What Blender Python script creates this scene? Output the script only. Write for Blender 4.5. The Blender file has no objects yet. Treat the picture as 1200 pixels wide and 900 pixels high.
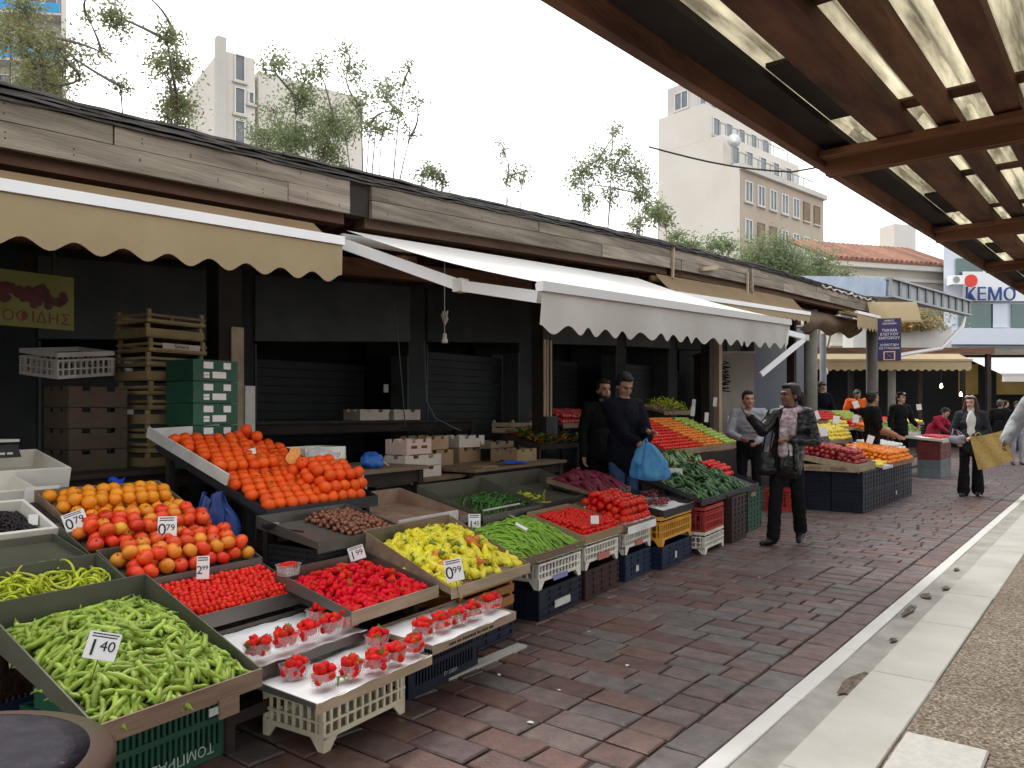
import bpy, bmesh, math, random
import numpy as np
from mathutils import Vector, Matrix, noise as mnoise
R = math.radians
rng = random.Random(7)
scene = bpy.context.scene
COL = scene.collection

# ---------------------------------------------------------------- camera, sky, sun, exposure
cam_data = bpy.data.cameras.new('camera')
cam = bpy.data.objects.new('camera', cam_data)
COL.objects.link(cam)
cam.location = (0, 0, 1.36)
cam.rotation_euler = (R(90), 0, 0)
cam_data.sensor_width = 36
cam_data.lens = 27
cam_data.shift_y = 34 / 1200
cam_data.clip_start = 0.05
cam_data.clip_end = 2000
scene.camera = cam

SUN_EL, SUN_AZ = R(52), R(-28)          # azimuth from +Y (view direction), negative to the west side
world = bpy.data.worlds.new('World')
scene.world = world
world.use_nodes = True
wn = world.node_tree
wn.nodes.clear()
sky = wn.nodes.new('ShaderNodeTexSky')
sky.sky_type = 'NISHITA'
sky.sun_disc = False
sky.sun_elevation = SUN_EL
sky.sun_rotation = SUN_AZ
sky.air_density = 1.0
sky.dust_density = 6.0
sky.ozone_density = 1.0
# overcast: the blue of the clear sky is bleached to the white of an even cloud layer
hs = wn.nodes.new('ShaderNodeHueSaturation')
hs.inputs['Saturation'].default_value = 0.08
wmix = wn.nodes.new('ShaderNodeMix')
wmix.data_type = 'RGBA'
wmix.inputs[0].default_value = 0.5
wmix.inputs[7].default_value = (14, 14.2, 14.6, 1)
bg = wn.nodes.new('ShaderNodeBackground')
bg.inputs['Strength'].default_value = 0.12
wo = wn.nodes.new('ShaderNodeOutputWorld')
wn.links.new(sky.outputs[0], hs.inputs['Color'])
wn.links.new(hs.outputs[0], wmix.inputs[6])
wn.links.new(wmix.outputs[2], bg.inputs['Color'])
wn.links.new(bg.outputs[0], wo.inputs[0])

sun_d = bpy.data.lights.new('sun', 'SUN')
sun_d.energy = 1.5
sun_d.angle = R(14)
sun_d.color = (1.0, 0.97, 0.92)
sun = bpy.data.objects.new('sun', sun_d)
COL.objects.link(sun)
sdir = Vector((math.sin(SUN_AZ) * math.cos(SUN_EL), math.cos(SUN_AZ) * math.cos(SUN_EL), math.sin(SUN_EL)))
sun.rotation_euler = sdir.to_track_quat('Z', 'Y').to_euler()

scene.view_settings.view_transform = 'Standard'
scene.view_settings.look = 'None'
scene.view_settings.gamma = 1.0
scene.view_settings.use_curve_mapping = False
scene.view_settings.exposure = 0.88
scene.render.engine = 'CYCLES'
scene.cycles.use_denoising = True
scene.cycles.max_bounces = 6
scene.cycles.diffuse_bounces = 4
scene.cycles.glossy_bounces = 2
scene.cycles.transmission_bounces = 4
scene.cycles.transparent_max_bounces = 6
scene.cycles.caustics_reflective = False
scene.cycles.caustics_refractive = False
scene.cycles.sample_clamp_indirect = 4

# ---------------------------------------------------------------- frames of the place
class Frame:
    """x runs along the street, y away from the kerb to the stalls, z up."""
    def __init__(self, ox, oy, deg):
        self.o = Vector((ox, oy, 0)); self.rz = R(90 - deg)
        self.a = Vector((math.sin(R(deg)), math.cos(R(deg)), 0))
        self.b = Vector((-math.cos(R(deg)), math.sin(R(deg)), 0))
    def p(self, s, t, z=0.0):
        return self.o + self.a * s + self.b * t + Vector((0, 0, z))
    def inv(self, v):
        d = Vector((v[0], v[1], 0)) - self.o
        return d.dot(self.a), d.dot(self.b)
FA = Frame(0, 0, 32)                 # the fruit stalls
FK = Frame(1.77, 4.28, 38.4)         # the kerb, the roofs and the back wall
def at(px, py, Y):                   # a pixel of the photograph at a known distance
    return Vector(((px - 600) / 900 * Y, Y, 1.36 - (py - 484) / 900 * Y))
def ground(px, py, z=0.0):
    return at(px, py, 900 * (1.36 - z) / (py - 484))

# ---------------------------------------------------------------- materials
MATS = {}
def nd(nt, t, **kw):
    n = nt.nodes.new(t)
    for k, v in kw.items():
        n.inputs[k].default_value = v
    return n
def mat(name, col, rough=0.6, col2=None, scale=8.0, amt=0.5, bump=0.0, bscale=None, metal=0.0, spec=0.35, rnd=0.0,
        island=False, trans=0.0, sss=0.0, coord='Object', alpha=1.0, stretch=None, col3=None, emit=None, estr=0.0,
        transl=0.0, detail=5.0, coat=0.0, back=None, mscale=None):
    if name in MATS: return MATS[name]
    m = bpy.data.materials.new(name); m.use_nodes = True; nt = m.node_tree
    bs = nt.nodes['Principled BSDF']; out = nt.nodes['Material Output']
    bs.inputs['Roughness'].default_value = rough
    bs.inputs['Metallic'].default_value = metal
    bs.inputs['Specular IOR Level'].default_value = spec
    bs.inputs['Coat Weight'].default_value = coat
    if trans: bs.inputs['Transmission Weight'].default_value = trans
    if alpha < 1: bs.inputs['Alpha'].default_value = alpha
    if sss:
        bs.inputs['Subsurface Weight'].default_value = sss
        bs.inputs['Subsurface Radius'].default_value = (0.02, 0.008, 0.004)
        bs.inputs['Subsurface Scale'].default_value = 0.3
    c4 = lambda c: (c[0], c[1], c[2], 1)
    tc = nt.nodes.new('ShaderNodeTexCoord')
    src = tc.outputs[coord]
    if coord == 'World':
        pass
    if stretch or rnd:
        mp = nt.nodes.new('ShaderNodeMapping')
        if stretch: mp.inputs['Scale'].default_value = stretch
        nt.links.new(src, mp.inputs['Vector'])
        if rnd:
            oi = nt.nodes.new('ShaderNodeObjectInfo')
            sc_ = nt.nodes.new('ShaderNodeVectorMath'); sc_.operation = 'SCALE'
            cb = nt.nodes.new('ShaderNodeCombineXYZ')
            for i in range(3): nt.links.new(oi.outputs['Random'], cb.inputs[i])
            nt.links.new(cb.outputs[0], sc_.inputs[0]); sc_.inputs['Scale'].default_value = 37.0
            nt.links.new(sc_.outputs[0], mp.inputs['Location'])
        src = mp.outputs[0]
    base = None
    if col2 is not None:
        no = nd(nt, 'ShaderNodeTexNoise', Scale=scale, Detail=detail, Roughness=0.6)
        nt.links.new(src, no.inputs['Vector'])
        rp = nt.nodes.new('ShaderNodeValToRGB')
        lo, hi = 0.5 - 0.28 * (1.2 - amt), 0.5 + 0.28 * (1.2 - amt)
        rp.color_ramp.elements[0].position = lo; rp.color_ramp.elements[0].color = c4(col)
        rp.color_ramp.elements[1].position = hi; rp.color_ramp.elements[1].color = c4(col2)
        if col3 is not None:
            e = rp.color_ramp.elements.new(min(0.99, hi + 0.09)); e.color = c4(col3)
        nt.links.new(no.outputs[0], rp.inputs[0])
        base = rp.outputs[0]
    if rnd:
        hv = nt.nodes.new('ShaderNodeHueSaturation')
        oi2 = nt.nodes.new('ShaderNodeNewGeometry' if island else 'ShaderNodeObjectInfo')
        ro = oi2.outputs['Random Per Island'] if island else oi2.outputs['Random']
        mr = nd(nt, 'ShaderNodeMapRange'); mr.inputs[3].default_value = 1 - rnd; mr.inputs[4].default_value = 1 + rnd * 0.8
        nt.links.new(ro, mr.inputs[0]); nt.links.new(mr.outputs[0], hv.inputs['Value'])
        wn_ = nt.nodes.new('ShaderNodeTexWhiteNoise'); wn_.noise_dimensions = '1D'
        nt.links.new(ro, wn_.inputs['W'])
        mr2 = nd(nt, 'ShaderNodeMapRange'); mr2.inputs[3].default_value = 0.5 - rnd * 0.02; mr2.inputs[4].default_value = 0.5 + rnd * 0.03
        nt.links.new(wn_.outputs[0], mr2.inputs[0]); nt.links.new(mr2.outputs[0], hv.inputs['Hue'])
        if base is not None: nt.links.new(base, hv.inputs['Color'])
        else: hv.inputs['Color'].default_value = c4(col)
        base = hv.outputs[0]
    if base is not None: nt.links.new(base, bs.inputs['Base Color'])
    else: bs.inputs['Base Color'].default_value = c4(col)
    if bump:
        bn = nd(nt, 'ShaderNodeTexNoise', Scale=bscale or scale * 3, Detail=4.0)
        nt.links.new(src, bn.inputs['Vector'])
        bp = nd(nt, 'ShaderNodeBump', Strength=bump, Distance=0.01)
        nt.links.new(bn.outputs[0], bp.inputs['Height'])
        nt.links.new(bp.outputs[0], bs.inputs['Normal'])
    if emit is not None:
        bs.inputs['Emission Color'].default_value = c4(emit); bs.inputs['Emission Strength'].default_value = estr
    if transl:
        tr = nt.nodes.new('ShaderNodeBsdfTranslucent'); mx = nt.nodes.new('ShaderNodeMixShader')
        mx.inputs[0].default_value = transl
        if base is not None: nt.links.new(base, tr.inputs[0])
        else: tr.inputs[0].default_value = c4(col)
        nt.links.new(bs.outputs[0], mx.inputs[1]); nt.links.new(tr.outputs[0], mx.inputs[2])
        nt.links.new(mx.outputs[0], out.inputs[0])
    MATS[name] = m
    return m

# ---------------------------------------------------------------- mesh builder
class MB:
    def __init__(self): self.v = []; self.f = []; self.mi = []; self.m = 0
    def add(self, vs, fs, mi=None):
        o = len(self.v); self.v += [tuple(x) for x in vs]
        for f in fs: self.f.append(tuple(i + o for i in f)); self.mi.append(self.m if mi is None else mi)
        return self
    def box(self, x0, x1, y0, y1, z0, z1):
        return self.add([(x0,y0,z0),(x1,y0,z0),(x1,y1,z0),(x0,y1,z0),(x0,y0,z1),(x1,y0,z1),(x1,y1,z1),(x0,y1,z1)],
                        [(0,3,2,1),(4,5,6,7),(0,1,5,4),(1,2,6,5),(2,3,7,6),(3,0,4,7)])
    def hexa(self, p):                # eight points: bottom ring then top ring
        return self.add(p, [(0,3,2,1),(4,5,6,7),(0,1,5,4),(1,2,6,5),(2,3,7,6),(3,0,4,7)])
    def bar(self, p, q, w, h, up=(0,0,1)):      # a straight bar of section w x h between two points
        p, q = Vector(p), Vector(q); d = (q - p).normalized(); up = Vector(up)
        if abs(d.dot(up)) > 0.98: up = Vector((1, 0, 0))
        x = d.cross(up).normalized() * (w / 2); y = x.cross(d).normalized() * (h / 2)
        return self.hexa([p-x-y, p+x-y, q+x-y, q-x-y, p-x+y, p+x+y, q+x+y, q-x+y])
    def tube(self, pts, rad, n=8, cap=True):
        pts = [Vector(p) for p in pts]; k = len(pts)
        if not hasattr(rad, '__len__'): rad = [rad] * k
        vs = []; fs = []; prev = None
        for i in range(k):
            d = (pts[min(i+1, k-1)] - pts[max(i-1, 0)])
            d = d.normalized() if d.length > 1e-9 else Vector((0, 0, 1))
            if prev is None:
                u = d.cross(Vector((0, 0, 1)))
                if u.length < 0.1: u = d.cross(Vector((0, 1, 0)))
            else: u = prev - d * prev.dot(d)
            u.normalize(); prev = u; w = d.cross(u)
            for j in range(n):
                a = 2 * math.pi * j / n
                vs.append(pts[i] + (u * math.cos(a) + w * math.sin(a)) * rad[i])
        for i in range(k - 1):
            for j in range(n):
                fs.append((i*n+j, i*n+(j+1) % n, (i+1)*n+(j+1) % n, (i+1)*n+j))
        if cap:
            fs.append(tuple(range(n-1, -1, -1))); fs.append(tuple((k-1)*n + j for j in range(n)))
        return self.add(vs, fs)
    def lathe(self, prof, n=12, c=(0,0,0), sx=1, sy=1):   # profile of (radius, z)
        k = len(prof); vs = []; fs = []
        for r, z in prof:
            for j in range(n):
                a = 2 * math.pi * j / n
                vs.append((c[0] + r*sx*math.cos(a), c[1] + r*sy*math.sin(a), c[2] + z))
        for i in range(k-1):
            for j in range(n):
                fs.append((i*n+j, i*n+(j+1) % n, (i+1)*n+(j+1) % n, (i+1)*n+j))
        if prof[0][0] > 1e-4: fs.append(tuple(range(n-1, -1, -1)))
        if prof[-1][0] > 1e-4: fs.append(tuple((k-1)*n + j for j in range(n)))
        return self.add(vs, fs)
    def grid(self, fn, nu, nv):       # fn(u, v) -> point
        vs = [fn(i / nu, j / nv) for j in range(nv + 1) for i in range(nu + 1)]
        fs = [(j*(nu+1)+i, j*(nu+1)+i+1, (j+1)*(nu+1)+i+1, (j+1)*(nu+1)+i) for j in range(nv) for i in range(nu)]
        return self.add(vs, fs)
    def mesh_in(self, me, M):
        self.add([M @ v.co for v in me.vertices], [tuple(p.vertices) for p in me.polygons])
        return self
    def mesh(self, name, mats, smooth=False):
        me = bpy.data.meshes.new(name)
        me.from_pydata(self.v, [], self.f)
        if not isinstance(mats, (list, tuple)): mats = [mats]
        for m in mats: me.materials.append(m)
        if len(mats) > 1: me.polygons.foreach_set('material_index', self.mi)
        if smooth: me.polygons.foreach_set('use_smooth', [True] * len(me.polygons))
        me.update()
        return me
    def build(self, name, mats, parent=None, smooth=False, loc=None, rz=None):
        return link(name, self.mesh(name, mats, smooth), parent, loc, rz)

def link(name, me, parent=None, loc=None, rz=None, M=None):
    o = bpy.data.objects.new(name, me); COL.objects.link(o)
    if parent is not None: o.parent = parent
    if loc is not None: o.location = loc
    if rz is not None: o.rotation_euler = (0, 0, rz)
    if M is not None: o.matrix_local = M
    return o
def tag(o, label=None, cat=None, group=None, kind=None):
    if label: o['label'] = label
    if cat: o['category'] = cat
    if group: o['group'] = group
    if kind: o['kind'] = kind
    return o
def thing(name, label, cat, loc=(0,0,0), rz=0.0, group=None):
    o = bpy.data.objects.new(name, None); COL.objects.link(o)
    o.empty_display_size = 0.1
    o.location = loc; o.rotation_euler = (0, 0, rz)
    return tag(o, label, cat, group)
def copy_tree(o, parent=None, loc=None, rz=None, label=None, group=None):
    c = o.copy(); COL.objects.link(c); c.parent = parent
    if loc is not None: c.location = loc
    if rz is not None: c.rotation_euler = (0, 0, rz)
    if label: c['label'] = label
    if group: c['group'] = group
    for ch in list(o.children):
        copy_tree(ch, c)
    return c
def text(name, body, size, mt, parent, M, align='CENTER', extrude=0.0006, spacing=1.0):
    cu = bpy.data.curves.new(name, 'FONT'); cu.body = body; cu.size = size
    cu.align_x = align; cu.align_y = 'CENTER'; cu.extrude = extrude; cu.space_character = spacing
    cu.resolution_u = 3
    cu.materials.append(mt)
    o = bpy.data.objects.new(name, cu); COL.objects.link(o)
    TEXTS.append((o, name, parent, M))
    return o
TEXTS = []
def scratch_graph(tmp):
    with bpy.context.temp_override(scene=tmp, view_layer=tmp.view_layers[0]):
        dg = bpy.context.evaluated_depsgraph_get()
    dg.update()
    return dg
def texts_to_mesh():
    tmp = bpy.data.scenes.new('scratch')
    for o, *_ in TEXTS: COL.objects.unlink(o); tmp.collection.objects.link(o)
    dg = scratch_graph(tmp)
    for o, name, parent, M in TEXTS:
        me = bpy.data.meshes.new_from_object(o.evaluated_get(dg)); me.name = name
        n = bpy.data.objects.new(name, me); COL.objects.link(n); n.parent = parent; n.matrix_local = M
    for o, *_ in TEXTS:
        cu = o.data; bpy.data.objects.remove(o); bpy.data.curves.remove(cu)
    bpy.data.scenes.remove(tmp); TEXTS.clear()
# ================================================================ ground, street, kerb
m_joint = mat('joint_sand', (0.022, 0.018, 0.015), 0.95, (0.07, 0.06, 0.05), scale=3, amt=0.6, col3=(0.42, 0.38, 0.33), coord='Object', bump=0.4, bscale=60)
def paver_mat(name, island):
    m = bpy.data.materials.new(name); m.use_nodes = True; nt = m.node_tree; bs = nt.nodes['Principled BSDF']
    bs.inputs['Roughness'].default_value = 0.5; bs.inputs['Specular IOR Level'].default_value = 0.45
    src = nt.nodes.new('ShaderNodeNewGeometry' if island else 'ShaderNodeObjectInfo')
    rp = nt.nodes.new('ShaderNodeValToRGB'); cr = rp.color_ramp; cr.interpolation = 'CONSTANT'
    cols = [(.125, .066, .054), (.115, .073, .065), (.14, .082, .068), (.105, .07, .066), (.135, .098, .088), (.115, .095, .09), (.15, .11, .098), (.11, .063, .055), (.13, .11, .106)]
    cr.elements[0].color = cols[0] + (1,); cr.elements[1].position = .94; cr.elements[1].color = cols[1] + (1,)
    for i, c in enumerate(cols[2:]): e = cr.elements.new(.12*(i + 1)); e.color = c + (1,)
    nt.links.new(src.outputs['Random Per Island' if island else 'Random'], rp.inputs[0])
    tc = nt.nodes.new('ShaderNodeTexCoord'); geo = nt.nodes.new('ShaderNodeNewGeometry')
    no = nd(nt, 'ShaderNodeTexNoise', Scale=9.0, Detail=7.0, Roughness=.65); nt.links.new(geo.outputs['Position'], no.inputs['Vector'])
    r2 = nt.nodes.new('ShaderNodeValToRGB'); r2.color_ramp.elements[0].position = .3; r2.color_ramp.elements[0].color = (.6, .58, .57, 1); r2.color_ramp.elements[1].position = .72; r2.color_ramp.elements[1].color = (1.35, 1.34, 1.34, 1)
    nt.links.new(no.outputs[0], r2.inputs[0])
    mx = nt.nodes.new('ShaderNodeMix'); mx.data_type = 'RGBA'; mx.blend_type = 'MULTIPLY'; mx.inputs[0].default_value = 1
    nt.links.new(rp.outputs[0], mx.inputs[6]); nt.links.new(r2.outputs[0], mx.inputs[7]); nt.links.new(mx.outputs[2], bs.inputs['Base Color'])
    rr_ = nd(nt, 'ShaderNodeMapRange'); rr_.inputs[3].default_value = .68; rr_.inputs[4].default_value = .36; nt.links.new(no.outputs[0], rr_.inputs[0]); nt.links.new(rr_.outputs[0], bs.inputs['Roughness'])
    bn = nd(nt, 'ShaderNodeTexNoise', Scale=55.0, Detail=4.0); nt.links.new(geo.outputs['Position'], bn.inputs['Vector'])
    bp = nd(nt, 'ShaderNodeBump', Strength=.4, Distance=.01); nt.links.new(bn.outputs[0], bp.inputs['Height']); nt.links.new(bp.outputs[0], bs.inputs['Normal'])
    return m
m_paver = paver_mat('paver', False); m_paver_far = paver_mat('paver_far', True)
m_ground = mat('ground', (0.12, 0.11, 0.10), 0.95, (0.2, 0.18, 0.16), scale=0.6)
m_marble = mat('marble_strip', (0.56, 0.54, 0.5), 0.55, (0.68, 0.67, 0.64), scale=3, amt=0.4, bump=0.08, bscale=30, col3=(0.5, 0.47, 0.43))
m_gutter = mat('gutter_concrete', (0.25, 0.235, 0.21), 0.9, (0.4, 0.38, 0.35), scale=4, amt=0.55, bump=0.5, bscale=50, detail=8)
m_hole = mat('broken_concrete', (0.07, 0.055, 0.042), 1.0, (0.22, 0.18, 0.14), scale=25, bump=1.0, bscale=60)
m_slab = mat('kerb_stone', (0.36, 0.345, 0.31), 0.8, (0.47, 0.455, 0.42), scale=2.2, amt=0.35, bump=0.35, bscale=70, col3=(0.3, 0.275, 0.24), detail=8)
m_side = mat('kerb_slab_grey', (0.4, 0.385, 0.36), 0.85, (0.5, 0.48, 0.45), scale=30, amt=0.5, bump=0.3, bscale=120)

def aggregate():
    m = bpy.data.materials.new('exposed_aggregate'); m.use_nodes = True; nt = m.node_tree
    bs = nt.nodes['Principled BSDF']; bs.inputs['Roughness'].default_value = 0.85
    tc = nt.nodes.new('ShaderNodeTexCoord')
    vo = nd(nt, 'ShaderNodeTexVoronoi', Scale=95.0); nt.links.new(tc.outputs['Object'], vo.inputs['Vector'])
    rp = nt.nodes.new('ShaderNodeValToRGB'); cr = rp.color_ramp
    cr.elements[0].position = 0.0; cr.elements[0].color = (0.06, 0.05, 0.04, 1)
    cr.elements[1].position = 1.0; cr.elements[1].color = (0.4, 0.35, 0.28, 1)
    for p, c in ((0.25, (0.13, 0.095, 0.068, 1)), (0.5, (0.19, 0.15, 0.105, 1)), (0.75, (0.25, 0.2, 0.145, 1))):
        e = cr.elements.new(p); e.color = c
    sp = nt.nodes.new('ShaderNodeSeparateColor'); nt.links.new(vo.outputs['Color'], sp.inputs[0])
    nt.links.new(sp.outputs[0], rp.inputs[0])
    no = nd(nt, 'ShaderNodeTexNoise', Scale=1.7, Detail=4.0); nt.links.new(tc.outputs['Object'], no.inputs['Vector'])
    mx = nt.nodes.new('ShaderNodeMix'); mx.data_type = 'RGBA'; mx.blend_type = 'MULTIPLY'; mx.inputs[0].default_value = 0.6
    r2 = nt.nodes.new('ShaderNodeValToRGB'); r2.color_ramp.elements[0].position = 0.35; r2.color_ramp.elements[1].position = 0.65
    r2.color_ramp.elements[0].color = (0.55, 0.5, 0.45, 1); r2.color_ramp.elements[1].color = (1, 1, 1, 1)
    nt.links.new(no.outputs[0], r2.inputs[0]); nt.links.new(rp.outputs[0], mx.inputs[6]); nt.links.new(r2.outputs[0], mx.inputs[7])
    nt.links.new(mx.outputs[2], bs.inputs['Base Color'])
    bp = nd(nt, 'ShaderNodeBump', Strength=0.8, Distance=0.006); bp.invert = True
    nt.links.new(vo.outputs['Distance'], bp.inputs['Height']); nt.links.new(bp.outputs[0], bs.inputs['Normal'])
    return m
m_agg = aggregate()

g = MB().add([(-500,-500,-0.06),(500,-500,-0.06),(500,900,-0.06),(-500,900,-0.06)], [(0,1,2,3)]).build('ground', m_ground)
tag(g, 'wide bare ground under the market and the town', 'ground', kind='structure')
street = MB().box(-8, 60, -0.02, 9, -0.05, -0.013).build('street', m_joint, loc=FK.o, rz=FK.rz)
tag(street, 'paved market lane of brown stone setts with sandy joints', 'street', kind='structure')

def paver_mesh(l, w, seed):
    r = random.Random(seed); j = lambda a: r.uniform(-a, a)
    h, c = 0.05, 0.007
    bot = [(-l/2,-w/2),(l/2,-w/2),(l/2,w/2),(-l/2,w/2)]
    bot = [(x + j(.006), y + j(.006)) for x, y in bot]
    m = MB()
    cx = sum(p[0] for p in bot)/4; cy = sum(p[1] for p in bot)/4
    def ring(k, z): return [(x - math.copysign(k, x-cx), y - math.copysign(k, y-cy), z + j(.0012)) for x, y in bot]
    vs = ring(0, -h) + ring(0, -c) + ring(c, 0)
    fs = [(8,9,10,11)] + [(a*4+i, a*4+(i+1)%4, a*4+4+(i+1)%4, a*4+4+i) for a in (0, 1) for i in range(4)]
    return m.add(vs, fs)
LP, WP = 0.315, 0.175       # paver length runs across the street, width along it
pv = [paver_mesh(WP - 0.015, LP - 0.015, k).mesh('paver', m_paver) for k in range(6)]
pvs = [paver_mesh(WP - 0.015, LP * 0.66 - 0.015, 30 + k).mesh('paver', m_paver) for k in range(4)]
pvb = [paver_mesh(0.30 - 0.012, 0.2 - 0.012, 60 + k).mesh('paver', m_paver) for k in range(4)]
cand = []
s = -4.6; row = 0
while s < 42:
    t = 0.2 + rng.uniform(0, 0.25) * 0 + (0.0 if row % 2 else -0.0)
    first = True
    off = rng.uniform(0, LP)
    w = 0.21 + WP * 0 + LP * 0
    tt = 0.205
    if off > 0.1:
        cand.append((s, tt + min(off, LP * .66) / 2, 'cut', min(off, LP * .66))); tt += min(off, LP * .66)
    while tt < 7.5:
        ln = LP if rng.random() > 0.22 else LP * 0.66
        cand.append((s, tt + ln / 2, 'full' if ln == LP else 'short', ln)); tt += ln
    s += WP; row += 1
sb = -4.6
while sb < 42:
    cand.append((sb + 0.15, 0.1, 'border', 0.2)); sb += 0.3
def inview(s, t):
    p = FK.p(s, t)
    if p.y < 2.0: return -1
    px = 600 + 900 * p.x / p.y; py = 484 + 900 * 1.36 / p.y
    if px < 190 or px > 1230 or py > 925: return -1
    sA, tA = FA.inv(p)
    if tA > 2.55 and s < 9: return 0.001 / p.y
    return 1 / p.length
cand.sort(key=lambda c: -inview(c[0], c[1]))
cutm = {}
far = MB()
tilt = lambda: Matrix.Rotation(rng.gauss(0, .006), 4, 'X') @ Matrix.Rotation(rng.gauss(0, .006), 4, 'Y')
npv = 0
for s, t, kind, ln in cand:
    zz = rng.uniform(-.003, .002)
    if kind == 'cut':
        key = round(ln, 2)
        if key not in cutm: cutm[key] = paver_mesh(WP - .012, max(.04, key - .012), int(key * 100) + 200).mesh('paver', m_paver)
        me = cutm[key]
    else: me = rng.choice({'full': pv, 'short': pvs, 'border': pvb}[kind])
    M = Matrix.Translation((s, t, zz)) @ tilt() @ Matrix.Rotation(rng.gauss(0, .012), 4, 'Z')
    if npv < 300 and inview(s, t) > 0.02:
        link('paver', me, street, M=M); npv += 1
    elif inview(s, t) > 0.0 or t < 4:
        far.mesh_in(me, M)
o = far.build('paver_field', m_paver_far, street); o['kind'] = 'stuff'

# litter: scraps of leaf and paper on the setts
m_scrap = mat('paper_scrap', (0.7, 0.68, 0.63), 0.9)
m_leafscrap = mat('leaf_scrap', (0.1, 0.2, 0.05), 0.8)
for i, (px, py, k) in enumerate(((585, 791, 0), (655, 809, 0), (622, 847, 0), (735, 780, 0), (560, 762, 1), (890, 677, 0), (1010, 640, 0), (470, 845, 1), (690, 740, 0))):
    p = ground(px, py, 0.004)
    m = MB(); r = random.Random(i); k0 = 6
    pts = [(0.016*r.uniform(.5,1.2)*math.cos(2*math.pi*q/k0), 0.011*r.uniform(.5,1.2)*math.sin(2*math.pi*q/k0), 0.003*r.random()) for q in range(k0)]
    m.add(pts + [(x, y, z + .002) for x, y, z in pts], [tuple(range(k0-1,-1,-1)), tuple(range(k0, 2*k0))] + [(q, (q+1)%k0, k0+(q+1)%k0, k0+q) for q in range(k0)])
    o = m.build('leaf_scrap' if k else 'paper_scrap', m_leafscrap if k else m_scrap, loc=p, rz=r.uniform(0, 6))
    tag(o, 'small green leaf scrap lying on the brown setts' if k else 'tiny white paper scrap lying on the brown setts', 'litter', 'scraps on the setts')

# kerb: marble strip, broken concrete gutter, stone kerb slabs, aggregate pavement
kerb = thing('kerb', 'pale stone kerb with white marble strip and broken concrete gutter', 'kerb', FK.o, FK.rz)
kerb['kind'] = 'structure'
def slab(m, x0, x1, y0, y1, z0, z1, c=.006, jit=0.0, seed=0):
    r = random.Random(seed); q = lambda: r.uniform(-jit, jit)
    P = [(x0+q(),y0+q()),(x1+q(),y0+q()),(x1+q(),y1+q()),(x0+q(),y1+q())]
    cx, cy = (x0+x1)/2, (y0+y1)/2
    vs = [(x,y,z0) for x,y in P] + [(x,y,z1-c) for x,y in P] + [(x-math.copysign(c,x-cx), y-math.copysign(c,y-cy), z1) for x,y in P]
    return m.add(vs, [(0,3,2,1),(8,9,10,11)] + [(a*4+i, a*4+(i+1)%4, a*4+4+(i+1)%4, a*4+4+i) for a in (0,1) for i in range(4)])
s = -5.3; k = 0
while s < 40:
    ln = (1.15, 0.95, 1.3)[k % 3]
    slab(MB(), s + .002, s + ln - .002, -0.088, -0.003, -0.05, 0.006, .004, .002, k).build('marble_strip', m_marble, kerb); s += ln; k += 1
# gutter: one uneven concrete bed, with a broken edge
def gut(u, v):
    s = -6 + u * 46; t = -0.09 - v * 0.2
    n = mnoise.noise((s * 1.7, t * 6, 0.3)) * 0.006
    return (s, t, 0.001 + n - 0.006 * math.sin(v * math.pi))
MB().grid(gut, 460, 5).build('gutter_bed', m_gutter, kerb, smooth=True)
for i, (px, py, rx, ry) in enumerate(((1000, 803, .13, .026), (1065, 716, .12, .015), (1085, 699, .06, .02), (1046, 751, .03, .012), (1108, 690, .06, .012), (1165, 645, .08, .012), (1120, 668, .05, .012))):
    p = ground(px, py, 0.0); s_, t_ = FK.inv(p)
    r = random.Random(i); k0 = 12; m = MB()
    rim = []; inn = []
    for q in range(k0):
        a = 2*math.pi*q/k0; f = r.uniform(.7, 1.25)
        rim.append((rx*1.5*f*math.cos(a), ry*1.7*f*math.sin(a), .0085)); inn.append((rx*f*.6*math.cos(a), ry*f*.6*math.sin(a), .002 + .006*r.random()))
    m.add(rim + inn + [(0, 0, .003)], [(q, (q+1)%k0, k0+(q+1)%k0, k0+q) for q in range(k0)] + [(k0+q, k0+(q+1)%k0, 2*k0) for q in range(k0)])
    m.build('broken_patch', m_hole, kerb, loc=(s_, t_, .001))
s = -5.1; k = 0
while s < 40:
    ln = (1.35, 1.2, 1.0)[k % 3]
    slab(MB(), s + .003, s + ln - .003, -0.56, -0.262, -0.05, 0.035, .006, .003, k + 9).build('kerb_slab', m_slab, kerb); s += ln; k += 1
pave = MB().box(-9, 60, -9, -0.565, -0.05, 0.031).build('pavement', m_agg, loc=FK.o, rz=FK.rz)
tag(pave, 'raised pavement of exposed brown pebble aggregate', 'pavement', kind='structure')
p = FK.inv(ground(1060, 890, .07))
slab(MB(), -3.6, -0.95, -0.87, -0.575, -0.04, 0.045, .006, .002, 3).build('edge_slab', m_side, pave)

# a pale stone edging and bare dirt showing between the crates
a_, b_ = ground(520, 796), ground(612, 757)
MB().bar(a_ + Vector((0, 0, .002)), b_ + Vector((0, 0, .002)), .07, .02).build('stone_edging', m_slab, None)
o = bpy.data.objects['stone_edging']; tag(o, 'short pale stone edging set among the setts beside the navy crate', 'edging', kind='structure')
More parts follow.
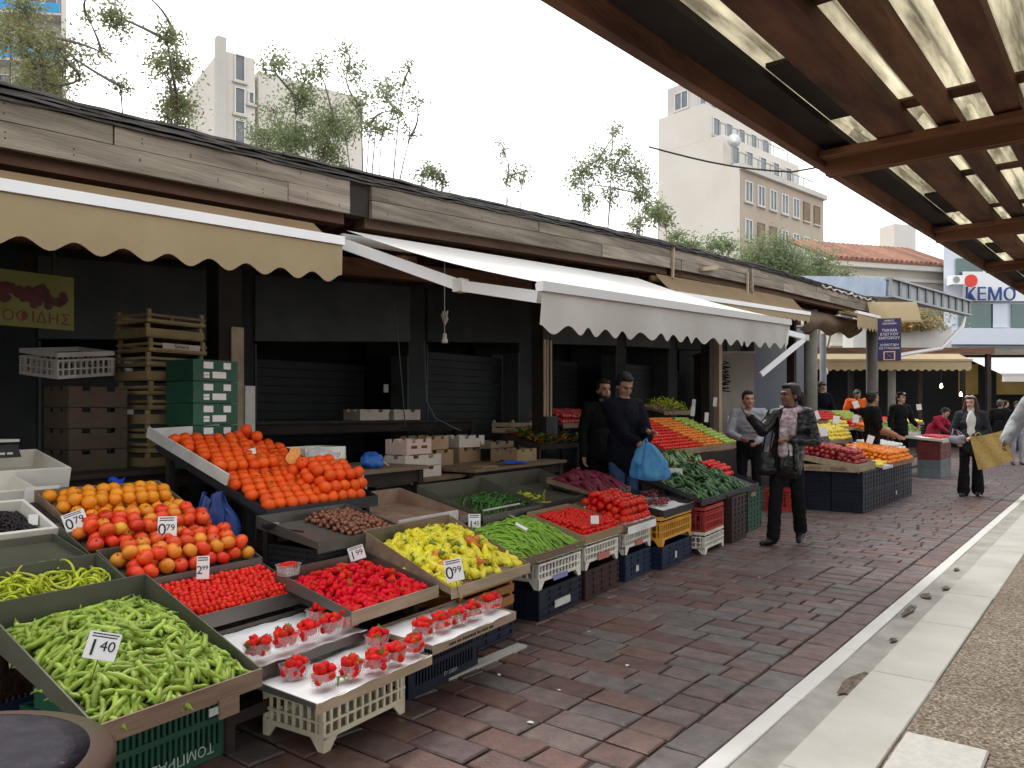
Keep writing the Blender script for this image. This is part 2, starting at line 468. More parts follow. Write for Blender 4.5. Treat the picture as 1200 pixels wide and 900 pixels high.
# ================================================================ market hall (low timber roof, back wall) on the stall side
m_wgrey = mat('weathered_board', (0.1, 0.083, 0.065), 0.85, (0.32, 0.275, 0.215), scale=2.0, amt=0.35, bump=0.5, bscale=14, rnd=0.3, stretch=(0.7, 6, 9), col3=(0.42, 0.38, 0.31), detail=8)
m_wbrown = mat('brown_timber', (0.06, 0.032, 0.022), 0.8, (0.16, 0.085, 0.05), scale=2, amt=0.5, bump=0.4, bscale=14, rnd=0.3, stretch=(0.7, 6, 9))
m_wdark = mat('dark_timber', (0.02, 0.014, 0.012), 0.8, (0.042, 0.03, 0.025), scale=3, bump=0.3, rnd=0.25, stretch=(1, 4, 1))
m_worange = mat('orange_timber', (0.13, 0.062, 0.035), 0.8, (0.26, 0.13, 0.07), scale=3, bump=0.3, rnd=0.2, stretch=(0.6, 6, 8))
m_felt = mat('roofing_felt', (0.05, 0.048, 0.046), 0.9, (0.13, 0.125, 0.115), scale=9, bump=0.6, bscale=30, stretch=(1, 3, 8))
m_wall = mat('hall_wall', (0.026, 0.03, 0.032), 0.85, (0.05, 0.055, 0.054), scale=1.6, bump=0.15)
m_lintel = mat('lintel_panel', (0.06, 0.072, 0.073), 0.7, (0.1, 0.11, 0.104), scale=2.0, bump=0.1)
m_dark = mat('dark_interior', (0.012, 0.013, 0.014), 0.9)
m_shut = mat('shutter_steel', (0.018, 0.021, 0.022), 0.6, (0.03, 0.033, 0.034), scale=2, metal=0.3)
m_nail = mat('rust_nail', (0.025, 0.018, 0.014), 0.7)
m_tan = mat('tan_plaster', (0.3, 0.23, 0.16), 0.85, (0.46, 0.38, 0.28), scale=4, amt=0.6, bump=0.2)
m_lightwood = mat('light_timber', (0.3, 0.22, 0.14), 0.8, (0.45, 0.35, 0.24), scale=4, amt=0.6, bump=0.2, stretch=(1, 1, .2))
m_white = mat('white_enamel', (0.72, 0.73, 0.74), 0.4, (0.8, 0.8, 0.79), scale=2, amt=0.4)
m_whited = mat('dirty_white', (0.5, 0.49, 0.46), 0.6, (0.66, 0.65, 0.61), scale=6, amt=0.6, bump=0.1)
m_black = mat('black_plastic', (0.02, 0.021, 0.024), 0.45, (0.035, 0.036, 0.04), scale=8)
m_wire = mat('pale_cable', (0.55, 0.55, 0.52), 0.6)
m_wirelt = mat('thin_cable', (0.12, 0.14, 0.16), 0.6)

ZT = [(-7, 2.72), (-3.08, 2.91), (-0.83, 3.03), (3.69, 3.35), (7.3, 3.56), (13.7, 3.82), (16, 3.9)]
def zt(s):
    for (a, za), (b, zb) in zip(ZT, ZT[1:]):
        if s <= b: return za + (zb - za) * (s - a) / (b - a)
    return ZT[-1][1]
hall = thing('market_hall', 'long low timber market hall with weathered grey fascia boards and dark open front', 'market hall', FK.o, FK.rz)
def sbox(m, s0, s1, w0, w1, za, zb):          # box whose top and bottom follow the roofline (za, zb below the roofline)
    return m.hexa([(s0,w0,zt(s0)+za),(s1,w0,zt(s1)+za),(s1,w1,zt(s1)+za),(s0,w1,zt(s0)+za),
                   (s0,w0,zt(s0)+zb),(s1,w0,zt(s1)+zb),(s1,w1,zt(s1)+zb),(s0,w1,zt(s0)+zb)])
r = random.Random(11)
# fascia: two courses of boards, broken into lengths; nails are parts of each board
courses = [(-0.035, -0.136), (-0.1375, -0.262)]
cuts = [[-7, -4.6, -2.55, -0.93, -0.74, 1.3, 3.95, 4.2, 6.9, 9.6, 11.6, 13.7], [-7, -3.9, -1.45, -0.93, -0.74, 2.4, 3.95, 4.25, 7.9, 10.4, 13.7]]
for ci, (zb, za) in enumerate(courses):
    for a, b in zip(cuts[ci], cuts[ci][1:]):
        if abs(b - a) < 0.3 and a < 3: continue
        dz = 0 if ci == 0 else r.uniform(-.008, .0); dw = r.uniform(-.006, .006)
        o = sbox(MB(), a + .006, b - .006, 2.965 + dw, 2.998 + dw, za + dz, zb + dz).build('fascia_board', m_wgrey, hall)
        nb = MB(); s = a + .15
        while s < b - .1:
            for _ in range(2):
                zz = zt(s) + za + dz + r.uniform(.015, .08)
                nb.lathe([(0.001, 0), (.0065, 0), (.0065, .004), (.001, .005)], 6, (0, 0, 0)) if False else nb.box(s, s+.007, 2.9635+dw, 2.966+dw, zz, zz+.007)
            s += r.uniform(.22, .5)
        if nb.v: nb.build('nail', m_nail, o)
sbox(MB(), -0.93, -0.745, 2.995, 3.1, -0.262, -0.04).build('dark_gap', m_wdark, hall)
# torn layers of roofing felt above the fascia
for k in range(4):
    s = -7 + r.uniform(0, .5)
    while s < 13.6:
        ln = r.uniform(1.0, 2.6); e = min(13.75, s + ln)
        pts = []
        m = MB(); n = max(2, int((e - s) / .12)); wv = 2.95 - .012 * k + r.uniform(-.01, .01)
        z0 = -0.036 + k * .017
        top = []; 
        for i in range(n + 1):
            q = s + (e - s) * i / n; jz = r.uniform(-.006, .006); jw = r.uniform(-.008, .008)
            top.append(((q, wv + jw, zt(q) + z0 + jz), (q, wv + jw, zt(q) + z0 + .015 + jz), (q, 3.5, zt(q) + z0 + .017)))
        vs = [p for c in top for p in c]
        fs = [(i*3, i*3+3, i*3+4, i*3+1) for i in range(n)] + [(i*3+1, i*3+4, i*3+5, i*3+2) for i in range(n)]
        m.add(vs, fs).build('felt_strip', m_felt, hall); s = e - .03
# roof deck, edge beam, rafters, purlin
s = -7
while s < 13.6:
    e = min(13.7, s + 3.45); sbox(MB(), s, e - .004, 3.0, 8.0, -.07, -.04).build('roof_deck', m_wbrown, hall); s = e
for a, b in ((-7, -0.93), (-0.74, 4.0), (4.2, 8.6), (8.62, 13.7)):
    sbox(MB(), a, b, 3.04, 3.16, -.33, -.08).build('edge_beam', m_wbrown, hall)
    sbox(MB(), a, b, 4.55, 4.67, -.42, -.25).build('purlin', m_worange, hall)
s = -6.8
while s < 13.6:
    sbox(MB(), s, s + .07, 3.165, 5.98, -.245, -.072).build('rafter', m_wbrown, hall); s += r.uniform(.55, .7)
# braces in brighter worn wood near the front
for s, l in ((-2.7, .9), (-0.2, .8), (2.4, .9), (6.6, .9)):
    MB().bar((s, 3.25, zt(s) - .5), (s + l, 3.9, zt(s) - .3), .05, .09).build('brace', m_worange, hall)
# posts
def post(s, w, sx, sw, mt, z1=None, name='post'):
    m = MB(); z = (zt(s) - .33) if z1 is None else z1
    m.box(s - sx/2, s + sx/2, w - sw/2, w + sw/2, 0, z)
    return m.build(name, mt, hall)
mat('grey_post', (.14, .13, .115), .8, (.2, .19, .17), scale=4)
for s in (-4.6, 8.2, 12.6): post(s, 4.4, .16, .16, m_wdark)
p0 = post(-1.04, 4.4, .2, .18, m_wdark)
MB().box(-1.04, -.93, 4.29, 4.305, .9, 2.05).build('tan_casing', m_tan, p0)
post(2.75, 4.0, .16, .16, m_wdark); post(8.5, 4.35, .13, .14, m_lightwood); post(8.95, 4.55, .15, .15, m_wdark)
for ds in (-.075, -.02, .05):
    MB().tube([(2.75 + ds, 3.905, 1.3), (2.75 + ds, 3.905, 2.2)], .016, 6).build('conduit', m_lightwood, hall)
MB().box(2.64, 2.86, 3.85, 3.915, .9, 1.32).build('meter_box', m_black, hall)
MB().box(-.93, -.84, 4.27, 4.308, 1.2, 1.58).build('paper_holder', m_whited, hall)
# back wall: pilasters, lintels and dark shop openings with roller shutters
W = 6.0
s = -7.4; k = 0
while s < 13.5:
    wd = (2.35, 2.9, 2.1, 2.6)[k % 4]; e = s + wd
    MB().hexa([(s, W, 0), (s+.32, W, 0), (s+.32, W+.3, 0), (s, W+.3, 0), (s, W, zt(s)-.07), (s+.32, W, zt(s)-.07), (s+.32, W+.3, zt(s)-.07), (s, W+.3, zt(s)-.07)]).build('pilaster', m_wall, hall)
    lz = -.98
    sbox(MB(), s + .32, e, W - .03, W + .22, lz, -.27).build('lintel', m_lintel if k % 3 != 1 else m_wall, hall)
    sbox(MB(), s + .32, e, W + .02, W + .25, -.27, -.07).build('upper_wall', m_wall, hall)
    m = MB()
    for q in range(22):                         # roller shutter slats, set back in the opening
        z0 = .02 + q * .105
        if z0 + .1 > zt(s) + lz: break
        m.box(s + .34, e - .02, W + .34 + (k % 2) * .5, W + .36 + (k % 2) * .5, z0, z0 + .098)
    m.build('roller_shutter', m_shut, hall)
    for ss in (s + .33, e - .03): MB().box(ss, ss + .02, W - .012, W + .3, 0, zt(s) + lz - .004).build('door_jamb', m_lintel, hall)
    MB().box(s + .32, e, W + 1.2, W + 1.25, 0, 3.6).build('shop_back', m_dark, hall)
    s = e; k += 1
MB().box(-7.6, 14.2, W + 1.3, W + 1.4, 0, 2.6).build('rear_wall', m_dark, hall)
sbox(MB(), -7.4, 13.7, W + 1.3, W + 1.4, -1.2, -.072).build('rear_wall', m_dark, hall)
MB().box(-7.6, -7.4, 3.2, 7.2, 0, 2.68).build('end_wall', m_wall, hall)
# switch plates and little notices on the pilasters
for s, z in ((-1.1, 1.75), (-1.09, 1.3), (2.1, 1.62)): MB().box(s, s + .07, W - .03, W - .002 - .012, z, z + .1).build('notice', m_whited, hall)
# loose sticks, bracket and string at the broken corner of the fascia
for a, b, rr, mt in (((3.98, 2.95, 2.98), (4.0, 2.95, 3.36), .014, m_lightwood), ((4.75, 2.93, 3.2), (5.15, 2.9, 3.28), .025, m_lightwood), ((6.5, 2.94, 2.95), (6.46, 2.94, 3.46), .022, m_wgrey), ((6.3, 2.93, 3.05), (6.3, 2.93, 3.4), .012, m_lightwood)):
    MB().bar(a, b, rr*2, rr*2).build('loose_stick', mt, hall)
m = MB()
pts = [(s, 2.93 + .01*math.sin(s*9), zt(s) - .02 + .02*math.sin(s*13)) for s in np.linspace(9.8, 13.6, 40)]
m.tube(pts, [.018 + .008*math.sin(i*1.7) for i in range(40)], 6).build('torn_tarp_edge', m_whited, hall, smooth=True)

# ---------------------------------------------------------------- awnings
def cloth_mat(name, c, c2):
    return mat(name, c, 0.85, c2, scale=2.5, amt=0.5, bump=0.12, bscale=6, transl=0.35)
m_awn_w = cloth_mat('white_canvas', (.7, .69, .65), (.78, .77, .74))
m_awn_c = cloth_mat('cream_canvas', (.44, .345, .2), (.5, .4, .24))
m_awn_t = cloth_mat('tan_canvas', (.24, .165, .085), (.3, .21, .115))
def valance(s0, s1, w, zf, h, n, wav=.0, seed=0, edge=0.25):
    m = MB(); N = n * 10; K = 6; r = random.Random(seed); ph = r.uniform(0, 6)
    def fn(u, v):
        s = s0 + (s1 - s0) * u
        hh = h * (1 - edge * 0.5 * (1 + math.cos(2 * math.pi * n * u)) * 0.9)
        dw = wav * v * (math.sin(u * 23 + ph) + .6 * math.sin(u * 51 + 1)) 
        return (s, w + dw, zf(s) - hh * v)
    m.grid(fn, N, K)
    return m
def awning(name, label, s0, s1, w_roof, z_roof, w_bar, zf, mt, mtv, h, n, arms=(), wav=.004, cass=True):
    t = thing(name, label, 'awning', FK.o, FK.rz)
    sag = .03
    def fn(u, v):
        s = s0 + (s1 - s0) * u
        zr = z_roof(s); zb = zf(s) + .02
        return (s, w_roof + (w_bar - w_roof) * v, zr + (zb - zr) * v - sag * math.sin(math.pi * v) * (1 + .3 * math.sin(u * 9)))
    MB().grid(fn, 40, 10).build('canopy_cloth', mt, t, smooth=True)
    m = MB(); prof = [(-.025, -.03), (.025, -.03), (.03, .01), (.01, .03), (-.025, .026)]
    vs = [(s, w_bar + a, zf(s) + b) for s in (s0 - .01, s1 + .01) for a, b in prof]; k = len(prof)
    m.add(vs, [tuple(range(k)), tuple(range(2*k-1, k-1, -1))] + [(i, k+i, k+(i+1)%k, (i+1)%k) for i in range(k)])
    m.build('front_bar', m_white, t)
    valance(s0, s1, w_bar - .012, lambda s: zf(s) - .036, h, n, wav, int(s0 * 10)).build('valance', mtv, t, smooth=True)
    MB().tube([(s0 + .01, w_roof + .06, z_roof(s0) - .045), (s1 - .01, w_roof + .06, z_roof(s1) - .045)], .035, 10).build('roller', mt, t, smooth=True)
    for pts in arms:
        MB().bar(pts[0], pts[1], .05, .075).build('folding_arm', m_white, t)
        MB().bar(pts[1], pts[2], .045, .07).build('folding_arm', m_white, t)
        c = Vector(pts[1]); MB().box(c.x-.04, c.x+.04, c.y-.035, c.y+.035, c.z-.042, c.z+.042).build('elbow_joint', m_whited, t)
    return t
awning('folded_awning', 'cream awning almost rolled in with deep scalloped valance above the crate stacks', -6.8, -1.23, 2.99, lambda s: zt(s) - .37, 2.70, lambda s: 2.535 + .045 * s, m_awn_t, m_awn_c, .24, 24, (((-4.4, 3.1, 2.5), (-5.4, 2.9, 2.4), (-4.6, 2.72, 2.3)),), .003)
awning('open_awning', 'white awning let out over the lane with wavy valance and folding arms', -.95, 3.2, 2.99, lambda s: zt(s) - .38 - .014*(s + 1), 1.30, lambda s: 2.12 + .043 * s, m_awn_w, m_awn_w, .235, 18,
       (((-.98, 3.0, 2.547), (-.74, 2.1, 2.19), (-.875, 1.36, 2.03)), ((3.1, 3.0, 2.75), (3.75, 2.3, 2.42), (3.1, 1.36, 2.2))), .02)
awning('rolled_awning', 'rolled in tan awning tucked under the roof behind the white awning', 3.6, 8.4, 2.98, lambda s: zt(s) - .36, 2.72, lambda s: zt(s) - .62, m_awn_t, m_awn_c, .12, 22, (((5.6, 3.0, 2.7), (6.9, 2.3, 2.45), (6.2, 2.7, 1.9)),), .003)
awning('short_awning', 'short pale awning rolled in beside the grey end post', 11.2, 13.6, 2.96, lambda s: zt(s) - .36, 2.7, lambda s: zt(s) - .42, m_awn_c, m_awn_c, .3, 9, (), .003)
# brown cloth gathered under the far end of the roof
o = MB().grid(lambda u, v: (9.4 + 3.8*u, 3.2 - .15*math.sin(v*3.1), zt(9.4 + 3.8*u) - .42 - .38*v - .05*math.sin(u*17)*v), 40, 8).build('gathered_tarp', mat('brown_tarp', (.1, .065, .04), .9, (.15, .1, .065), scale=3), smooth=True, loc=FK.o, rz=FK.rz)
tag(o, 'brown tarp gathered up under the far end of the hall roof', 'tarp')

# ---------------------------------------------------------------- hanging things in the hall
def hanging(name, label, cat, top, zb, parts, group=None):
    t = thing(name, label, cat, (top[0], top[1], zb), 0, group)
    MB().tube([(0, 0, .05), (0, 0, top[2] - zb)], .0045, 5).build('cord', m_wire, t)
    return t
p = at(521, 402, 7.06); hb = hanging('bulb_holder', 'bare white bulb holder hanging on a cord in the dark hall', 'bulb holder', (p.x, p.y, 2.85), p.z, None)
MB().lathe([(.03, 0), (.03, .03), (.022, .04), (.018, .085), (.006, .09)], 10).build('socket', m_white, hb, smooth=True)
m = MB()
for i in range(9):
    a = i * 2.4; m.tube([(0, 0, .16), (.03*math.cos(a), .03*math.sin(a), .22 + .01*i), (.012*math.cos(a+1), .012*math.sin(a+1), .28)], .006, 5)
m.build('cable_knot', m_wire, hb, smooth=True)
for q, (pts, lab) in enumerate(((((460, 345), (466, 390), (471, 450), (475, 500)), 'thin pale cord hanging from the beam to the back counter'), (((497, 400), (500, 470), (510, 490), (540, 505)), 'thin cable drooping to the back shelf in the hall'))):
    P = [at(x, y, 8.2) for x, y in pts]
    tag(MB().tube(P, .006, 5).build('hanging_cord', m_wirelt, smooth=True), lab, 'cord')
p = at(1061, 0, 5)
# yellow-green shop sign
m_signg = mat('sign_green', (.14, .15, .035), .6, (.19, .2, .05), scale=3)
m_signr = mat('sign_red', (.16, .03, .02), .6)
m_grape = mat('sign_grapes', (.03, .015, .015), .6, (.12, .02, .02), scale=12)
sg = thing('shop_sign', 'green shop sign with dark grapes and red lettering hanging under the roof', 'sign', at(-40, 378, 4.75), FK.rz)
MB().box(-.55, .62, -.015, .015, 0, .36).build('panel', m_signg, sg)
MB().bar((.5, 0, .36), (.5, 0, .75), .02, .02).build('hanger', m_wdark, sg)
MB().bar((-.4, 0, .36), (-.4, 0, .7), .02, .02).build('hanger', m_wdark, sg)
m = MB(); r = random.Random(3)
for i in range(120):
    x = r.uniform(-.4, .56); z = .21 + r.gauss(0, .028)
    m.lathe([(.001, 0), (.026, 0), (.026, .002), (.001, .003)], 8, (x, 0, 0))
    for q in range(len(m.v) - 32, len(m.v)):
        a, b, c = m.v[q]; m.v[q] = (a, -.0155 - c, z + b)
m.build('grape_picture', m_grape, sg)
text('lettering', 'ΤΟΦΙΔΗΣ', .1, m_signr, sg, Matrix.Translation((.36, -.017, .065)) @ Matrix.Rotation(R(90), 4, 'X'), 'CENTER', spacing=1.05)

# ================================================================ canopy over the pavement (right), seen from below
canopy = thing('pavement_canopy', 'rough timber canopy with corrugated sheets overhead along the pavement', 'canopy', FK.o, FK.rz)
m_cwood = mat('canopy_timber', (0.07, 0.03, 0.018), 0.75, (0.24, 0.11, 0.06), scale=1.6, amt=0.55, bump=0.4, bscale=14, rnd=0.3, stretch=(0.8, 5, 5), col3=(.27, .15, .09))
m_cwood2 = mat('canopy_beam', (0.15, 0.062, 0.03), 0.7, (0.26, 0.12, 0.06), scale=1.6, bump=0.3, stretch=(6, .8, 5))
m_csheet = mat('fibreglass_sheet', (0.5, 0.45, 0.31), 0.6, (0.1, 0.085, 0.055), scale=1.8, amt=0.7, transl=0.75, rnd=0.15, stretch=(.7, 9, 1), detail=7)
m_cdark = mat('canopy_soffit', (0.028, 0.022, 0.02), 0.85, (0.05, 0.042, 0.04), scale=2, bump=0.2)
def zc(s): return 2.87 + .06 * s
def cbox(m, s0, s1, w0, w1, za, zb):
    return m.hexa([(s0,w0,zc(s0)+za),(s1,w0,zc(s1)+za),(s1,w1,zc(s1)+za),(s0,w1,zc(s0)+za),(s0,w0,zc(s0)+zb),(s1,w0,zc(s1)+zb),(s1,w1,zc(s1)+zb),(s0,w1,zc(s0)+zb)])
bays = [-6.7, -3.1, .5, 4.1, 7.7, 11.3, 14.9, 18.5]
for a, b in zip(bays, bays[1:]):
    cbox(MB(), a + .01, b - .01, .16, .21, -.02, .17).build('edge_board', m_cwood, canopy)
    cbox(MB(), a + .01, b - .01, -.0, .155, .08, .12).build('soffit_board', m_cdark, canopy)
    cbox(MB(), b - 1.5, b - .5, -.165, -.005, .12, .14).build('soffit_board', m_cdark, canopy)
    w = -.17
    k = 0
    while w > -4.6:
        wd = (.19, .11, .13, .12)[k % 4]
        cbox(MB(), a + .01, b - .01, w - wd, w, (.05, .07, .06, .075)[k % 4], .135).build('purlin', m_cwood if k % 4 != 3 else m_cdark, canopy)
        w -= wd + (.11, .16, .14, .17)[k % 4]; k += 1
    # cross planks halfway and over the beam
    cbox(MB(), a - .19, a - .05, -4.6, .15, .01, .045).build('cross_plank', m_cwood2, canopy)
    cbox(MB(), (a+b)/2 - .3, (a+b)/2 - .12, -4.6, -.17, .137, .15).build('cross_plank', m_cwood, canopy)
    cbox(MB(), b - .5, b - .34, -4.6, -.17, .137, .15).build('cross_plank', m_cwood, canopy)
    # corrugated sheets laid over the purlins
    ww = .19
    while ww > -4.6:
        def cor(u, v, a=a, b=b, ww=ww):
            s = a + (b - a) * u; w_ = ww - .95 * v
            return (s, w_, zc(s) + .175 + .018 * math.cos(w_ * 2 * math.pi / .076))
        MB().grid(cor, 2, 75).build('roof_sheet', m_csheet, canopy, smooth=True); ww -= .92
for s in bays:
    cbox(MB(), s - .045, s - .005, -4.7, .155, -.075, .045).build('crossbeam', m_cwood2, canopy)
    cbox(MB(), s + .012, s + .052, -4.7, .155, -.075, .045).build('crossbeam', m_cwood2, canopy)
    MB().box(s - .08, s + .08, -4.4, -4.25, .062, zc(s) - .08).build('post', m_wdark, canopy)
# ================================================================ crates, trays and produce
m_steel = mat('tray_steel', (0.13, 0.125, 0.11), 0.42, (0.21, 0.2, 0.18), scale=3, amt=0.5, metal=0.7, bump=0.1, bscale=12, rnd=0.2)
m_steelin = mat('tray_olive', (0.075, 0.08, 0.055), 0.55, (0.125, 0.125, 0.09), scale=3, metal=0.3, bump=0.1)
m_woodtray = mat('tray_wood', (0.17, 0.11, 0.07), 0.8, (0.3, 0.22, 0.15), scale=3, bump=0.3, stretch=(.8, 5, 5), rnd=0.2)
m_board = mat('raw_board', (0.3, 0.22, 0.14), 0.8, (0.46, 0.36, 0.25), scale=3, bump=0.3, stretch=(.8, 6, 6), rnd=0.25)
m_paper = mat('white_paper', (0.74, 0.74, 0.73), 0.85, (0.82, 0.82, 0.81), scale=5, bump=0.5, bscale=9)
m_foam = mat('white_foam', (0.66, 0.63, 0.55), 0.8, (0.74, 0.71, 0.63), scale=5, bump=0.2)
m_card = mat('cardboard', (0.3, 0.2, 0.11), 0.85, (0.38, 0.26, 0.15), scale=3, bump=0.1, rnd=0.2)
m_cardw = mat('pale_carton', (0.5, 0.44, 0.38), 0.85, (0.6, 0.54, 0.47), scale=3, rnd=0.15)
PL = {}
for k, c in dict(white=(.62, .59, .52), blue=(.008, .016, .042), navy=(.006, .009, .02), green=(.012, .06, .035), yellow=(.52, .25, .03), red=(.34, .035, .028), brown=(.035, .014, .011), black=(.018, .018, .02), grey=(.3, .29, .27), cream=(.56, .5, .36), maroon=(.13, .02, .02), steel=(.12, .14, .15)).items():
    PL[k] = mat('crate_' + k, c, .5, tuple(min(1, x * 1.5 + .006) for x in c), scale=4, amt=.5, bump=.08, rnd=.15)

CR = {}
def lattice_panel(L, h, arch, thick=.012):
    m = MB(); foot = .05 if arch else 0.0
    m.box(0, L, -thick, 0, h - .03, h)                        # rim
    m.box(0, L, -thick, 0, h - .055, h - .046)
    lo = foot
    n = max(4, int(L / .045))
    for i in range(n + 1):
        x = L * i / n; wd = .006 if 0 < i < n else .014
        x0 = min(max(0, x - wd), L - 2 * wd)
        z0 = 0 if i in (0, n) or not arch else lo
        m.box(x0, x0 + 2 * wd if wd < .01 else x0 + wd, -thick + .001, -.001, z0, h - .05)
    for f in (.36, .68): m.box(0, L, -thick - .002, -.0005, lo + (h - lo) * f - .005, lo + (h - lo) * f + .005)
    m.box(.0, L, -thick, 0, lo, lo + .022)
    if arch:                                                   # splayed feet
        for x0, sg in ((0, 1), (L, -1)):
            m.hexa([(x0, -thick, 0), (x0 + sg*.035, -thick, 0), (x0 + sg*.035, 0, 0), (x0, 0, 0), (x0, -thick, lo + .01), (x0 + sg*.085, -thick, lo + .01), (x0 + sg*.085, 0, lo + .01), (x0, 0, lo + .01)])
    return m
def ribbed_panel(L, h, arch, thick=.012):
    m = MB(); m.box(0, L, -thick + .004, 0, .0, h)
    for f in (.08, .3, .52, .74, .955): m.box(-.002, L + .002, -thick - .006, -thick + .005, h * f - .007, h * f + .007)
    for i in range(5):
        x = L * i / 4; m.box(min(max(x - .006, 0), L - .012), min(max(x - .006, 0), L - .012) + .012, -thick - .004, -thick + .0045, .012, h - .012)
    return m
def slot_panel(L, h, arch, thick=.012):                       # rows of narrow upright slots
    m = MB(); m.box(0, L, -thick, 0, h - .045, h); m.box(0, L, -thick, 0, 0, .05); m.box(0, L, -thick - .004, 0.0005, h * .5 - .012, h * .5 + .012)
    n = int(L / .024)
    for i in range(n + 1):
        x = L * i / n; m.box(min(max(x - .0055, 0), L - .011), min(max(x - .0055, 0), L - .011) + .011, -thick + .001, -.001, .05, h - .045)
    m.box(0, .05, -thick, 0, .05, h - .045); m.box(L - .05, L, -thick, 0, .05, h - .045)
    return m
PAN = dict(lattice=lattice_panel, ribbed=ribbed_panel, slot=slot_panel)
def crate(label, F, s, t, z, kind='lattice', color='white', L=.58, D=.38, h=.22, arch=True, group=None, rz=0.0, tagc=None, name='plastic_crate', flip=False):
    key = (kind, color, L, D, h, arch)
    if key not in CR:
        f = PAN[kind]; mt = PL[color]
        CR[key] = (f(L, h, arch).mesh('side_panel', mt), f(D, h, False if kind != 'lattice' else arch).mesh('end_panel', mt), MB().box(.012, L - .012, .012, D - .012, .052 if arch else .006, .06 if arch else .014).mesh('base_panel', mt))
    a, b, c = CR[key]
    o = thing(name, label, 'crate', F.p(s, t, z + (h if flip else 0)), F.rz + rz, group)
    if flip: o.rotation_euler = (R(180), 0, F.rz + rz); o.location = F.p(s, t + D, z + h)
    link('side_panel', a, o, M=Matrix.Translation((0, .0125, 0)))
    link('side_panel', a, o, M=Matrix.Translation((L, D - .0125, 0)) @ Matrix.Rotation(R(180), 4, 'Z'))
    link('end_panel', b, o, M=Matrix.Translation((.0125, D, 0)) @ Matrix.Rotation(R(-90), 4, 'Z'))
    link('end_panel', b, o, M=Matrix.Translation((L - .0125, 0, 0)) @ Matrix.Rotation(R(90), 4, 'Z'))
    link('base_panel', c, o)
    if tagc:
        x, zz, w_, h_, cm = tagc
        MB().box(x, x + w_, -.012, -.008, zz, zz + h_).build('paper_tag', cm, o)
    return o
def woodbox(label, F, s, t, z, L=.5, D=.3, h=.12, mt=None, rz=0.0, group=None, slats=2, cat='crate', name='wooden_crate', posts=True):
    mt = mt or m_board; o = thing(name, label, cat, F.p(s, t, z), F.rz + rz, group)
    MB().box(.004, L - .004, .004, D - .004, .004, .012).build('base_board', mt, o)
    hs = h / slats
    for k in range(slats):
        z0 = k * hs + .014; z1 = (k + 1) * hs - .006
        MB().box(0, L, 0, .007, z0, z1).build('slat', mt, o); MB().box(0, L, D - .007, D, z0, z1).build('slat', mt, o)
        MB().box(0, .008, .008, D - .008, z0, z1).build('slat', mt, o); MB().box(L - .008, L, .008, D - .008, z0, z1).build('slat', mt, o)
    if posts:
        for x in (.009, L - .034):
            for y in (.008, D - .032): MB().box(x, x + .025, y, y + .024, .013, h + .025).build('corner_post', mt, o)
    return o
def carton(label, F, s, t, z, L=.4, D=.3, h=.14, mt=None, rz=0.0, group=None, notch=True, name='fruit_carton'):
    mt = mt or m_card; o = thing(name, label, 'carton', F.p(s, t, z), F.rz + rz, group)
    def pan(w):
        m = MB(); q = .05
        if notch:
            m.box(0, w, 0, .005, 0, h - .03); m.box(0, w*.22, 0, .005, h - .0301, h); m.box(w*.36, w*.64, 0, .005, h - .0301, h); m.box(w*.78, w, 0, .005, h - .0301, h)
        else: m.box(0, w, 0, .005, 0, h)
        return m
    MB().box(.003, L - .003, .003, D - .003, .002, .007).build('bottom', mt, o)
    pan(L).build('side', mt, o); e = pan(L).build('side', mt, o); e.location = (L, D, 0); e.rotation_euler = (0, 0, R(180))
    e = pan(D - .012).build('side', mt, o); e.location = (0, D - .006, 0); e.rotation_euler = (0, 0, R(-90))
    e = pan(D - .012).build('side', mt, o); e.location = (L, .006, 0); e.rotation_euler = (0, 0, R(90))
    return o
class Tray:
    def __init__(self, label, s0, s1, t0, t1, z0, z1, hf=.035, hb=.06, mt=None, mi=None, F=FA, name='produce_tray', lining=None, cat='tray', front=None, group=None):
        self.F, self.s0, self.s1, self.t0, self.t1, self.z0, self.z1 = F, s0, s1, t0, t1, z0, z1
        mt = mt or m_steel; mi = mi or mt
        L, D, dz = s1 - s0, t1 - t0, z1 - z0; self.L, self.D = L, D
        o = self.o = thing(name, label, cat, F.p(s0, t0, z0), F.rz, group)
        th = .006
        def plate(x0, x1, y0, y1, ha, hb_, lo=-.008):      # sheared upright plate between two (x, y), heights above floor
            f = lambda y: dz * y / D
            m = MB(); m.hexa([(x0,y0,f(y0)+lo),(x1,y0,f(y0)+lo),(x1,y1,f(y1)+lo),(x0,y1,f(y1)+lo),(x0,y0,f(y0)+ha),(x1,y0,f(y0)+ha),(x1,y1,f(y1)+hb_),(x0,y1,f(y1)+hb_)]); return m
        plate(th, L - th, th, D - th, 0, 0).build('floor', mi, o)
        plate(0, L, 0, th, hf, hf, -.03).build('front_lip', front or mt, o)
        plate(0, L, D - th, D, hb, hb).build('back_wall', mi, o)
        for x in (0, L - th): plate(x, x + th, th + .0005, D - th - .0005, hf, hb).build('side_wall', mi, o)
        if lining:
            m = MB(); m.grid(lambda u, v: (.01 + (L - .02)*u, -.012 + (D - .0)*v, dz*v + (hf+.006 if v < .02 else .008) + .008*mnoise.noise((u*9, v*9, s0*5))), 26, 14)
            m.build('paper_lining', lining, o, smooth=True)
    def w(self, u, v, h=0.0):
        return self.F.p(self.s0 + self.L*u, self.t0 + self.D*v, self.z0 + (self.z1 - self.z0)*v + h)
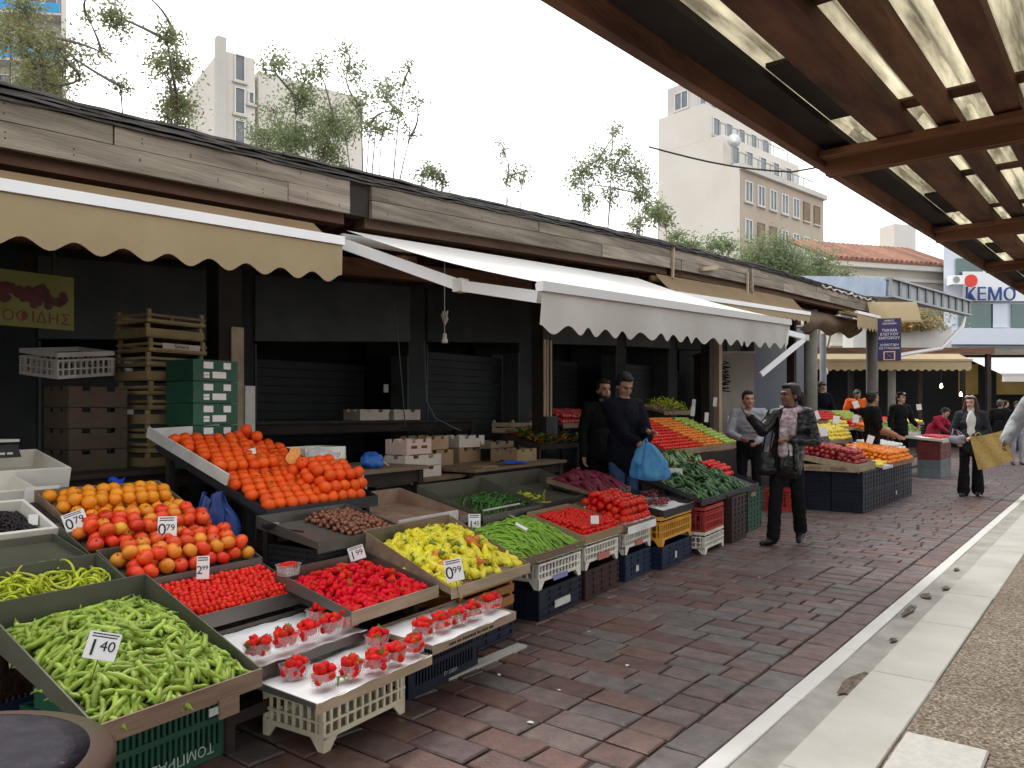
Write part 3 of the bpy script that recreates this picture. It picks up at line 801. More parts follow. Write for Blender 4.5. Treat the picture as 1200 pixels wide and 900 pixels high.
def trestle(label, F, s0, s1, t0, t1, z0, z1, mt=None, group='dark stands under the trays'):
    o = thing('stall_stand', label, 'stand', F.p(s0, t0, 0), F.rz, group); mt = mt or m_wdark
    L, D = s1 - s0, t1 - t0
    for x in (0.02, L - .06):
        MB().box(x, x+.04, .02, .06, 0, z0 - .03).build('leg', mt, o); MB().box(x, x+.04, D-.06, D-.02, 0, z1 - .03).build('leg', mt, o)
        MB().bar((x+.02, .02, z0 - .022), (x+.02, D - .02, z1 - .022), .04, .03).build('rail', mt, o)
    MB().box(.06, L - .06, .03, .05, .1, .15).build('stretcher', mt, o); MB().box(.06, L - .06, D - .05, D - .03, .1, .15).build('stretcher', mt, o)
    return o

# ---------------------------------------------------------------- produce shapes (shared meshes)
def ball(name, r, mt, sx=1, sy=1, sz=1, dip=.12, n=14, k=9, stem=None, wob=0.0, seed=0):
    m = MB(); rr = random.Random(seed); prof = []
    for i in range(k + 1):
        a = math.pi * i / k; rad = math.sin(a) * r; z = -math.cos(a) * r * sz
        if dip: z -= dip * r * math.exp(-(rad / (r * .38))**2) * (1 if i > k/2 else -1)
        prof.append((max(rad, 1e-4), z))
    m.lathe(prof, n, (0,0,0), sx, sy)
    if wob:
        m.v = [tuple(c * (1 + wob * mnoise.noise((x/r*1.3 + seed, y/r*1.3, z/r*1.3))) for c in (x, y, z)) for x, y, z in m.v]
    mats = [mt]
    if stem:
        m.m = 1; zt_ = prof[-1][1]; m.tube([(0,0,zt_-.1*r), (.05*r,0,zt_+.22*r)], [.1*r, .08*r], 5); mats.append(stem)
    return m.mesh(name, mats, True)
def pod(name, pts_fn, rad_fn, mt, n=7, k=9, stem=None, flat=1.0):
    pts = [pts_fn(i/k) for i in range(k+1)]; m = MB(); m.tube(pts, [max(.0006, rad_fn(i/k)) for i in range(k+1)], n)
    mats = [mt]
    if flat != 1: m.v = [(x, y, z*flat) for x, y, z in m.v]
    if stem:
        mats.append(stem); m.m = 1; p0, p1 = Vector(pts[0]), Vector(pts[1]); d = (p0 - p1).normalized(); r0 = max(.002, rad_fn(.12))
        m.tube([p0 + (p1-p0)*.5, p0, p0 + d*r0*.4, p0 + d*r0*1.3], [r0*.85, r0*.5, r0*.2, r0*.16], 6)
    return m.mesh(name, mats, True)
S_ = dict(spec=.5)
m_stem = mat('fruit_stem', (.07, .09, .02), .7)
m_orange = mat('orange_peel', (.8, .075, .003), .45, (.86, .115, .006), scale=9, bump=.25, bscale=420, rnd=.12)
m_orange2 = mat('yellow_orange_peel', (.78, .24, .008), .42, (.84, .32, .014), scale=9, bump=.25, bscale=420, rnd=.12)
m_apple = mat('apple_skin', (.66, .012, .008), .38, (.76, .1, .015), scale=14, amt=.2, rnd=.2, col3=(.75, .36, .03), coat=.05)
m_applelt = mat('apple_skin_light', (.76, .4, .03), .38, (.7, .1, .02), scale=13, amt=.1, rnd=.15, coat=.05)
m_tom = mat('tomato_skin', (.64, .008, .004), .32, (.7, .02, .007), scale=9, rnd=.15, spec=.3)
m_straw = mat('strawberry_flesh', (.62, .004, .005), .5, (.72, .012, .01), scale=30, bump=.5, bscale=240, rnd=.2, spec=.18)
m_calyx = mat('strawberry_leaf', (.12, .24, .03), .7)
m_bean = mat('broad_bean_pod', (.2, .31, .022), .45, (.36, .45, .07), scale=22, amt=.4, rnd=.3, bump=.15, bscale=60)
m_gbean = mat('string_bean_pod', (.2, .4, .025), .45, (.3, .49, .07), scale=12, rnd=.22)
m_pepg = mat('pale_green_pepper', (.4, .48, .014), .34, (.54, .57, .04), scale=10, rnd=.18, coat=.08)
m_pepy = mat('yellow_pepper', (.68, .58, .012), .34, (.76, .67, .05), scale=10, rnd=.1, coat=.08)
m_pepr = mat('orange_pepper', (.62, .1, .01), .3, (.65, .22, .02), scale=10, coat=.2)
m_pepstem = mat('pepper_stem', (.16, .26, .03), .6)
m_nut = mat('chestnut_shell', (.16, .052, .026), .3, (.25, .1, .055), scale=18, rnd=.3, coat=.2)
m_raisin = mat('black_raisin', (.012, .008, .01), .5, (.03, .02, .024), scale=40, bump=.5, rnd=.3)
m_almond = mat('brown_nut', (.2, .12, .07), .7, (.3, .19, .12), scale=30, rnd=.3)
m_cuke = mat('cucumber_skin', (.02, .075, .02), .35, (.06, .15, .035), scale=14, bump=.3, bscale=120, rnd=.3)
m_beet = mat('beet_skin', (.13, .012, .03), .5, (.22, .03, .06), scale=20, bump=.3, rnd=.3)
m_greenap = mat('green_pear_skin', (.36, .5, .05), .35, (.46, .58, .1), scale=12, rnd=.12)
m_mand = mat('mandarin_peel', (.82, .2, .008), .4, (.86, .27, .02), scale=10, bump=.2, bscale=300, rnd=.12)
m_lemon = mat('lemon_peel', (.76, .58, .05), .4, (.8, .65, .1), scale=10, rnd=.1)
m_banana = mat('banana_peel', (.8, .55, .03), .45, (.85, .65, .08), scale=8, rnd=.08)
m_potato = mat('kiwi_skin', (.2, .1, .05), .8, (.3, .17, .09), scale=14, rnd=.2)
m_redap = mat('dark_red_fruit', (.3, .02, .025), .35, (.5, .07, .06), scale=18, rnd=.3)
m_onion = mat('white_onion_skin', (.72, .7, .64), .5, (.8, .78, .72), scale=9, rnd=.1)
m_leaf = mat('leaf_green', (.035, .1, .015), .6, (.07, .16, .03), scale=10, rnd=.3, transl=.25)
m_leafl = mat('leaf_light', (.2, .34, .08), .6, (.28, .42, .12), scale=10, rnd=.3, transl=.25)

ME = {}
ME['orange'] = [ball('orange', .0405, m_orange, sx=1+.03*i, sz=.97-.03*i, dip=.06, stem=m_stem if i == 1 else None, wob=.03, seed=i) for i in range(3)]
ME['orange2'] = [ball('orange', .0345, m_orange2, sx=1+.02*i, sz=1-.02*i, dip=.05, stem=m_stem if i else None, wob=.03, seed=i+5) for i in range(2)]
ME['apple'] = [ball('apple', .038, m_apple, sz=.9, dip=.22, stem=m_stem, wob=.05, seed=i+8) for i in range(3)] + [ball('apple', .036, m_applelt, sz=.94, dip=.2, stem=m_stem, wob=.05, seed=13)]
ME['cherry'] = [ball('cherry_tomato', .0145, m_tom, sz=1.12, dip=0, n=10, k=6)]
ME['tomato'] = [ball('tomato', .035, m_tom, sz=.86, dip=.12, wob=.05, seed=i, stem=m_pepstem if i == 1 else None) for i in range(3)]
ME['nut'] = [ball('chestnut', .016, m_nut, sx=1.1, sz=.8, dip=-.15, n=8, k=5, seed=i, wob=.12) for i in range(2)]
ME['raisin'] = [ball('raisin', .008, m_raisin, sx=1.3, n=6, k=4, dip=0, wob=.3, seed=3)]
ME['almond'] = [ball('nut', .011, m_almond, sx=1.5, n=6, k=4, dip=0, wob=.15, seed=4)]
def strawberry(seed):
    r = random.Random(seed); m = MB(); L = .034 * r.uniform(.9, 1.2); W = .0145 * r.uniform(.9, 1.1)
    prof = [(.0005, -L*.55), (W*.38, -L*.47), (W*.7, -L*.25), (W*.95, 0), (W, L*.2), (W*.8, L*.38), (W*.3, L*.44)]
    m.lathe(prof, 9); m.v = [(x*(1+.12*mnoise.noise((seed, z*60, y*60))), y, z) for x, y, z in m.v]
    m.m = 1
    for i in range(6 if seed % 3 == 0 else 0):
        a = 2*math.pi*i/6 + r.random(); c, s = math.cos(a), math.sin(a)
        m.add([(.002*c, .002*s, L*.45), (W*.75*c - .004*s, W*.75*s + .004*c, L*.47), (W*1.25*c, W*1.25*s, L*.4), (W*.75*c + .004*s, W*.75*s - .004*c, L*.47)], [(0, 1, 2, 3)])
    return m.mesh('strawberry', [m_straw, m_calyx], True)
ME['straw'] = [strawberry(i) for i in range(5)]
def curved(L, bend, twist=0.0):
    return lambda u: ((u-.5)*L, bend*(4*(u-.5)**2 - .5), twist*math.sin(u*math.pi*2))
def beanrad(r): return lambda u: r*min(1, u*9 + .25)*min(1, (1-u)*6)*(1 + .14*math.sin(u*19))
r = random.Random(5)
ME['bean'] = [pod('broad_bean', curved(.105 + .03*r.random(), r.uniform(-.018, .018), r.uniform(-.006, .006)), beanrad(.0098), m_bean, 6, 9, m_pepstem) for _ in range(8)]
ME['gbean'] = [pod('string_bean', curved(.15 + .04*r.random(), r.uniform(-.02, .02), .004), beanrad(.006), m_gbean, 5, 8) for _ in range(6)]
def hook(L, R_, t):                       # long pepper that curls
    return lambda u: (R_*math.sin(u*t) + L*.0, R_*(1-math.cos(u*t)) - R_*.5, .006*math.sin(u*5))
ME['pepg'] = [pod('long_pepper', hook(0, .034 + .03*r.random(), r.uniform(1.6, 4.3)), lambda u: .0095*(1-u*.75)*min(1, u*6+.5), m_pepg, 8, 12, m_pepstem) for _ in range(8)]
ME['pepgr'] = [pod('long_pepper', hook(0, .05, 2.2), lambda u: .0095*(1-u*.75)*min(1, u*6+.5), m_pepr, 8, 12, m_pepstem)]
ME['pepy'] = [pod('yellow_pepper', curved(.12 + .025*r.random(), r.uniform(-.014, .014), .003), lambda u: .03*min(1, u*8+.6)*(1-.72*u**1.5)*(1+.03*math.sin(u*12)), m_pepy, 9, 9, m_pepstem) for _ in range(6)]
ME['pepyr'] = [pod('yellow_pepper', curved(.12, .008, .003), lambda u: .03*min(1, u*8+.6)*(1-.72*u**1.5), m_pepr, 9, 9, m_pepstem)]
ME['cuke'] = [pod('cucumber', curved(.13 + .02*r.random(), r.uniform(-.012, .012)), lambda u: .02*math.sqrt(max(.02, 1-(2*u-1)**4)), m_cuke, 8, 8) for _ in range(3)]
ME['zuke'] = [pod('zucchini', curved(.2, .02), lambda u: .024*math.sqrt(max(.02, 1-(2*u-1)**6)), mat('zucchini_skin', (.06, .15, .05), .4, (.25, .36, .17), scale=20, rnd=.2), 8, 8, m_pepstem)]
ME['beet'] = [pod('beetroot', curved(.15, .01), lambda u: .019*math.sqrt(max(.02, 1-(2*u-1)**2))+.003, m_beet, 7, 8) for _ in range(2)]
ME['pear'] = [ball('pear', .036, m_greenap, sz=1.15, dip=.05, wob=.06, seed=2, stem=m_stem)]
ME['mand'] = [ball('mandarin', .034, m_mand, sz=.84, dip=.1, wob=.04, seed=3)]
ME['lemon'] = [ball('lemon', .033, m_lemon, sx=1.3, dip=0, wob=.04, seed=3)]
ME['redap'] = [ball('red_apple', .038, m_redap, sz=.9, dip=.15, wob=.06, seed=i, stem=m_stem) for i in range(2)]
ME['kiwi'] = [ball('kiwi', .03, m_potato, sx=1.25, dip=0, wob=.05, seed=3)]
ME['onion'] = [ball('white_onion', .033, m_onion, sz=.85, dip=-.15, wob=.04, seed=3)]
ME['grape'] = [ball('grape', .012, mat('red_grape_skin', (.14, .012, .025), .3, (.28, .04, .05), scale=20, rnd=.35, coat=.2), n=8, k=5, dip=0)]
ME['berry'] = [ball('raspberry', .012, mat('raspberry_skin', (.5, .01, .03), .4, (.6, .05, .07), scale=30, bump=.6, bscale=200, rnd=.25), n=7, k=5, dip=0, wob=.2, seed=2)]

def rotm(yaw, pitch=0.0, roll=0.0):
    return Matrix.Rotation(yaw, 4, 'Z') @ Matrix.Rotation(pitch, 4, 'Y') @ Matrix.Rotation(roll, 4, 'X')
def put(name, me, p, M, label, cat, group, sc=1.0):
    o = bpy.data.objects.new(name, me); COL.objects.link(o)
    o.matrix_world = Matrix.Translation(p) @ M @ Matrix.Scale(sc, 4)
    o['label'] = label; o['category'] = cat; o['group'] = group
    return o
def heap_balls(T, mes, r, label, cat, group, u=(0, 1), v=(0, 1), layers=2, step=1.0, name=None, seed=0, mix=None, hmax=None, limit=290, jit=.12, shrink=.9, rotj=1.0):
    """round produce laid in rows, layer on layer, each layer sitting in the hollows of the one below"""
    rr = random.Random(seed); n = 0; rest = MB()
    L = T.L * (u[1]-u[0]); D = T.D * (v[1]-v[0]); pos = []
    for k in range(layers):
        mar = r * (1.12 + k * shrink) + .008; z = r * (1.02 + k * 1.5 * step)
        nx = max(1, int((L - 2*mar) / (2*r*1.0)) + 1); ny = max(1, int((D - 2*mar) / (1.78*r)) + 1)
        for j in range(ny):
            off = ((j + k) % 2) * r
            for i in range(nx):
                x = mar + i*2*r + off; y = mar*.9 + j*1.78*r
                if x > L - mar*.9: continue
                pos.append((x + rr.uniform(-jit, jit)*r, y + rr.uniform(-jit, jit)*r, z + rr.uniform(-jit, jit)*r*.8, k))
    pos.sort(key=lambda q: -q[3])
    for x, y, z, k in pos:
        p = T.w(u[0] + (u[1]-u[0])*x/L, v[0] + (v[1]-v[0])*y/D, z)
        M = rotm(rr.uniform(0, 6.28), rr.gauss(0, .5)*rotj, rr.gauss(0, .5)*rotj); me = mix(rr, x/L, y/D) if mix else rr.choice(mes)
        if n < limit: put(name or me.name.split('.')[0], me, p, M, label, cat, group, rr.uniform(.93, 1.05)); n += 1
        else: rest.mesh_in(me, Matrix.Translation(p) @ M)
    if rest.v:
        o = rest.build(name or mes[0].name.split('.')[0], mes[0].materials[0], smooth=True); tag(o, 'lower layers: ' + label, cat, group, 'stuff')
    return pos
def heap_long(T, mes, n, H, label, cat, group, u=(.04, .96), v=(.04, .96), rest_n=0, seed=0, yaw=None, name=None, tilt=.25, pw=3, mix=None, base=.006, lat=1.0):
    """long produce tipped into a heap: a buried mass and the ones on top"""
    rr = random.Random(seed); rest = MB(); mslot = {}; nm = name or mes[0].name.split('.')[0]
    def hh(a, b): return max(0.0, (1 - abs(2*a-1)**pw)) * max(0.0, (1 - abs(2*b-1)**pw))
    for i in range(n + rest_n):
        a, b = rr.random(), rr.random()
        if lat != 1.0 and rr.random() > .3: a = .5 + (a-.5)*lat
        top = i < n
        q = rr.uniform(.8, 1.03) if top else rr.uniform(.1, .8)
        h = base + H*hh(a, b)*q + (0 if not top else .004)
        p = T.w(u[0] + (u[1]-u[0])*a, v[0] + (v[1]-v[0])*b, h)
        y = rr.uniform(0, 6.28) if yaw is None else (yaw(rr, a, b) + T.F.rz)
        e = .05; gx = (hh(a+e, b) - hh(a-e, b))*H/(2*e*T.L*(u[1]-u[0])); gy = (hh(a, b+e) - hh(a, b-e))*H/(2*e*T.D*(v[1]-v[0])) + (T.z1-T.z0)/T.D
        ly = y - T.F.rz; sl = gx*math.cos(ly) + gy*math.sin(ly)
        M = rotm(y, -math.atan(max(-1.2, min(1.2, sl))) + rr.gauss(0, tilt), rr.uniform(0, 6.28))
        me = mix(rr, a, b) if mix else rr.choice(mes)
        if top: put(nm, me, p, M, label, cat, group, rr.uniform(.85, 1.15))
        else: rest.mesh_in(me, Matrix.Translation(p) @ M)
    if rest.v:
        o = rest.build(nm, mes[0].materials[0], smooth=True); tag(o, 'buried mass: ' + label, cat, group, 'stuff')

# ---------------------------------------------------------------- price signs
m_signw = mat('sign_card', (.78, .78, .77), .6); m_ink = mat('ink', (.02, .02, .025), .7); m_stick = mat('sign_stick', (.12, .06, .03), .7)
def price(label, txt, px, py, t=None, Y=None, w=.085, h=.085, yaw=0.0, tilt=-.15, roll=0.0, stick=.1, head=True, F=FA, s=None, blank=False):
    if Y is None:
        X_ = (px-600)/900; Y = t / (-X_*math.cos(R(32)) + math.sin(R(32)))
    p = at(px, py, Y)
    o = thing('price_sign', label, 'price sign', p, math.atan2(-p.x, p.y) * .6 + yaw)
    o.rotation_euler = (tilt, roll, o.rotation_euler.z)
    MB().box(-w/2, w/2, -.0015, .0015, -h/2, h/2).build('card', m_signw, o)
    if stick: MB().bar((0, .003, -h/2 - stick), (0, .003, -h*.1), .006, .003).build('stick', m_stick, o)
    F_ = Matrix.Rotation(R(90), 4, 'X')
    whole, cents = txt.split(',')
    if blank: return o
    text('price_figures', whole, min(h*.85, w*.95), m_ink, o, Matrix.Translation((-w*.27, -.0022, -h*.12)) @ F_)
    text('price_figures', cents, min(h*.55, w*.5), m_ink, o, Matrix.Translation((w*.17, -.0022, -h*.02)) @ F_)
    if head:
        rr = random.Random(px)
        for q, zz in enumerate((.40, .30)):
            x = -w*.4; m = MB()
            while x < w*.36:
                l = rr.uniform(.05, .13)*w; xe = min(x+l, w*.42); m.box(x, xe, -.0022, -.0016, h*zz, h*(zz+.045)); m.box(x + l*.3, xe + .02*w, -.0022, -.0017, h*(zz+.015), h*(zz+.03)); x += l + .012*w
            m.build('scribbled_name', m_ink, o)
    return o

# ================================================================ column of the broad beans
T = Tray('broad bean tray of dull steel on green crates, wooden front lip', 1.27, 1.88, 2.24, 2.95, .40, .60, .035, .10, m_steel, m_steelin, front=m_woodtray)
heap_long(T, ME['bean'], 290, .088, 'green broad bean pod tossed on the heap priced 1.40', 'bean pod', 'broad beans in the steel tray', rest_n=560, seed=1, u=(.07, .95), v=(.06, .93), tilt=.16, pw=4)
MB().box(.42, .5, -.012, -.003, -.085, -.02).build('wood_block', m_woodtray, T.o)
price('price card reading 1,40 leaning in the broad bean heap', '1,40', 120, 757, t=2.42, w=.095, h=.085, roll=.25, tilt=-.4, stick=.06)
g1 = crate('dark green slotted crate standing upside down under the broad bean tray', FA, 1.42, 2.60, 0, 'slot', 'green', .6, .4, .3, False, name='plastic_crate')
text('crate_lettering', 'ΤΟΜΠΡΑΣ 4-3', .055, mat('crate_print', (.42, .5, .42), .7), g1, Matrix.Translation((.34, -.004, .05)) @ Matrix.Rotation(R(90), 4, 'X') @ Matrix.Rotation(R(180), 4, 'Z'))
MB().box(.5, .56, -.006, -.0005, .17, .2).build('paper_tag', m_paper, g1)
crate('green slotted crate stacked on another under the broad bean tray', FA, 1.43, 2.66, .302, 'slot', 'green', .44, .26, .13, False)
crate('blue slotted crate on the ground behind the green crates', FA, 1.28, 3.05, 0, 'slot', 'blue', .6, .4, .3, False)
crate('brown lattice crate on the blue crate below the green peppers', FA, 1.0, 3.1, .302, 'lattice', 'brown', .55, .36, .22, False)
# ---- curled green peppers
T = Tray('steel tray of curled pale green peppers behind the broad beans', 1.25, 1.88, 2.97, 3.31, .57, .68, .05, .07, m_steel, m_steelin)
heap_long(T, ME['pepg'], 85, .05, 'curled pale green pepper heaped in the steel tray', 'pepper', 'curled green peppers', rest_n=90, seed=2, u=(.0, .95), v=(.1, .9), mix=lambda rr, a, b: ME['pepgr'][0] if rr.random() < .035 else rr.choice(ME['pepg']))
m = MB(); m.box(.0, .2, .02, .2, .012, .03); m.build('paper_lining', m_paper, T.o)
# ---- empty tray
T = Tray('empty olive steel tray behind the curled green peppers', 1.5, 1.9, 3.34, 3.70, .68, .765, .03, .035, m_steel, m_steelin)
for i in range(5):
    put('leaf_scrap', ME['gbean'][0], T.w(.55 + .07*i, .3 + .05*(i % 2), .008), rotm(i), 'thin green stalk left in the empty tray', 'scrap', 'stalks in the empty tray', .5)
trestle('dark wooden stand under the pepper trays', FA, 1.24, 1.9, 2.98, 4.1, .57, .84, group=None)
def foambox(label, s0, s1, t0, t1, z, h, mt=None, rz=0, tilt=0):
    o = thing('foam_box', label, 'box', FA.p(s0, t0, z), FA.rz + rz); mt = mt or m_foam; L, D = s1-s0, t1-t0; th = .018
    MB().box(0, L, 0, D, 0, th).build('base', mt, o)
    def wall(x0, x1, y0, y1):
        m = MB(); slab(m, x0, x1, y0, y1, th, h, .004); return m
    o.rotation_euler = (R(tilt), 0, FA.rz + rz)
    wall(0, L, 0, th).build('wall', mt, o); wall(0, L, D-th, D).build('wall', mt, o); wall(0, th, th, D-th).build('wall', mt, o); wall(L-th, L, th, D-th).build('wall', mt, o)
    return o
def stuffheap(name, label, cat, me, s0, s1, t0, t1, z, H, n, seed=0, mt=None, tilt=0):
    rr = random.Random(seed); m = MB()
    for i in range(n):
        a, b = rr.random(), rr.random(); h = H*(1-abs(2*a-1)**4)*(1-abs(2*b-1)**4)*rr.random()**.4
        m.mesh_in(me, Matrix.Translation(FA.p(s0+(s1-s0)*a, t0+(t1-t0)*b*math.cos(R(tilt)), z+.006+h+(t1-t0)*b*math.sin(R(tilt)))) @ rotm(rr.uniform(0, 6), rr.uniform(0, 6), rr.uniform(0, 6)))
    o = m.build(name, mt or me.materials[0], smooth=True); tag(o, label, cat, None, 'stuff'); return o
foambox('white foam box of black raisins behind the empty tray', 1.32, 1.93, 3.74, 4.08, .745, .085, tilt=20)
stuffheap('raisins', 'loose black raisins in the white foam box', 'raisins', ME['raisin'][0], 1.35, 1.9, 3.77, 4.05, .775, .045, 1400, 1, tilt=20)
price('small scrawled price slip standing in the black raisins', '4,5', 39, 609, t=3.86, w=.04, h=.05, stick=.03, blank=True)
foambox('white foam box of brown nuts beside the empty tray', 1.0, 1.47, 3.34, 3.7, .665, .08, tilt=16)
stuffheap('nuts', 'loose brown nuts in the white foam box', 'nuts', ME['almond'][0], 1.03, 1.44, 3.37, 3.67, .69, .05, 900, 2, tilt=16)
price('small scrawled slip in the brown nuts', '6,0', 4, 672, t=3.45, w=.035, h=.045, stick=.03, blank=True)
trestle('dark wooden stand under the foam boxes', FA, .95, 1.24, 3.2, 4.3, .7, .8, group=None)

# ================================================================ column of the cherry tomatoes, apples and yellow oranges
c0, c1 = 1.95, 2.66
T = Tray('upper steel tray lined with white paper for strawberry punnets', c0, c1, 2.45, 2.87, .345, .375, .012, .03, m_steel, m_steel, lining=m_paper); TU = T
T = Tray('shallow steel tray of cherry tomatoes priced 2.99', c0, c1, 2.86, 3.18, .46, .55, .035, .045, m_steel, m_steel)
heap_balls(T, ME['cherry'], .0145, 'small red cherry tomato in the shallow tray priced 2.99', 'cherry tomato', 'cherry tomatoes priced 2.99', layers=3, seed=3, jit=.35, step=.8, limit=210, shrink=.5)
T = Tray('lower steel tray of red and yellow apples', c0, c1, 3.17, 3.44, .60, .69, .02, .05, m_steel, m_steelin)
amix = lambda rr, a, b: ME['apple'][3] if rr.random() < .32 else ME['apple'][rr.randrange(3)]
heap_balls(T, ME['apple'], .037, 'red and yellow apple in the row just behind the cherry tomatoes', 'apple', 'apples behind the cherry tomatoes', layers=2, seed=4, mix=amix, name='apple', shrink=.5, jit=.2)
T = Tray('upper steel tray of red and yellow apples priced 0.79', c0 - .02, c1, 3.45, 3.74, .70, .79, .02, .05, m_steel, m_steelin)
heap_balls(T, ME['apple'], .037, 'red and yellow apple around the price card in the upper apple tray', 'apple', 'apples in the upper tray', layers=2, seed=5, mix=amix, name='apple', shrink=.5, jit=.2)
T = Tray('wooden tray of yellow oranges behind the apples', c0 + .06, c1 + .03, 3.75, 4.1, .80, .92, .02, .05, m_woodtray, m_woodtray)
heap_balls(T, ME['orange2'], .035, 'yellow orange in the wooden tray behind the apples', 'orange', 'yellow oranges behind the apples', layers=2, seed=6, name='orange', shrink=1.1, jit=.2)
trestle('dark wooden stand under the apple and tomato trays', FA, c0, c1, 2.9, 4.1, .47, .92, group=None)
o = MB().grid(lambda u, v: (.08*u, .05*v, .01*math.sin(u*7)+.02*v), 5, 4).build('blue_wrapper', mat('blue_film', (.02, .06, .42), .35), loc=T.w(.5, .8, .09), rz=.4); tag(o, 'scrap of bright blue wrapper among the yellow oranges', 'wrapper')
price('price card reading 0,79 tilted in the yellow oranges', '0,79', 88, 610, t=3.66, w=.1, h=.085, roll=-.35, stick=.1)
price('price card reading 0,79 standing in the upper apple tray', '0,79', 196, 618, t=3.36, w=.085, h=.105, stick=.1)
price('narrow price card reading 2,99 on the cherry tomatoes', '2,99', 238, 665, t=3.1, w=.055, h=.105, stick=.09)
price('narrow price slip half hidden by the yellow oranges', '1,1', 20, 690, t=3.35, w=.02, h=.03, stick=0, blank=True)
# blue bag hanging on the stand between apples and oranges
m_bluebag = mat('blue_bag_film', (.012, .03, .13), .35, (.02, .06, .24), scale=6, bump=.6, bscale=12)
def bagfold(u, v):
    a = u*2*math.pi; r0 = .13*(.35+.65*math.sin(min(1, v*1.2)*math.pi*.55)) ; z = .0 + .24*(1-v) + (.06*abs(math.sin(a*1.5)) if v < .05 else 0)
    return (r0*math.cos(a)*1.1 + .015*math.sin(a*5+v*6), r0*.55*math.sin(a) + .012*math.cos(a*7), z)
o = MB().grid(bagfold, 36, 10).build('plastic_bag', m_bluebag, smooth=True, loc=FA.p(2.78, 3.72, .62), rz=.5); tag(o, 'dark blue plastic bag hanging between the apples and the oranges', 'bag')

# ================================================================ strawberry boards in front
T = Tray('low steel tray lined with white paper holding punnets above the white crate', 2.03, 2.72, 2.12, 2.52, .268, .285, .012, .02, m_steel, m_steel, lining=m_paper, front=m_board); TL = T
T = Tray('low wooden board with white paper holding punnets above the blue crate', 2.74, 3.45, 2.13, 2.5, .30, .315, .012, .02, m_board, m_board, lining=m_paper); TB = T
m = MB(); rr = random.Random(4); x = .12
while x < .5:
    l = rr.uniform(.008, .016); m.box(x, x+l, -.0012, -.0002, -.018, -.006); x += l + rr.choice((.004, .004, .012))
m.build('stencil_marks', m_ink, T.o)
crate('cream slotted crate with splayed feet under the low punnet tray', FA, 2.2, 2.26, 0, 'lattice', 'cream', .5, .36, .235, True)
cb = crate('navy slotted crate under the low punnet board', FA, 2.82, 2.34, 0, 'slot', 'navy', .58, .38, .262, False)
text('crate_lettering', 'ΕΤ ΣΟΟΛ', .026, mat('crate_print2', (.4, .42, .46), .7), cb, Matrix.Translation((.33, -.004, .045)) @ Matrix.Rotation(R(90), 4, 'X'))
crate('green ribbed crate half hidden behind the navy crate', FA, 3.3, 2.8, 0, 'ribbed', 'green', .4, .38, .2, False)
crate('black ribbed crate under the upper punnet tray', FA, 2.0, 2.8, 0, 'ribbed', 'black', .58, .38, .3, False)
trestle('dark stand under the upper punnet tray', FA, c0 + .02, c1 - .02, 2.56, 2.86, .345, .37, group=None)
m_clear = mat('clear_punnet', (.75, .72, .7), .25, (.82, .8, .8), scale=20, alpha=.28, spec=.6)
def punnet_mesh():
    m = MB(); a, b, h = .052, .041, .056
    def ring(f, z): return [(a*f*x, b*f*y, z) for x, y in ((-1,-.75),(-.75,-1),(.75,-1),(1,-.75),(1,.75),(.75,1),(-.75,1),(-1,.75))]
    rings = [ring(.82, 0), ring(.86, .002), ring(.99, h-.004), ring(1.0, h-.003), ring(1.08, h-.002), ring(1.08, h)]
    vs = [p for q in rings for p in q]; fs = [tuple(range(7, -1, -1))]
    for k in range(len(rings)-1):
        fs += [(k*8+i, k*8+(i+1)%8, k*8+8+(i+1)%8, k*8+8+i) for i in range(8)]
    m.add(vs, fs)
    for i in range(5):
        x = -.03 + .015*i
        for sy in (-1, 1): m.bar((x, sy*.0305, .003), (x*1.1, sy*.0352, .045), .003, .002)
    return m.mesh('punnet', m_clear)
PM = punnet_mesh()
berrylab = {'u': 'strawberry in a clear punnet on the upper white papered tray', 'l': 'strawberry in a clear punnet on the low papered tray above the cream crate', 'b': 'strawberry in a clear punnet on the low board above the navy crate'}
punlab = {'u': 'clear strawberry punnet on the upper white papered tray', 'l': 'clear strawberry punnet on the low papered tray above the cream crate', 'b': 'clear strawberry punnet on the low board above the navy crate'}
rr = random.Random(9)
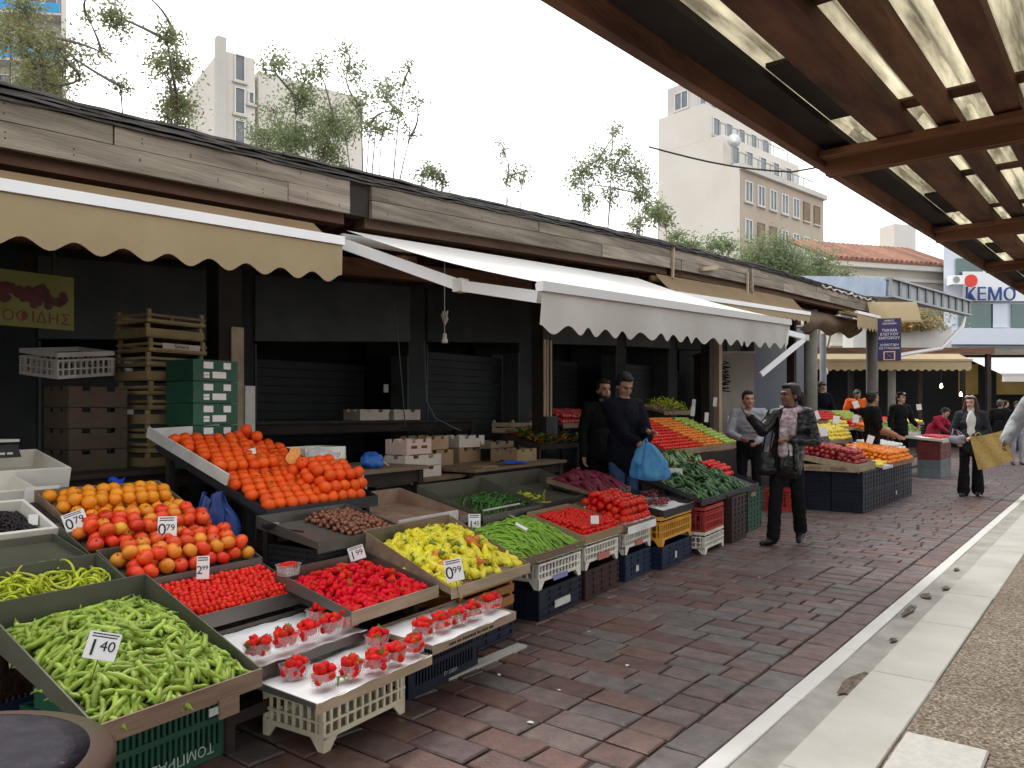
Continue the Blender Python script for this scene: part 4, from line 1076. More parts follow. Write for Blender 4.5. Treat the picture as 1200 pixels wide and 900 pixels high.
for row, T_, spots in (('u', TU, ((302, 768), (334, 758), (364, 750), (390, 741), (373, 727), (408, 733))), ('l', TL, ((345, 793), (380, 802), (412, 792), (440, 784), (462, 775), (442, 757), (484, 764))), ('b', TB, ((496, 745), (517, 737), (536, 730), (553, 724), (571, 715), (587, 708)))):
    for px, py in spots:
        zb = T_.z1 + .012; p = ground(px, py, zb); s_, t_ = FA.inv(p)
        s_ = min(max(s_, T_.s0 + .06), T_.s1 - .055); t_ = min(max(t_, T_.t0 + .045), T_.t1 - .05)
        p = FA.p(s_, t_, zb); yaw = FA.rz + rr.uniform(-.12, .12)
        o = link('punnet', PM, None, p, yaw); tag(o, punlab[row], 'punnet', 'punnets: ' + row)
        o['group'] = {'u': 'punnets on the upper tray', 'l': 'punnets on the low tray', 'b': 'punnets on the low board'}[row]
        fill = MB()
        for q in range(29):
            a = rr.uniform(0, 6.28); rad = math.sqrt(rr.random()); top = q < 10
            x, y = .044*rad*math.cos(a), .034*rad*math.sin(a); z = (.056 + .022*(1-rad)) if top else rr.uniform(.015, .045)
            M = Matrix.Rotation(yaw, 4, 'Z') @ Matrix.Translation((x, y, z)) @ rotm(rr.uniform(0, 6.28), rr.uniform(.8, 2.2), 0)
            me = rr.choice(ME['straw'])
            if top: put('strawberry', me, p + (M @ Vector((0,0,0))), M.to_3x3().to_4x4(), berrylab[row], 'strawberry', 'strawberries in punnets', rr.uniform(1.0, 1.25))
            else: fill.mesh_in(me, Matrix.Translation(p) @ M)
        o2 = fill.build('berry_filling', m_straw, o, smooth=True); o2.matrix_parent_inverse = (Matrix.Translation(p) @ Matrix.Rotation(yaw, 4, 'Z')).inverted(); o2['kind'] = 'stuff'
# a leaf and a wet red stain at the tray corner
p = ground(398, 795, .295)
m = MB()
for i in range(5):
    a = i*.6 - .9; m.add([(0,0,0), (.03*math.cos(a)-.008*math.sin(a), .03*math.sin(a)+.008*math.cos(a), .02), (.055*math.cos(a), .055*math.sin(a), .004-.02*(i%2)), (.03*math.cos(a)+.008*math.sin(a), .03*math.sin(a)-.008*math.cos(a), .02)], [(0,1,2,3)])
o = m.build('lettuce_leaf', m_leafl, loc=p, rz=-1.2); tag(o, 'torn pale green leaf over the lip of the low punnet tray', 'leaf')

# ================================================================ big strawberry tray and yellow peppers
T = Tray('steel tray heaped with loose strawberries beside the yellow peppers', 2.56, 3.2, 2.45, 2.96, .43, .53, .03, .06, m_steel, m_steel, front=m_board)
heap_long(T, ME['straw'], 95, .075, 'ripe strawberry on the big loose heap beside the yellow peppers', 'strawberry', 'loose strawberries', rest_n=700, seed=7, tilt=.7, pw=3, u=(.05, .95), v=(.04, .93))
for px, py in ((404, 667),):
    p = T.w(.06, .9, .05); o = link('punnet', PM, None, p, FA.rz); tag(o, 'clear punnet of berries at the back corner of the loose strawberry heap', 'punnet')
    for q in range(9):
        a = q*.7; put('strawberry', ME['straw'][q % 5], p + Vector((.03*math.cos(a), .022*math.sin(a), .05)), rotm(q, 1.4, q), 'strawberry in the punnet at the back corner of the loose heap', 'strawberry', 'strawberries in the back punnet', .9)
trestle('dark stand under the loose strawberries', FA, 2.56, 3.2, 2.55, 2.96, .43, .53, group=None)
price('price card reading 1,99 behind the loose strawberries', '1,99', 418, 648, t=2.92, w=.085, h=.075, roll=-.3, stick=.08)
price('price card reading 0,99 on a stick between strawberries and yellow peppers', '0,99', 532, 668, t=2.4, w=.095, h=.115, roll=-.2, stick=.13)
T = Tray('wooden tray heaped with yellow peppers', 3.22, 4.02, 2.38, 3.0, .42, .60, .025, .1, m_board, m_woodtray)
heap_long(T, ME['pepy'], 120, .11, 'yellow pepper in the great heap on the wooden tray', 'pepper', 'yellow peppers', rest_n=110, seed=8, tilt=.14, pw=3.5, u=(.07, .95), v=(.12, .93), yaw=lambda rr, a, b: rr.gauss(1.2, .9) + (math.pi if rr.random() < .15 else 0), mix=lambda rr, a, b: ME['pepyr'][0] if rr.random() < .03 else rr.choice(ME['pepy']))
woodbox('orange brown slatted wooden crate under the yellow peppers', FA, 3.4, 2.46, .2, .56, .4, .2, mat('orange_slat', (.28, .11, .035), .8, (.4, .18, .06), scale=4, bump=.2, rnd=.2), slats=3)
crate('navy ribbed crate under the orange brown crate', FA, 3.42, 2.48, 0, 'ribbed', 'navy', .55, .38, .2, False)
trestle('dark stand under the yellow peppers', FA, 3.22, 4.0, 2.88, 3.0, .56, .6, group=None)

# ================================================================ the sloping orange tray, chestnuts and the spotted trays
T = Tray('large dark sloping tray of bright oranges', 2.95, 3.88, 3.48, 4.52, .77, 1.13, .04, .03, m_black, m_black)
TO = T
heap_balls(T, ME['orange'], .0415, 'bright orange in the large sloping display beneath the halved orange', 'orange', 'oranges in the sloping tray', layers=1, seed=10, jit=.1, name='orange')
for (a0, a1, b0, b1, L_) in ((.0, .62, .42, .98, 1), (.5, 1.0, .02, .42, 2)):
    class SubT:  # upper layers of the orange pile sit on the first
        pass
    st = SubT(); st.F = FA; st.L = T.L*(a1-a0); st.D = T.D*(b1-b0); st.z0 = 0; st.z1 = st.D*.36/1.04
    st.w = (lambda u, v, h=0.0, a0=a0, a1=a1, b0=b0, b1=b1: T.w(a0+(a1-a0)*u, b0+(b1-b0)*v, h + .055))
    heap_balls(st, ME['orange'], .0415, 'bright orange stacked on top of the sloping orange display', 'orange', 'oranges stacked on top', layers=L_, seed=11, jit=.14, name='orange', shrink=.8)
rr = random.Random(12)
for px, py in ((270, 505), (258, 512), (278, 512)):
    pass
for a, b, h in ((.62, .93, .1), (.7, .95, .1), (.66, .9, .15), (.74, .88, .11)):
    put('orange', ME['orange'][0], T.w(a, b, h), rotm(a*9), 'bright orange piled at the top edge of the sloping display', 'orange', 'oranges at the top edge')
# halved oranges facing the lane
m_pulp = mat('orange_pulp', (.85, .26, .02), .35, (.9, .36, .06), scale=40, coat=.3); m_pith = mat('orange_pith', (.85, .55, .2), .6)
def half_orange(p, yaw, label):
    o = thing('halved_orange', label, 'orange', p, yaw)
    prof = [(.0005, -.036)] + [(.037*math.sin(math.pi*i/14), -.036*math.cos(math.pi*i/14)) for i in range(1, 8)]
    m = MB(); m.lathe(prof, 18); m.v = [(x, -z, y) for x, y, z in m.v]
    m.build('peel', m_orange, o, smooth=True)
    m = MB(); m.lathe([(.0005, 0), (.0375, 0), (.0375, .001), (.0005, .0012)], 20); m.v = [(x, .0 - z, y) for x, y, z in m.v]; d = m.build('cut_face', m_pith, o)
    m = MB()
    for i in range(9):
        a = 2*math.pi*i/9; b0, b1 = a + .08, a + 2*math.pi/9 - .08
        m.add([(.005*math.cos((b0+b1)/2), -.0018, .005*math.sin((b0+b1)/2)), (.032*math.cos(b0), -.0018, .032*math.sin(b0)), (.033*math.cos((b0+b1)/2), -.0018, .033*math.sin((b0+b1)/2)), (.032*math.cos(b1), -.0018, .032*math.sin(b1))], [(0, 1, 2, 3)])
    m.build('segment', m_pulp, d)
    return o
half_orange(T.w(.6, .4, .15), .35, 'lower half of a cut orange facing the lane')
half_orange(T.w(.68, .45, .165), .35, 'upper half of a cut orange resting behind the other')
price('small price card laid among the bright oranges', '0,69', 293, 530, t=4.1, w=.075, h=.05, tilt=-.7, roll=-.3, stick=.05, blank=True)
rr = random.Random(13)
for i in range(16):
    p = T.w(rr.uniform(.1, .85), rr.uniform(.05, .8), .085 + rr.uniform(0, .03)); m = MB()
    m.add([(0,0,0), (.018, .011, .008), (.045, 0, .003), (.018, -.011, .006)], [(0,1,2,3)]); o = m.build('orange_leaf', m_leaf, loc=p, rz=rr.uniform(0, 6)); tag(o, 'dark green leaf tucked between the bright oranges', 'leaf', 'leaves among the oranges')
MB().bar((-.03, .3, .2), (-.03, 1.08, .47), .012, .07).build('white_card_edge', m_whited, TO.o); MB().bar((-.03, 1.08, .46), (.5, 1.08, .48), .012, .06).build('white_card_edge', m_whited, TO.o)
trestle('dark stand under the sloping orange display', FA, 2.97, 3.86, 3.5, 4.5, .77, 1.12, group=None)
for z in (0, .16, .32, .48): crate('black ribbed crate in the stack below the chestnut tray', FA, 2.9, 3.02, z, 'ribbed', 'black', .58, .38, .155, False, group='black crates below the chestnuts', tagc=(.2, .05, .03, .028, m_signw) if z == .32 else None)
T = Tray('steel tray half filled with chestnuts in front of the oranges', 2.86, 3.55, 2.98, 3.46, .655, .73, .03, .06, m_steel, m_steel)
heap_balls(T, ME['nut'], .016, 'shiny brown chestnut in the half filled tray', 'chestnut', 'chestnuts', u=(.42, .98), v=(.1, .95), layers=3, seed=14, jit=.5, step=.7, limit=280)
o = thing('scoop', 'dark metal scoop lying in the chestnut tray', 'scoop', T.w(.15, .45, .02), FA.rz + 2.2); MB().bar((0,0,0), (.14,0,.02), .012, .01).build('handle', m_black, o); MB().grid(lambda u, v: (.14+.08*u, (v-.5)*.07, .02+.03*(2*v-1)**2), 4, 6).build('bowl', m_steel, o)
T = Tray('speckled empty grey tray behind the yellow peppers', 3.56, 4.36, 3.06, 3.7, .64, .70, .02, .11, mat('speckled_steel', (.32, .3, .26), .6, (.16, .14, .12), scale=28, amt=.7, col3=(.05, .04, .04), metal=.2), mat('rust_floor', (.2, .11, .07), .8, (.3, .22, .16), scale=5))
MB().box(.02, .62, -.024, -.012, -.03, .07).build('white_end_board', m_whited, T.o)
trestle('dark stand under the speckled tray', FA, 3.56, 4.36, 3.06, 3.7, .64, .7, group=None)
# ================================================================ string beans
T = Tray('wooden tray of string beans on the pale crate', 3.98, 4.95, 2.49, 2.95, .425, .56, .015, .03, m_woodtray, m_woodtray)
heap_long(T, ME['gbean'], 290, .085, 'green string bean on the long heap by the price card 1.45', 'bean', 'string beans', rest_n=420, seed=15, tilt=.12, pw=3, u=(.06, .96), v=(.1, .95), yaw=lambda rr, a, b: rr.gauss(-.9, .35))
price('price card reading 1,45 between yellow peppers and string beans', '1,45', 556, 613, t=2.92, w=.08, h=.12, stick=.1)
price('price card lying flat on the string beans', '1,9', 611, 617, t=2.65, w=.09, h=.03, tilt=-1.1, roll=.5, stick=0, blank=True)
crate('pale lattice crate on a navy crate under the string beans', FA, 4.33, 2.5, .202, 'lattice', 'white', .6, .38, .215, True, tagc=(.18, .035, .2, .035, mat('tag_violet', (.25, .25, .5), .6)))
crate('navy ribbed crate at the bottom under the string beans', FA, 4.33, 2.5, 0, 'ribbed', 'navy', .6, .38, .2, False, tagc=(.2, .05, .22, .05, m_whited))
# ================================================================ steel bins with leeks, small cherry tomatoes, tomatoes
T = Tray('deep grey steel bin of dark green spring onions', 4.5, 5.35, 3.05, 3.65, .6, .68, .03, .14, m_steel, m_steelin)
ONI = pod('onion_stalk', curved(.24, .02), lambda u: .006*(1.1-u*.6), mat('onion_green', (.04, .15, .02), .5, (.08, .24, .05), scale=6, rnd=.3), 5, 6)
heap_long(T, [ONI], 90, .06, 'dark green onion stalk lying in the steel bin', 'onion stalk', 'onion stalks in the bin', seed=16, u=(.25, .98), v=(.05, .8), yaw=lambda rr, a, b: rr.gauss(.5, .2), tilt=.08)
MB().box(.1, .6, .06, .075, .05, .06).build('white_strip', m_whited, T.o)
trestle('dark stand under the onion bin', FA, 4.5, 5.35, 3.05, 3.65, .6, .68, group=None)
T = Tray('empty grey steel bin beside the onion bin', 5.37, 6.5, 3.1, 3.75, .6, .68, .03, .14, m_steel, m_steelin)
heap_long(T, ME['pepg'], 22, .05, 'pale green pepper in the corner of the grey bin', 'pepper', 'green peppers in the grey bin', seed=17, u=(.02, .3), v=(.05, .5))
trestle('dark stand under the grey bin', FA, 5.37, 6.5, 3.1, 3.75, .6, .68, group=None)
T = Tray('cardboard tray of small red tomatoes beside the string beans', 4.98, 5.66, 2.49, 2.98, .44, .53, .03, .08, m_card, m_card, name='produce_tray')
heap_balls(T, ME['cherry'], .017, 'small red tomato in the cardboard tray beside the string beans', 'cherry tomato', 'small tomatoes in cardboard', layers=3, seed=18, jit=.4, step=.9, limit=100)
price('small price slip on the cardboard tray of tomatoes', '1,5', 697, 609, t=2.5, w=.06, h=.06, stick=.04, blank=True)
crate('pale lattice crate under the cardboard tomato tray', FA, 5.0, 2.5, .215, 'lattice', 'white', .58, .38, .215, True, tagc=(.2, .045, .2, .045, mat('tag_red', (.55, .16, .12), .6)))
crate('brown ribbed crate at the bottom under the cardboard tomato tray', FA, 5.0, 2.5, 0, 'ribbed', 'brown', .58, .38, .21, False)
T = Tray('tray of large red tomatoes over white paper', 5.68, 6.3, 2.48, 2.95, .45, .56, .015, .05, m_woodtray, m_woodtray, lining=m_paper)
heap_balls(T, ME['tomato'], .036, 'large red tomato on the white paper tray', 'tomato', 'large tomatoes on white paper', layers=3, seed=19, jit=.2, name='tomato', shrink=.5, limit=120)
o = MB().grid(lambda u, v: (.6*u, -.02-.01*v*math.sin(u*9), -.06*v), 20, 5).build('paper_fringe', m_paper, T.o, smooth=True)
crate('pale lattice crate under the large tomatoes', FA, 5.72, 2.5, .215, 'lattice', 'white', .54, .38, .215, True, tagc=(.2, .05, .14, .045, MATS['tag_red']))
crate('blue ribbed crate at the bottom under the large tomatoes', FA, 5.72, 2.5, 0, 'ribbed', 'blue', .54, .38, .21, False, tagc=(.2, .05, .05, .05, m_whited))
# ---- beetroot, dark grapes
T = Tray('tray of dark beetroots behind the large tomatoes', 6.2, 7.0, 3.0, 3.5, .62, .72, .02, .04, m_woodtray, m_woodtray, lining=m_paper)
heap_long(T, ME['beet'], 95, .11, 'dark red beetroot in the heap behind the tomatoes', 'beetroot', 'beetroots', rest_n=60, seed=20, yaw=lambda rr, a, b: rr.gauss(1.4, .25), tilt=.2)
trestle('dark stand under the beetroots', FA, 6.2, 7.0, 3.0, 3.5, .62, .72, group=None)
T = Tray('black crate top with bunches of dark red grapes', 6.36, 7.15, 2.42, 2.95, .47, .55, .04, .05, m_black, m_black, lining=m_paper)
rr = random.Random(21)
for q in range(13):
    cu, cv = rr.uniform(.1, .95), rr.uniform(.15, .85); o = thing('grape_bunch', 'bunch of dark red grapes on white paper above the yellow crate', 'grapes', T.w(cu, cv, .01), rr.uniform(0, 6), 'dark red grape bunches')
    m = MB()
    for k in range(34):
        a = rr.uniform(0, 6.28); l = rr.random(); rad = .045*(1-l*.7)*math.sqrt(rr.random())
        m.mesh_in(ME['grape'][0], Matrix.Translation((.14*l - .07, rad*math.cos(a), .022 + rad*abs(math.sin(a)))))
    m.build('berry_cluster', ME['grape'][0].materials[0], o, smooth=True); MB().tube([(-.07, 0, .03), (-.1, .01, .045), (-.115, .03, .05)], .003, 5).build('stalk', m_stem, o)
price('large price card reading 0,99 standing over the dark grapes', '0,99', 790, 557, t=2.75, w=.17, h=.15, stick=.12, head=False)
crate('yellow lattice crate under the dark grapes', FA, 6.32, 2.42, .2, 'lattice', 'yellow', .76, .4, .255, True)
crate('blue ribbed crate under the yellow crate', FA, 6.32, 2.42, 0, 'ribbed', 'blue', .76, .4, .198, False, tagc=(.3, .06, .04, .06, m_whited))
# ---- cucumbers and neighbours
T = Tray('wide tray of small cucumbers between grapes and zucchini', 7.18, 9.3, 2.35, 3.0, .50, .72, .03, .05, m_black, m_black)
heap_long(T, ME['cuke'], 230, .11, 'small dark green cucumber on the wide tray', 'cucumber', 'small cucumbers', rest_n=200, seed=22, yaw=lambda rr, a, b: rr.gauss(1.2, .5), u=(.04, .8), pw=4)
heap_balls(T, ME['tomato'], .036, 'red tomato beside the small cucumbers', 'tomato', 'tomatoes beside the cucumbers', u=(.72, 1.0), v=(.4, 1.0), layers=2, seed=23, name='tomato')
T2 = Tray('shallow tray of striped zucchini behind the cucumbers', 8.2, 9.4, 3.02, 3.35, .74, .82, .02, .03, m_woodtray, m_woodtray)
heap_long(T2, ME['zuke'], 40, .08, 'striped pale green zucchini behind the cucumbers', 'zucchini', 'striped zucchini', seed=24, yaw=lambda rr, a, b: rr.gauss(.8, .3))
trestle('dark stand under the cucumbers', FA, 7.2, 9.3, 2.72, 3.3, .62, .76, group=None)
crate('red lattice crate on the small white crate', FA, 7.22, 2.33, .215, 'lattice', 'red', .6, .38, .235, False)
crate('small white lattice crate with feet under the red crate', FA, 7.22, 2.33, 0, 'lattice', 'white', .6, .38, .213, True)
crate('dark maroon ribbed crate at the bottom next to the red crate', FA, 8.0, 2.3, 0, 'ribbed', 'brown', .56, .38, .24, False)
crate('dark maroon ribbed crate stacked next to the red crate', FA, 8.0, 2.3, .242, 'ribbed', 'brown', .56, .38, .235, False)
crate('green ribbed crate at the bottom by the walking woman', FA, 8.85, 2.36, 0, 'ribbed', 'green', .6, .38, .24, False)
crate('green ribbed crate stacked by the walking woman', FA, 8.85, 2.36, .242, 'ribbed', 'green', .6, .38, .235, False, tagc=(.1, .15, .2, .05, m_card))
carton('cardboard carton of dried figs behind the cucumbers', FA, 7.5, 3.05, .8, .5, .32, .12)

# ================================================================ the terraced stall of tomatoes, mandarins and pears
TS = Tray('sloping wooden display of red tomatoes, mandarins and pears', 8.75, 11.9, 3.3, 4.2, .86, 1.26, .05, .03, m_woodtray, m_woodtray)
heap_balls(TS, ME['tomato'], .043, 'glossy red tomato in the neat rows of the terraced stall', 'tomato', 'tomatoes in neat rows', u=(.0, .46), v=(0, 1), layers=1, seed=25, jit=.06, name='tomato', rotj=.2, limit=130)
heap_balls(TS, ME['mand'], .04, 'mandarin in the neat rows of the terraced stall', 'mandarin', 'mandarins in neat rows', u=(.47, .77), v=(0, 1), layers=1, seed=26, jit=.08, name='mandarin', rotj=.2)
heap_balls(TS, ME['pear'], .042, 'green pear in the neat rows of the terraced stall', 'pear', 'pears in neat rows', u=(.78, 1), v=(0, 1), layers=1, seed=27, jit=.08, name='pear', rotj=.2)
trestle('dark stand under the terraced tomato stall', FA, 8.75, 11.9, 3.3, 4.2, .86, 1.26, group=None)
MB().box(-.02, 3.17, -.04, -.008, -.75, -.04).build('apron_board', m_wdark, TS.o)
T = Tray('raised box of green chillies above the mandarins', 11.2, 12.6, 4.25, 4.7, 1.36, 1.46, .03, .04, m_woodtray, m_woodtray)
heap_long(T, ME['pepg'], 110, .16, 'olive green chilli heaped in the raised box', 'chilli', 'green chillies in the raised box', seed=28, name='chilli')
trestle('dark stand under the chilli box', FA, 11.2, 12.6, 4.25, 4.7, 1.36, 1.46, group=None)
T = Tray('raised tray of onions behind the man with the blue bag', 8.4, 10.2, 4.5, 5.0, 1.2, 1.32, .03, .04, m_woodtray, m_woodtray)
heap_balls(T, ME['redap'], .04, 'dark red onion on the raised tray in the shade', 'onion', 'dark red onions', layers=2, seed=29, name='onion')
trestle('dark stand under the onion tray', FA, 8.4, 10.2, 4.5, 5.0, 1.2, 1.32, group=None)
for px, py, Y, lb in ((812, 482, 12, 'white price slip in front of the green chillies'), (838, 471, 12.5, 'tall white price slip above the green chillies'), (855, 493, 12.3, 'white price slip among the green pears'), (813, 473, 13, 'white price slip above the mandarins'), (828, 489, 11.8, 'price slip standing between the mandarin rows')):
    price(lb, '1,2', px, py, Y=Y, w=.06, h=.15, stick=.1, roll=.1, blank=True)
# ================================================================ things in the dark hall behind the stalls
def table(label, F, s, t, z, L, D, mt=None, top=None, name='table', th=.03):
    o = thing(name, label, 'table', F.p(s, t, 0), F.rz); mt = mt or m_wdark
    MB().box(0, L, 0, D, z - th, z).build('table_top', top or mt, o)
    for x in (.03, L - .09):
        for y in (.03, D - .09): MB().box(x, x + .06, y, y + .06, 0, z - th).build('leg', mt, o)
    MB().box(.09, L - .09, .04, .06, z - .13, z - th - .002).build('apron', mt, o)
    return o
m_ptop = mat('worn_top', (.14, .095, .06), .7, (.24, .17, .11), scale=4, bump=.2, stretch=(.8, 5, 1))
table('dark table under the stack of wooden crates', FA, 2.5, 4.75, .98, 1.35, .75)
m_swood = mat('crate_slat_wood', (.2, .15, .07), .8, (.32, .25, .13), scale=5, bump=.2, rnd=.3)
for k in range(11):
    o = woodbox(f'slatted wooden fruit crate in the tall stack behind the oranges', FA, 3.17 + rng.uniform(-.012, .012), 4.95 + rng.uniform(-.01, .01), .98 + k*.1005, .46, .4, .075, m_swood, slats=2 if k % 3 else 1, group='tall stack of slatted crates')
    if k == 8:
        o['label'] = 'slatted crate with a printed white label strip in the tall stack'
        MB().box(.1, .4, -.003, -.0005, .03, .07).build('label_strip', m_cardw, o)
        text('printed_name', 'Simeris', .04, m_ink, o, Matrix.Translation((.25, -.0035, .05)) @ Matrix.Rotation(R(90), 4, 'X'))
for k in range(5):
    o = carton('dark green fruit box with white labels stacked behind the oranges', FA, 3.24, 4.55, .98 + k*.15, .36, .3, .145, PL['green'], notch=False, group='dark green boxes with white labels', name='fruit_box')
    for x, z, w_, h_ in ((.08, .085, .075, .045), (.24, .085, .06, .045), (.15, .02, .11, .045), (.08, .02, .045, .018), (.08, .042, .045, .018)):
        MB().box(x, x + w_, -.003, -.0005, z, z + h_).build('white_label', m_signw, o)
for k in range(4): carton('brown carton in the dark stack under the grey crate', FA, 2.7, 5.08, .98 + k*.14, .4, .3, .135, mat('dark_carton', (.07, .05, .035), .9, (.1, .075, .05), scale=4), notch=True, group='cartons under the grey crate')
o = crate('grey plastic crate tipped askew on the dark carton stack', FA, 2.62, 5.06, 1.575, 'lattice', 'grey', .46, .32, .17, False); o.rotation_euler = (.12, -.1, FA.rz + .25)
table('low dark table with foam boxes and the scale', FA, 1.4, 4.2, .84, 1.35, .85, top=m_steel)
foambox('white foam box under the black scale', 1.75, 2.42, 4.55, 4.95, .93, .12, tilt=14)
foambox('tall white foam box standing before the black scale', 1.55, 2.12, 4.3, 4.6, .845, .12, tilt=14)
foambox('white foam box tipped behind the first one', 1.6, 2.2, 4.62, 5.0, .845, .13)
o = thing('weighing_scale', 'black weighing scale with steel plate on the white foam box', 'scale', FA.p(1.9, 4.66, 1.11), FA.rz + .2)
MB().box(0, .34, 0, .28, 0, .07).build('housing', m_black, o); MB().box(-.02, .36, .02, .3, .085, .1).build('weighing_plate', m_whited, o); MB().box(.1, .24, .1, .2, .07, .085).build('pillar', m_black, o)
m = MB(); m.hexa([(.02,-.05,.0),(.32,-.05,0),(.32,-.002,0),(.02,-.002,0),(.02,-.02,.06),(.32,-.02,.06),(.32,-.002,.06),(.02,-.002,.06)]); m.build('keypad', m_black, o)
for q in range(5): MB().box(.06 + q*.045, .09 + q*.045, -.047, -.04, .018, .03).build('key', m_whited, o)
o = MB().box(0, .17, -.01, .0, 0, .14).build('white_notice', m_foam, loc=FA.p(2.0, 4.18, .84), rz=FA.rz); tag(o, 'blank yellowed notice leaning against the steel table', 'notice')
for a, b in ((2.3, 4.25), (2.55, 4.35)):
    o = pod('dried_gourd', curved(.24, .02), lambda u: .03*math.sqrt(max(.02, 1-(2*u-1)**4)), m_almond, 8, 8); put('dried_loaf', o, FA.p(a, b, .87), rotm(FA.rz + .1), 'long brown loaf lying on the steel table', 'loaf', 'brown loaves on the steel table')
# behind the oranges: white tub in a plastic bag, blue bag
table('dark table behind the oranges', FA, 3.92, 3.95, .93, 1.1, .75, top=m_ptop)
crate('white plastic tub wrapped in a clear bag behind the oranges', FA, 4.0, 4.3, .93, 'slot', 'white', .42, .28, .17, False, name='plastic_tub')
def lumpy(rx, ry, rz_, seed, amp=.16, n=22, k=12, flat=True):
    m = MB(); vs = []
    for i in range(k+1):
        th = math.pi*i/k
        for j in range(n):
            ph = 2*math.pi*j/n; d = Vector((math.sin(th)*math.cos(ph), math.sin(th)*math.sin(ph), math.cos(th)))
            f = 1 + amp*mnoise.noise(d*2.3 + Vector((seed, 0, 0))) + amp*.5*mnoise.noise(d*6 + Vector((0, seed, 0)))
            z = d.z*rz_*f
            vs.append((d.x*rx*f, d.y*ry*f, max(z, -rz_*.7) + rz_*.7 if flat else z))
    fs = [(i*n+j, i*n+(j+1)%n, (i+1)*n+(j+1)%n, (i+1)*n+j) for i in range(k) for j in range(n)]
    return m.add(vs, fs)
m_film = mat('clear_film', (.7, .68, .66), .3, (.8, .78, .76), scale=6, bump=.8, bscale=9, alpha=.72)
o = lumpy(.15, .11, .1, 3, .3).build('plastic_bag', m_film, smooth=True, loc=FA.p(3.98, 4.12, .93), rz=FA.rz); tag(o, 'crumpled clear plastic bag against the white tub', 'bag')
o = lumpy(.1, .08, .07, 5, .3).build('plastic_bag', mat('blue_film2', (.02, .1, .4), .35, (.03, .16, .5), scale=6, bump=.7, bscale=9), smooth=True, loc=FA.p(4.5, 4.1, .93), rz=1); tag(o, 'small blue plastic bag beside the white tub', 'bag')
# long counter with pale cartons
table('long dark counter with pale cartons behind the yellow peppers', FA, 4.55, 4.1, .8, 2.0, .8, top=m_ptop)
carton('pale flat carton at the bottom of the stack on the counter', FA, 5.02, 4.2, .8, .5, .36, .095, m_cardw, notch=True)
carton('pale flat carton in the middle of the stack on the counter', FA, 5.02, 4.2, .9, .5, .36, .095, m_cardw, notch=True)
o = carton('small pink printed carton on top of the pale cartons', FA, 5.1, 4.25, 1.0, .34, .24, .13, mat('pink_carton', (.56, .42, .36), .8, (.62, .49, .43), scale=4), notch=True)
for q, (x, y_, rz_) in enumerate(((.17, -.001, 0), )):
    MB().box(.06, .14, -.003, -.0005, .05, .075).build('print', m_signr, o); MB().box(.2, .28, -.003, -.0005, .05, .075).build('print', m_signr, o)
o = thing('water_bottle', 'clear plastic water bottle standing behind the chestnuts', 'bottle', FA.p(3.98, 3.72, .70), 0)
MB().lathe([(.001, 0), (.036, 0), (.038, .02), (.035, .06), (.038, .1), (.037, .16), (.014, .2), (.014, .215)], 14).build('bottle_body', mat('bottle_pet', (.75, .8, .82), .08, alpha=.3, spec=.7), o, smooth=True)
MB().lathe([(.016, .212), (.016, .232), (.001, .233)], 10).build('cap', mat('cap_blue', (.25, .4, .6), .5), o)
table('small bench board under the water bottle', FA, 3.75, 3.72, .695, .9, .36, top=m_board)
tag(MB().tube([FA.p(4.6, 4.3, .99), FA.p(4.75, 4.2, .96), FA.p(4.9, 4.15, .85), FA.p(5.0, 4.12, .765), FA.p(5.1, 4.1, .76)], .006, 6).build('white_cable', m_wire, smooth=True), 'white cable trailing over the dark counter', 'cable')
# second counter with boxes, scale and blue sheet
table('dark counter with scale and cartons beyond the grey bins', FA, 5.7, 3.95, .85, 1.75, .9, top=m_ptop)
for a, b, z, L, D, h, mt, lb in ((5.75, 4.55, .85, .42, .3, .15, m_card, 'open brown carton at the bottom by the dark bin'), (5.75, 4.55, 1.005, .4, .3, .13, m_card, 'open brown carton stacked by the dark bin'), (6.35, 4.6, .85, .44, .3, .15, m_card, 'brown carton below the printed one'), (6.35, 4.6, 1.005, .42, .3, .12, m_cardw, 'pale printed carton stacked beyond the scale'), (6.75, 4.15, .85, .45, .32, .13, m_card, 'low brown carton with a speckled end'), (6.7, 4.45, .985, .5, .34, .07, m_woodtray, 'flat wooden fruit tray on the brown carton')):
    carton(lb, FA, a, b, z, L, D, h, mt, rz=rng.uniform(-.1, .1))
o = thing('weighing_scale', 'grey weighing scale with sloping display on the dark counter', 'scale', FA.p(6.05, 4.1, .72), FA.rz)
MB().box(0, .34, .08, .34, 0, .08).build('housing', m_steel, o); MB().hexa([(.02,-.02,.0),(.32,-.02,0),(.32,.078,0),(.02,.078,0),(.02,.03,.1),(.32,.03,.1),(.32,.078,.11),(.02,.078,.11)]).build('display_head', m_whited, o); MB().box(-.01, .35, .09, .36, .085, .095).build('weighing_plate', m_whited, o)
o = MB().grid(lambda u, v: (.36*u, .16*v + .02*math.sin(u*8), .012 + .02*mnoise.noise((u*5, v*5, 1)) + .03*(1-u)*math.sin(v*3)), 18, 8).build('plastic_sheet', mat('blue_film3', (.01, .1, .6), .4), smooth=True, loc=FA.p(6.3, 3.98, .855), rz=FA.rz - .15); tag(o, 'bright blue plastic sheet on the counter beside the scale', 'sheet')
o = MB().box(0, .26, 0, .16, 0, .012).build('flat_card', m_card, loc=FA.p(5.85, 3.97, .852), rz=FA.rz); tag(o, 'flat piece of brown cardboard on the dark counter', 'cardboard')
o = thing('waste_bin', 'black waste bin standing between the carton stacks', 'bin', FA.p(6.25, 5.0, .0), FA.rz); MB().lathe([(.13, 0), (.16, .95), (.175, .96), (.175, 1.0), (.165, 1.0), (.155, .9)], 16).build('bin_body', m_black, o, smooth=True)
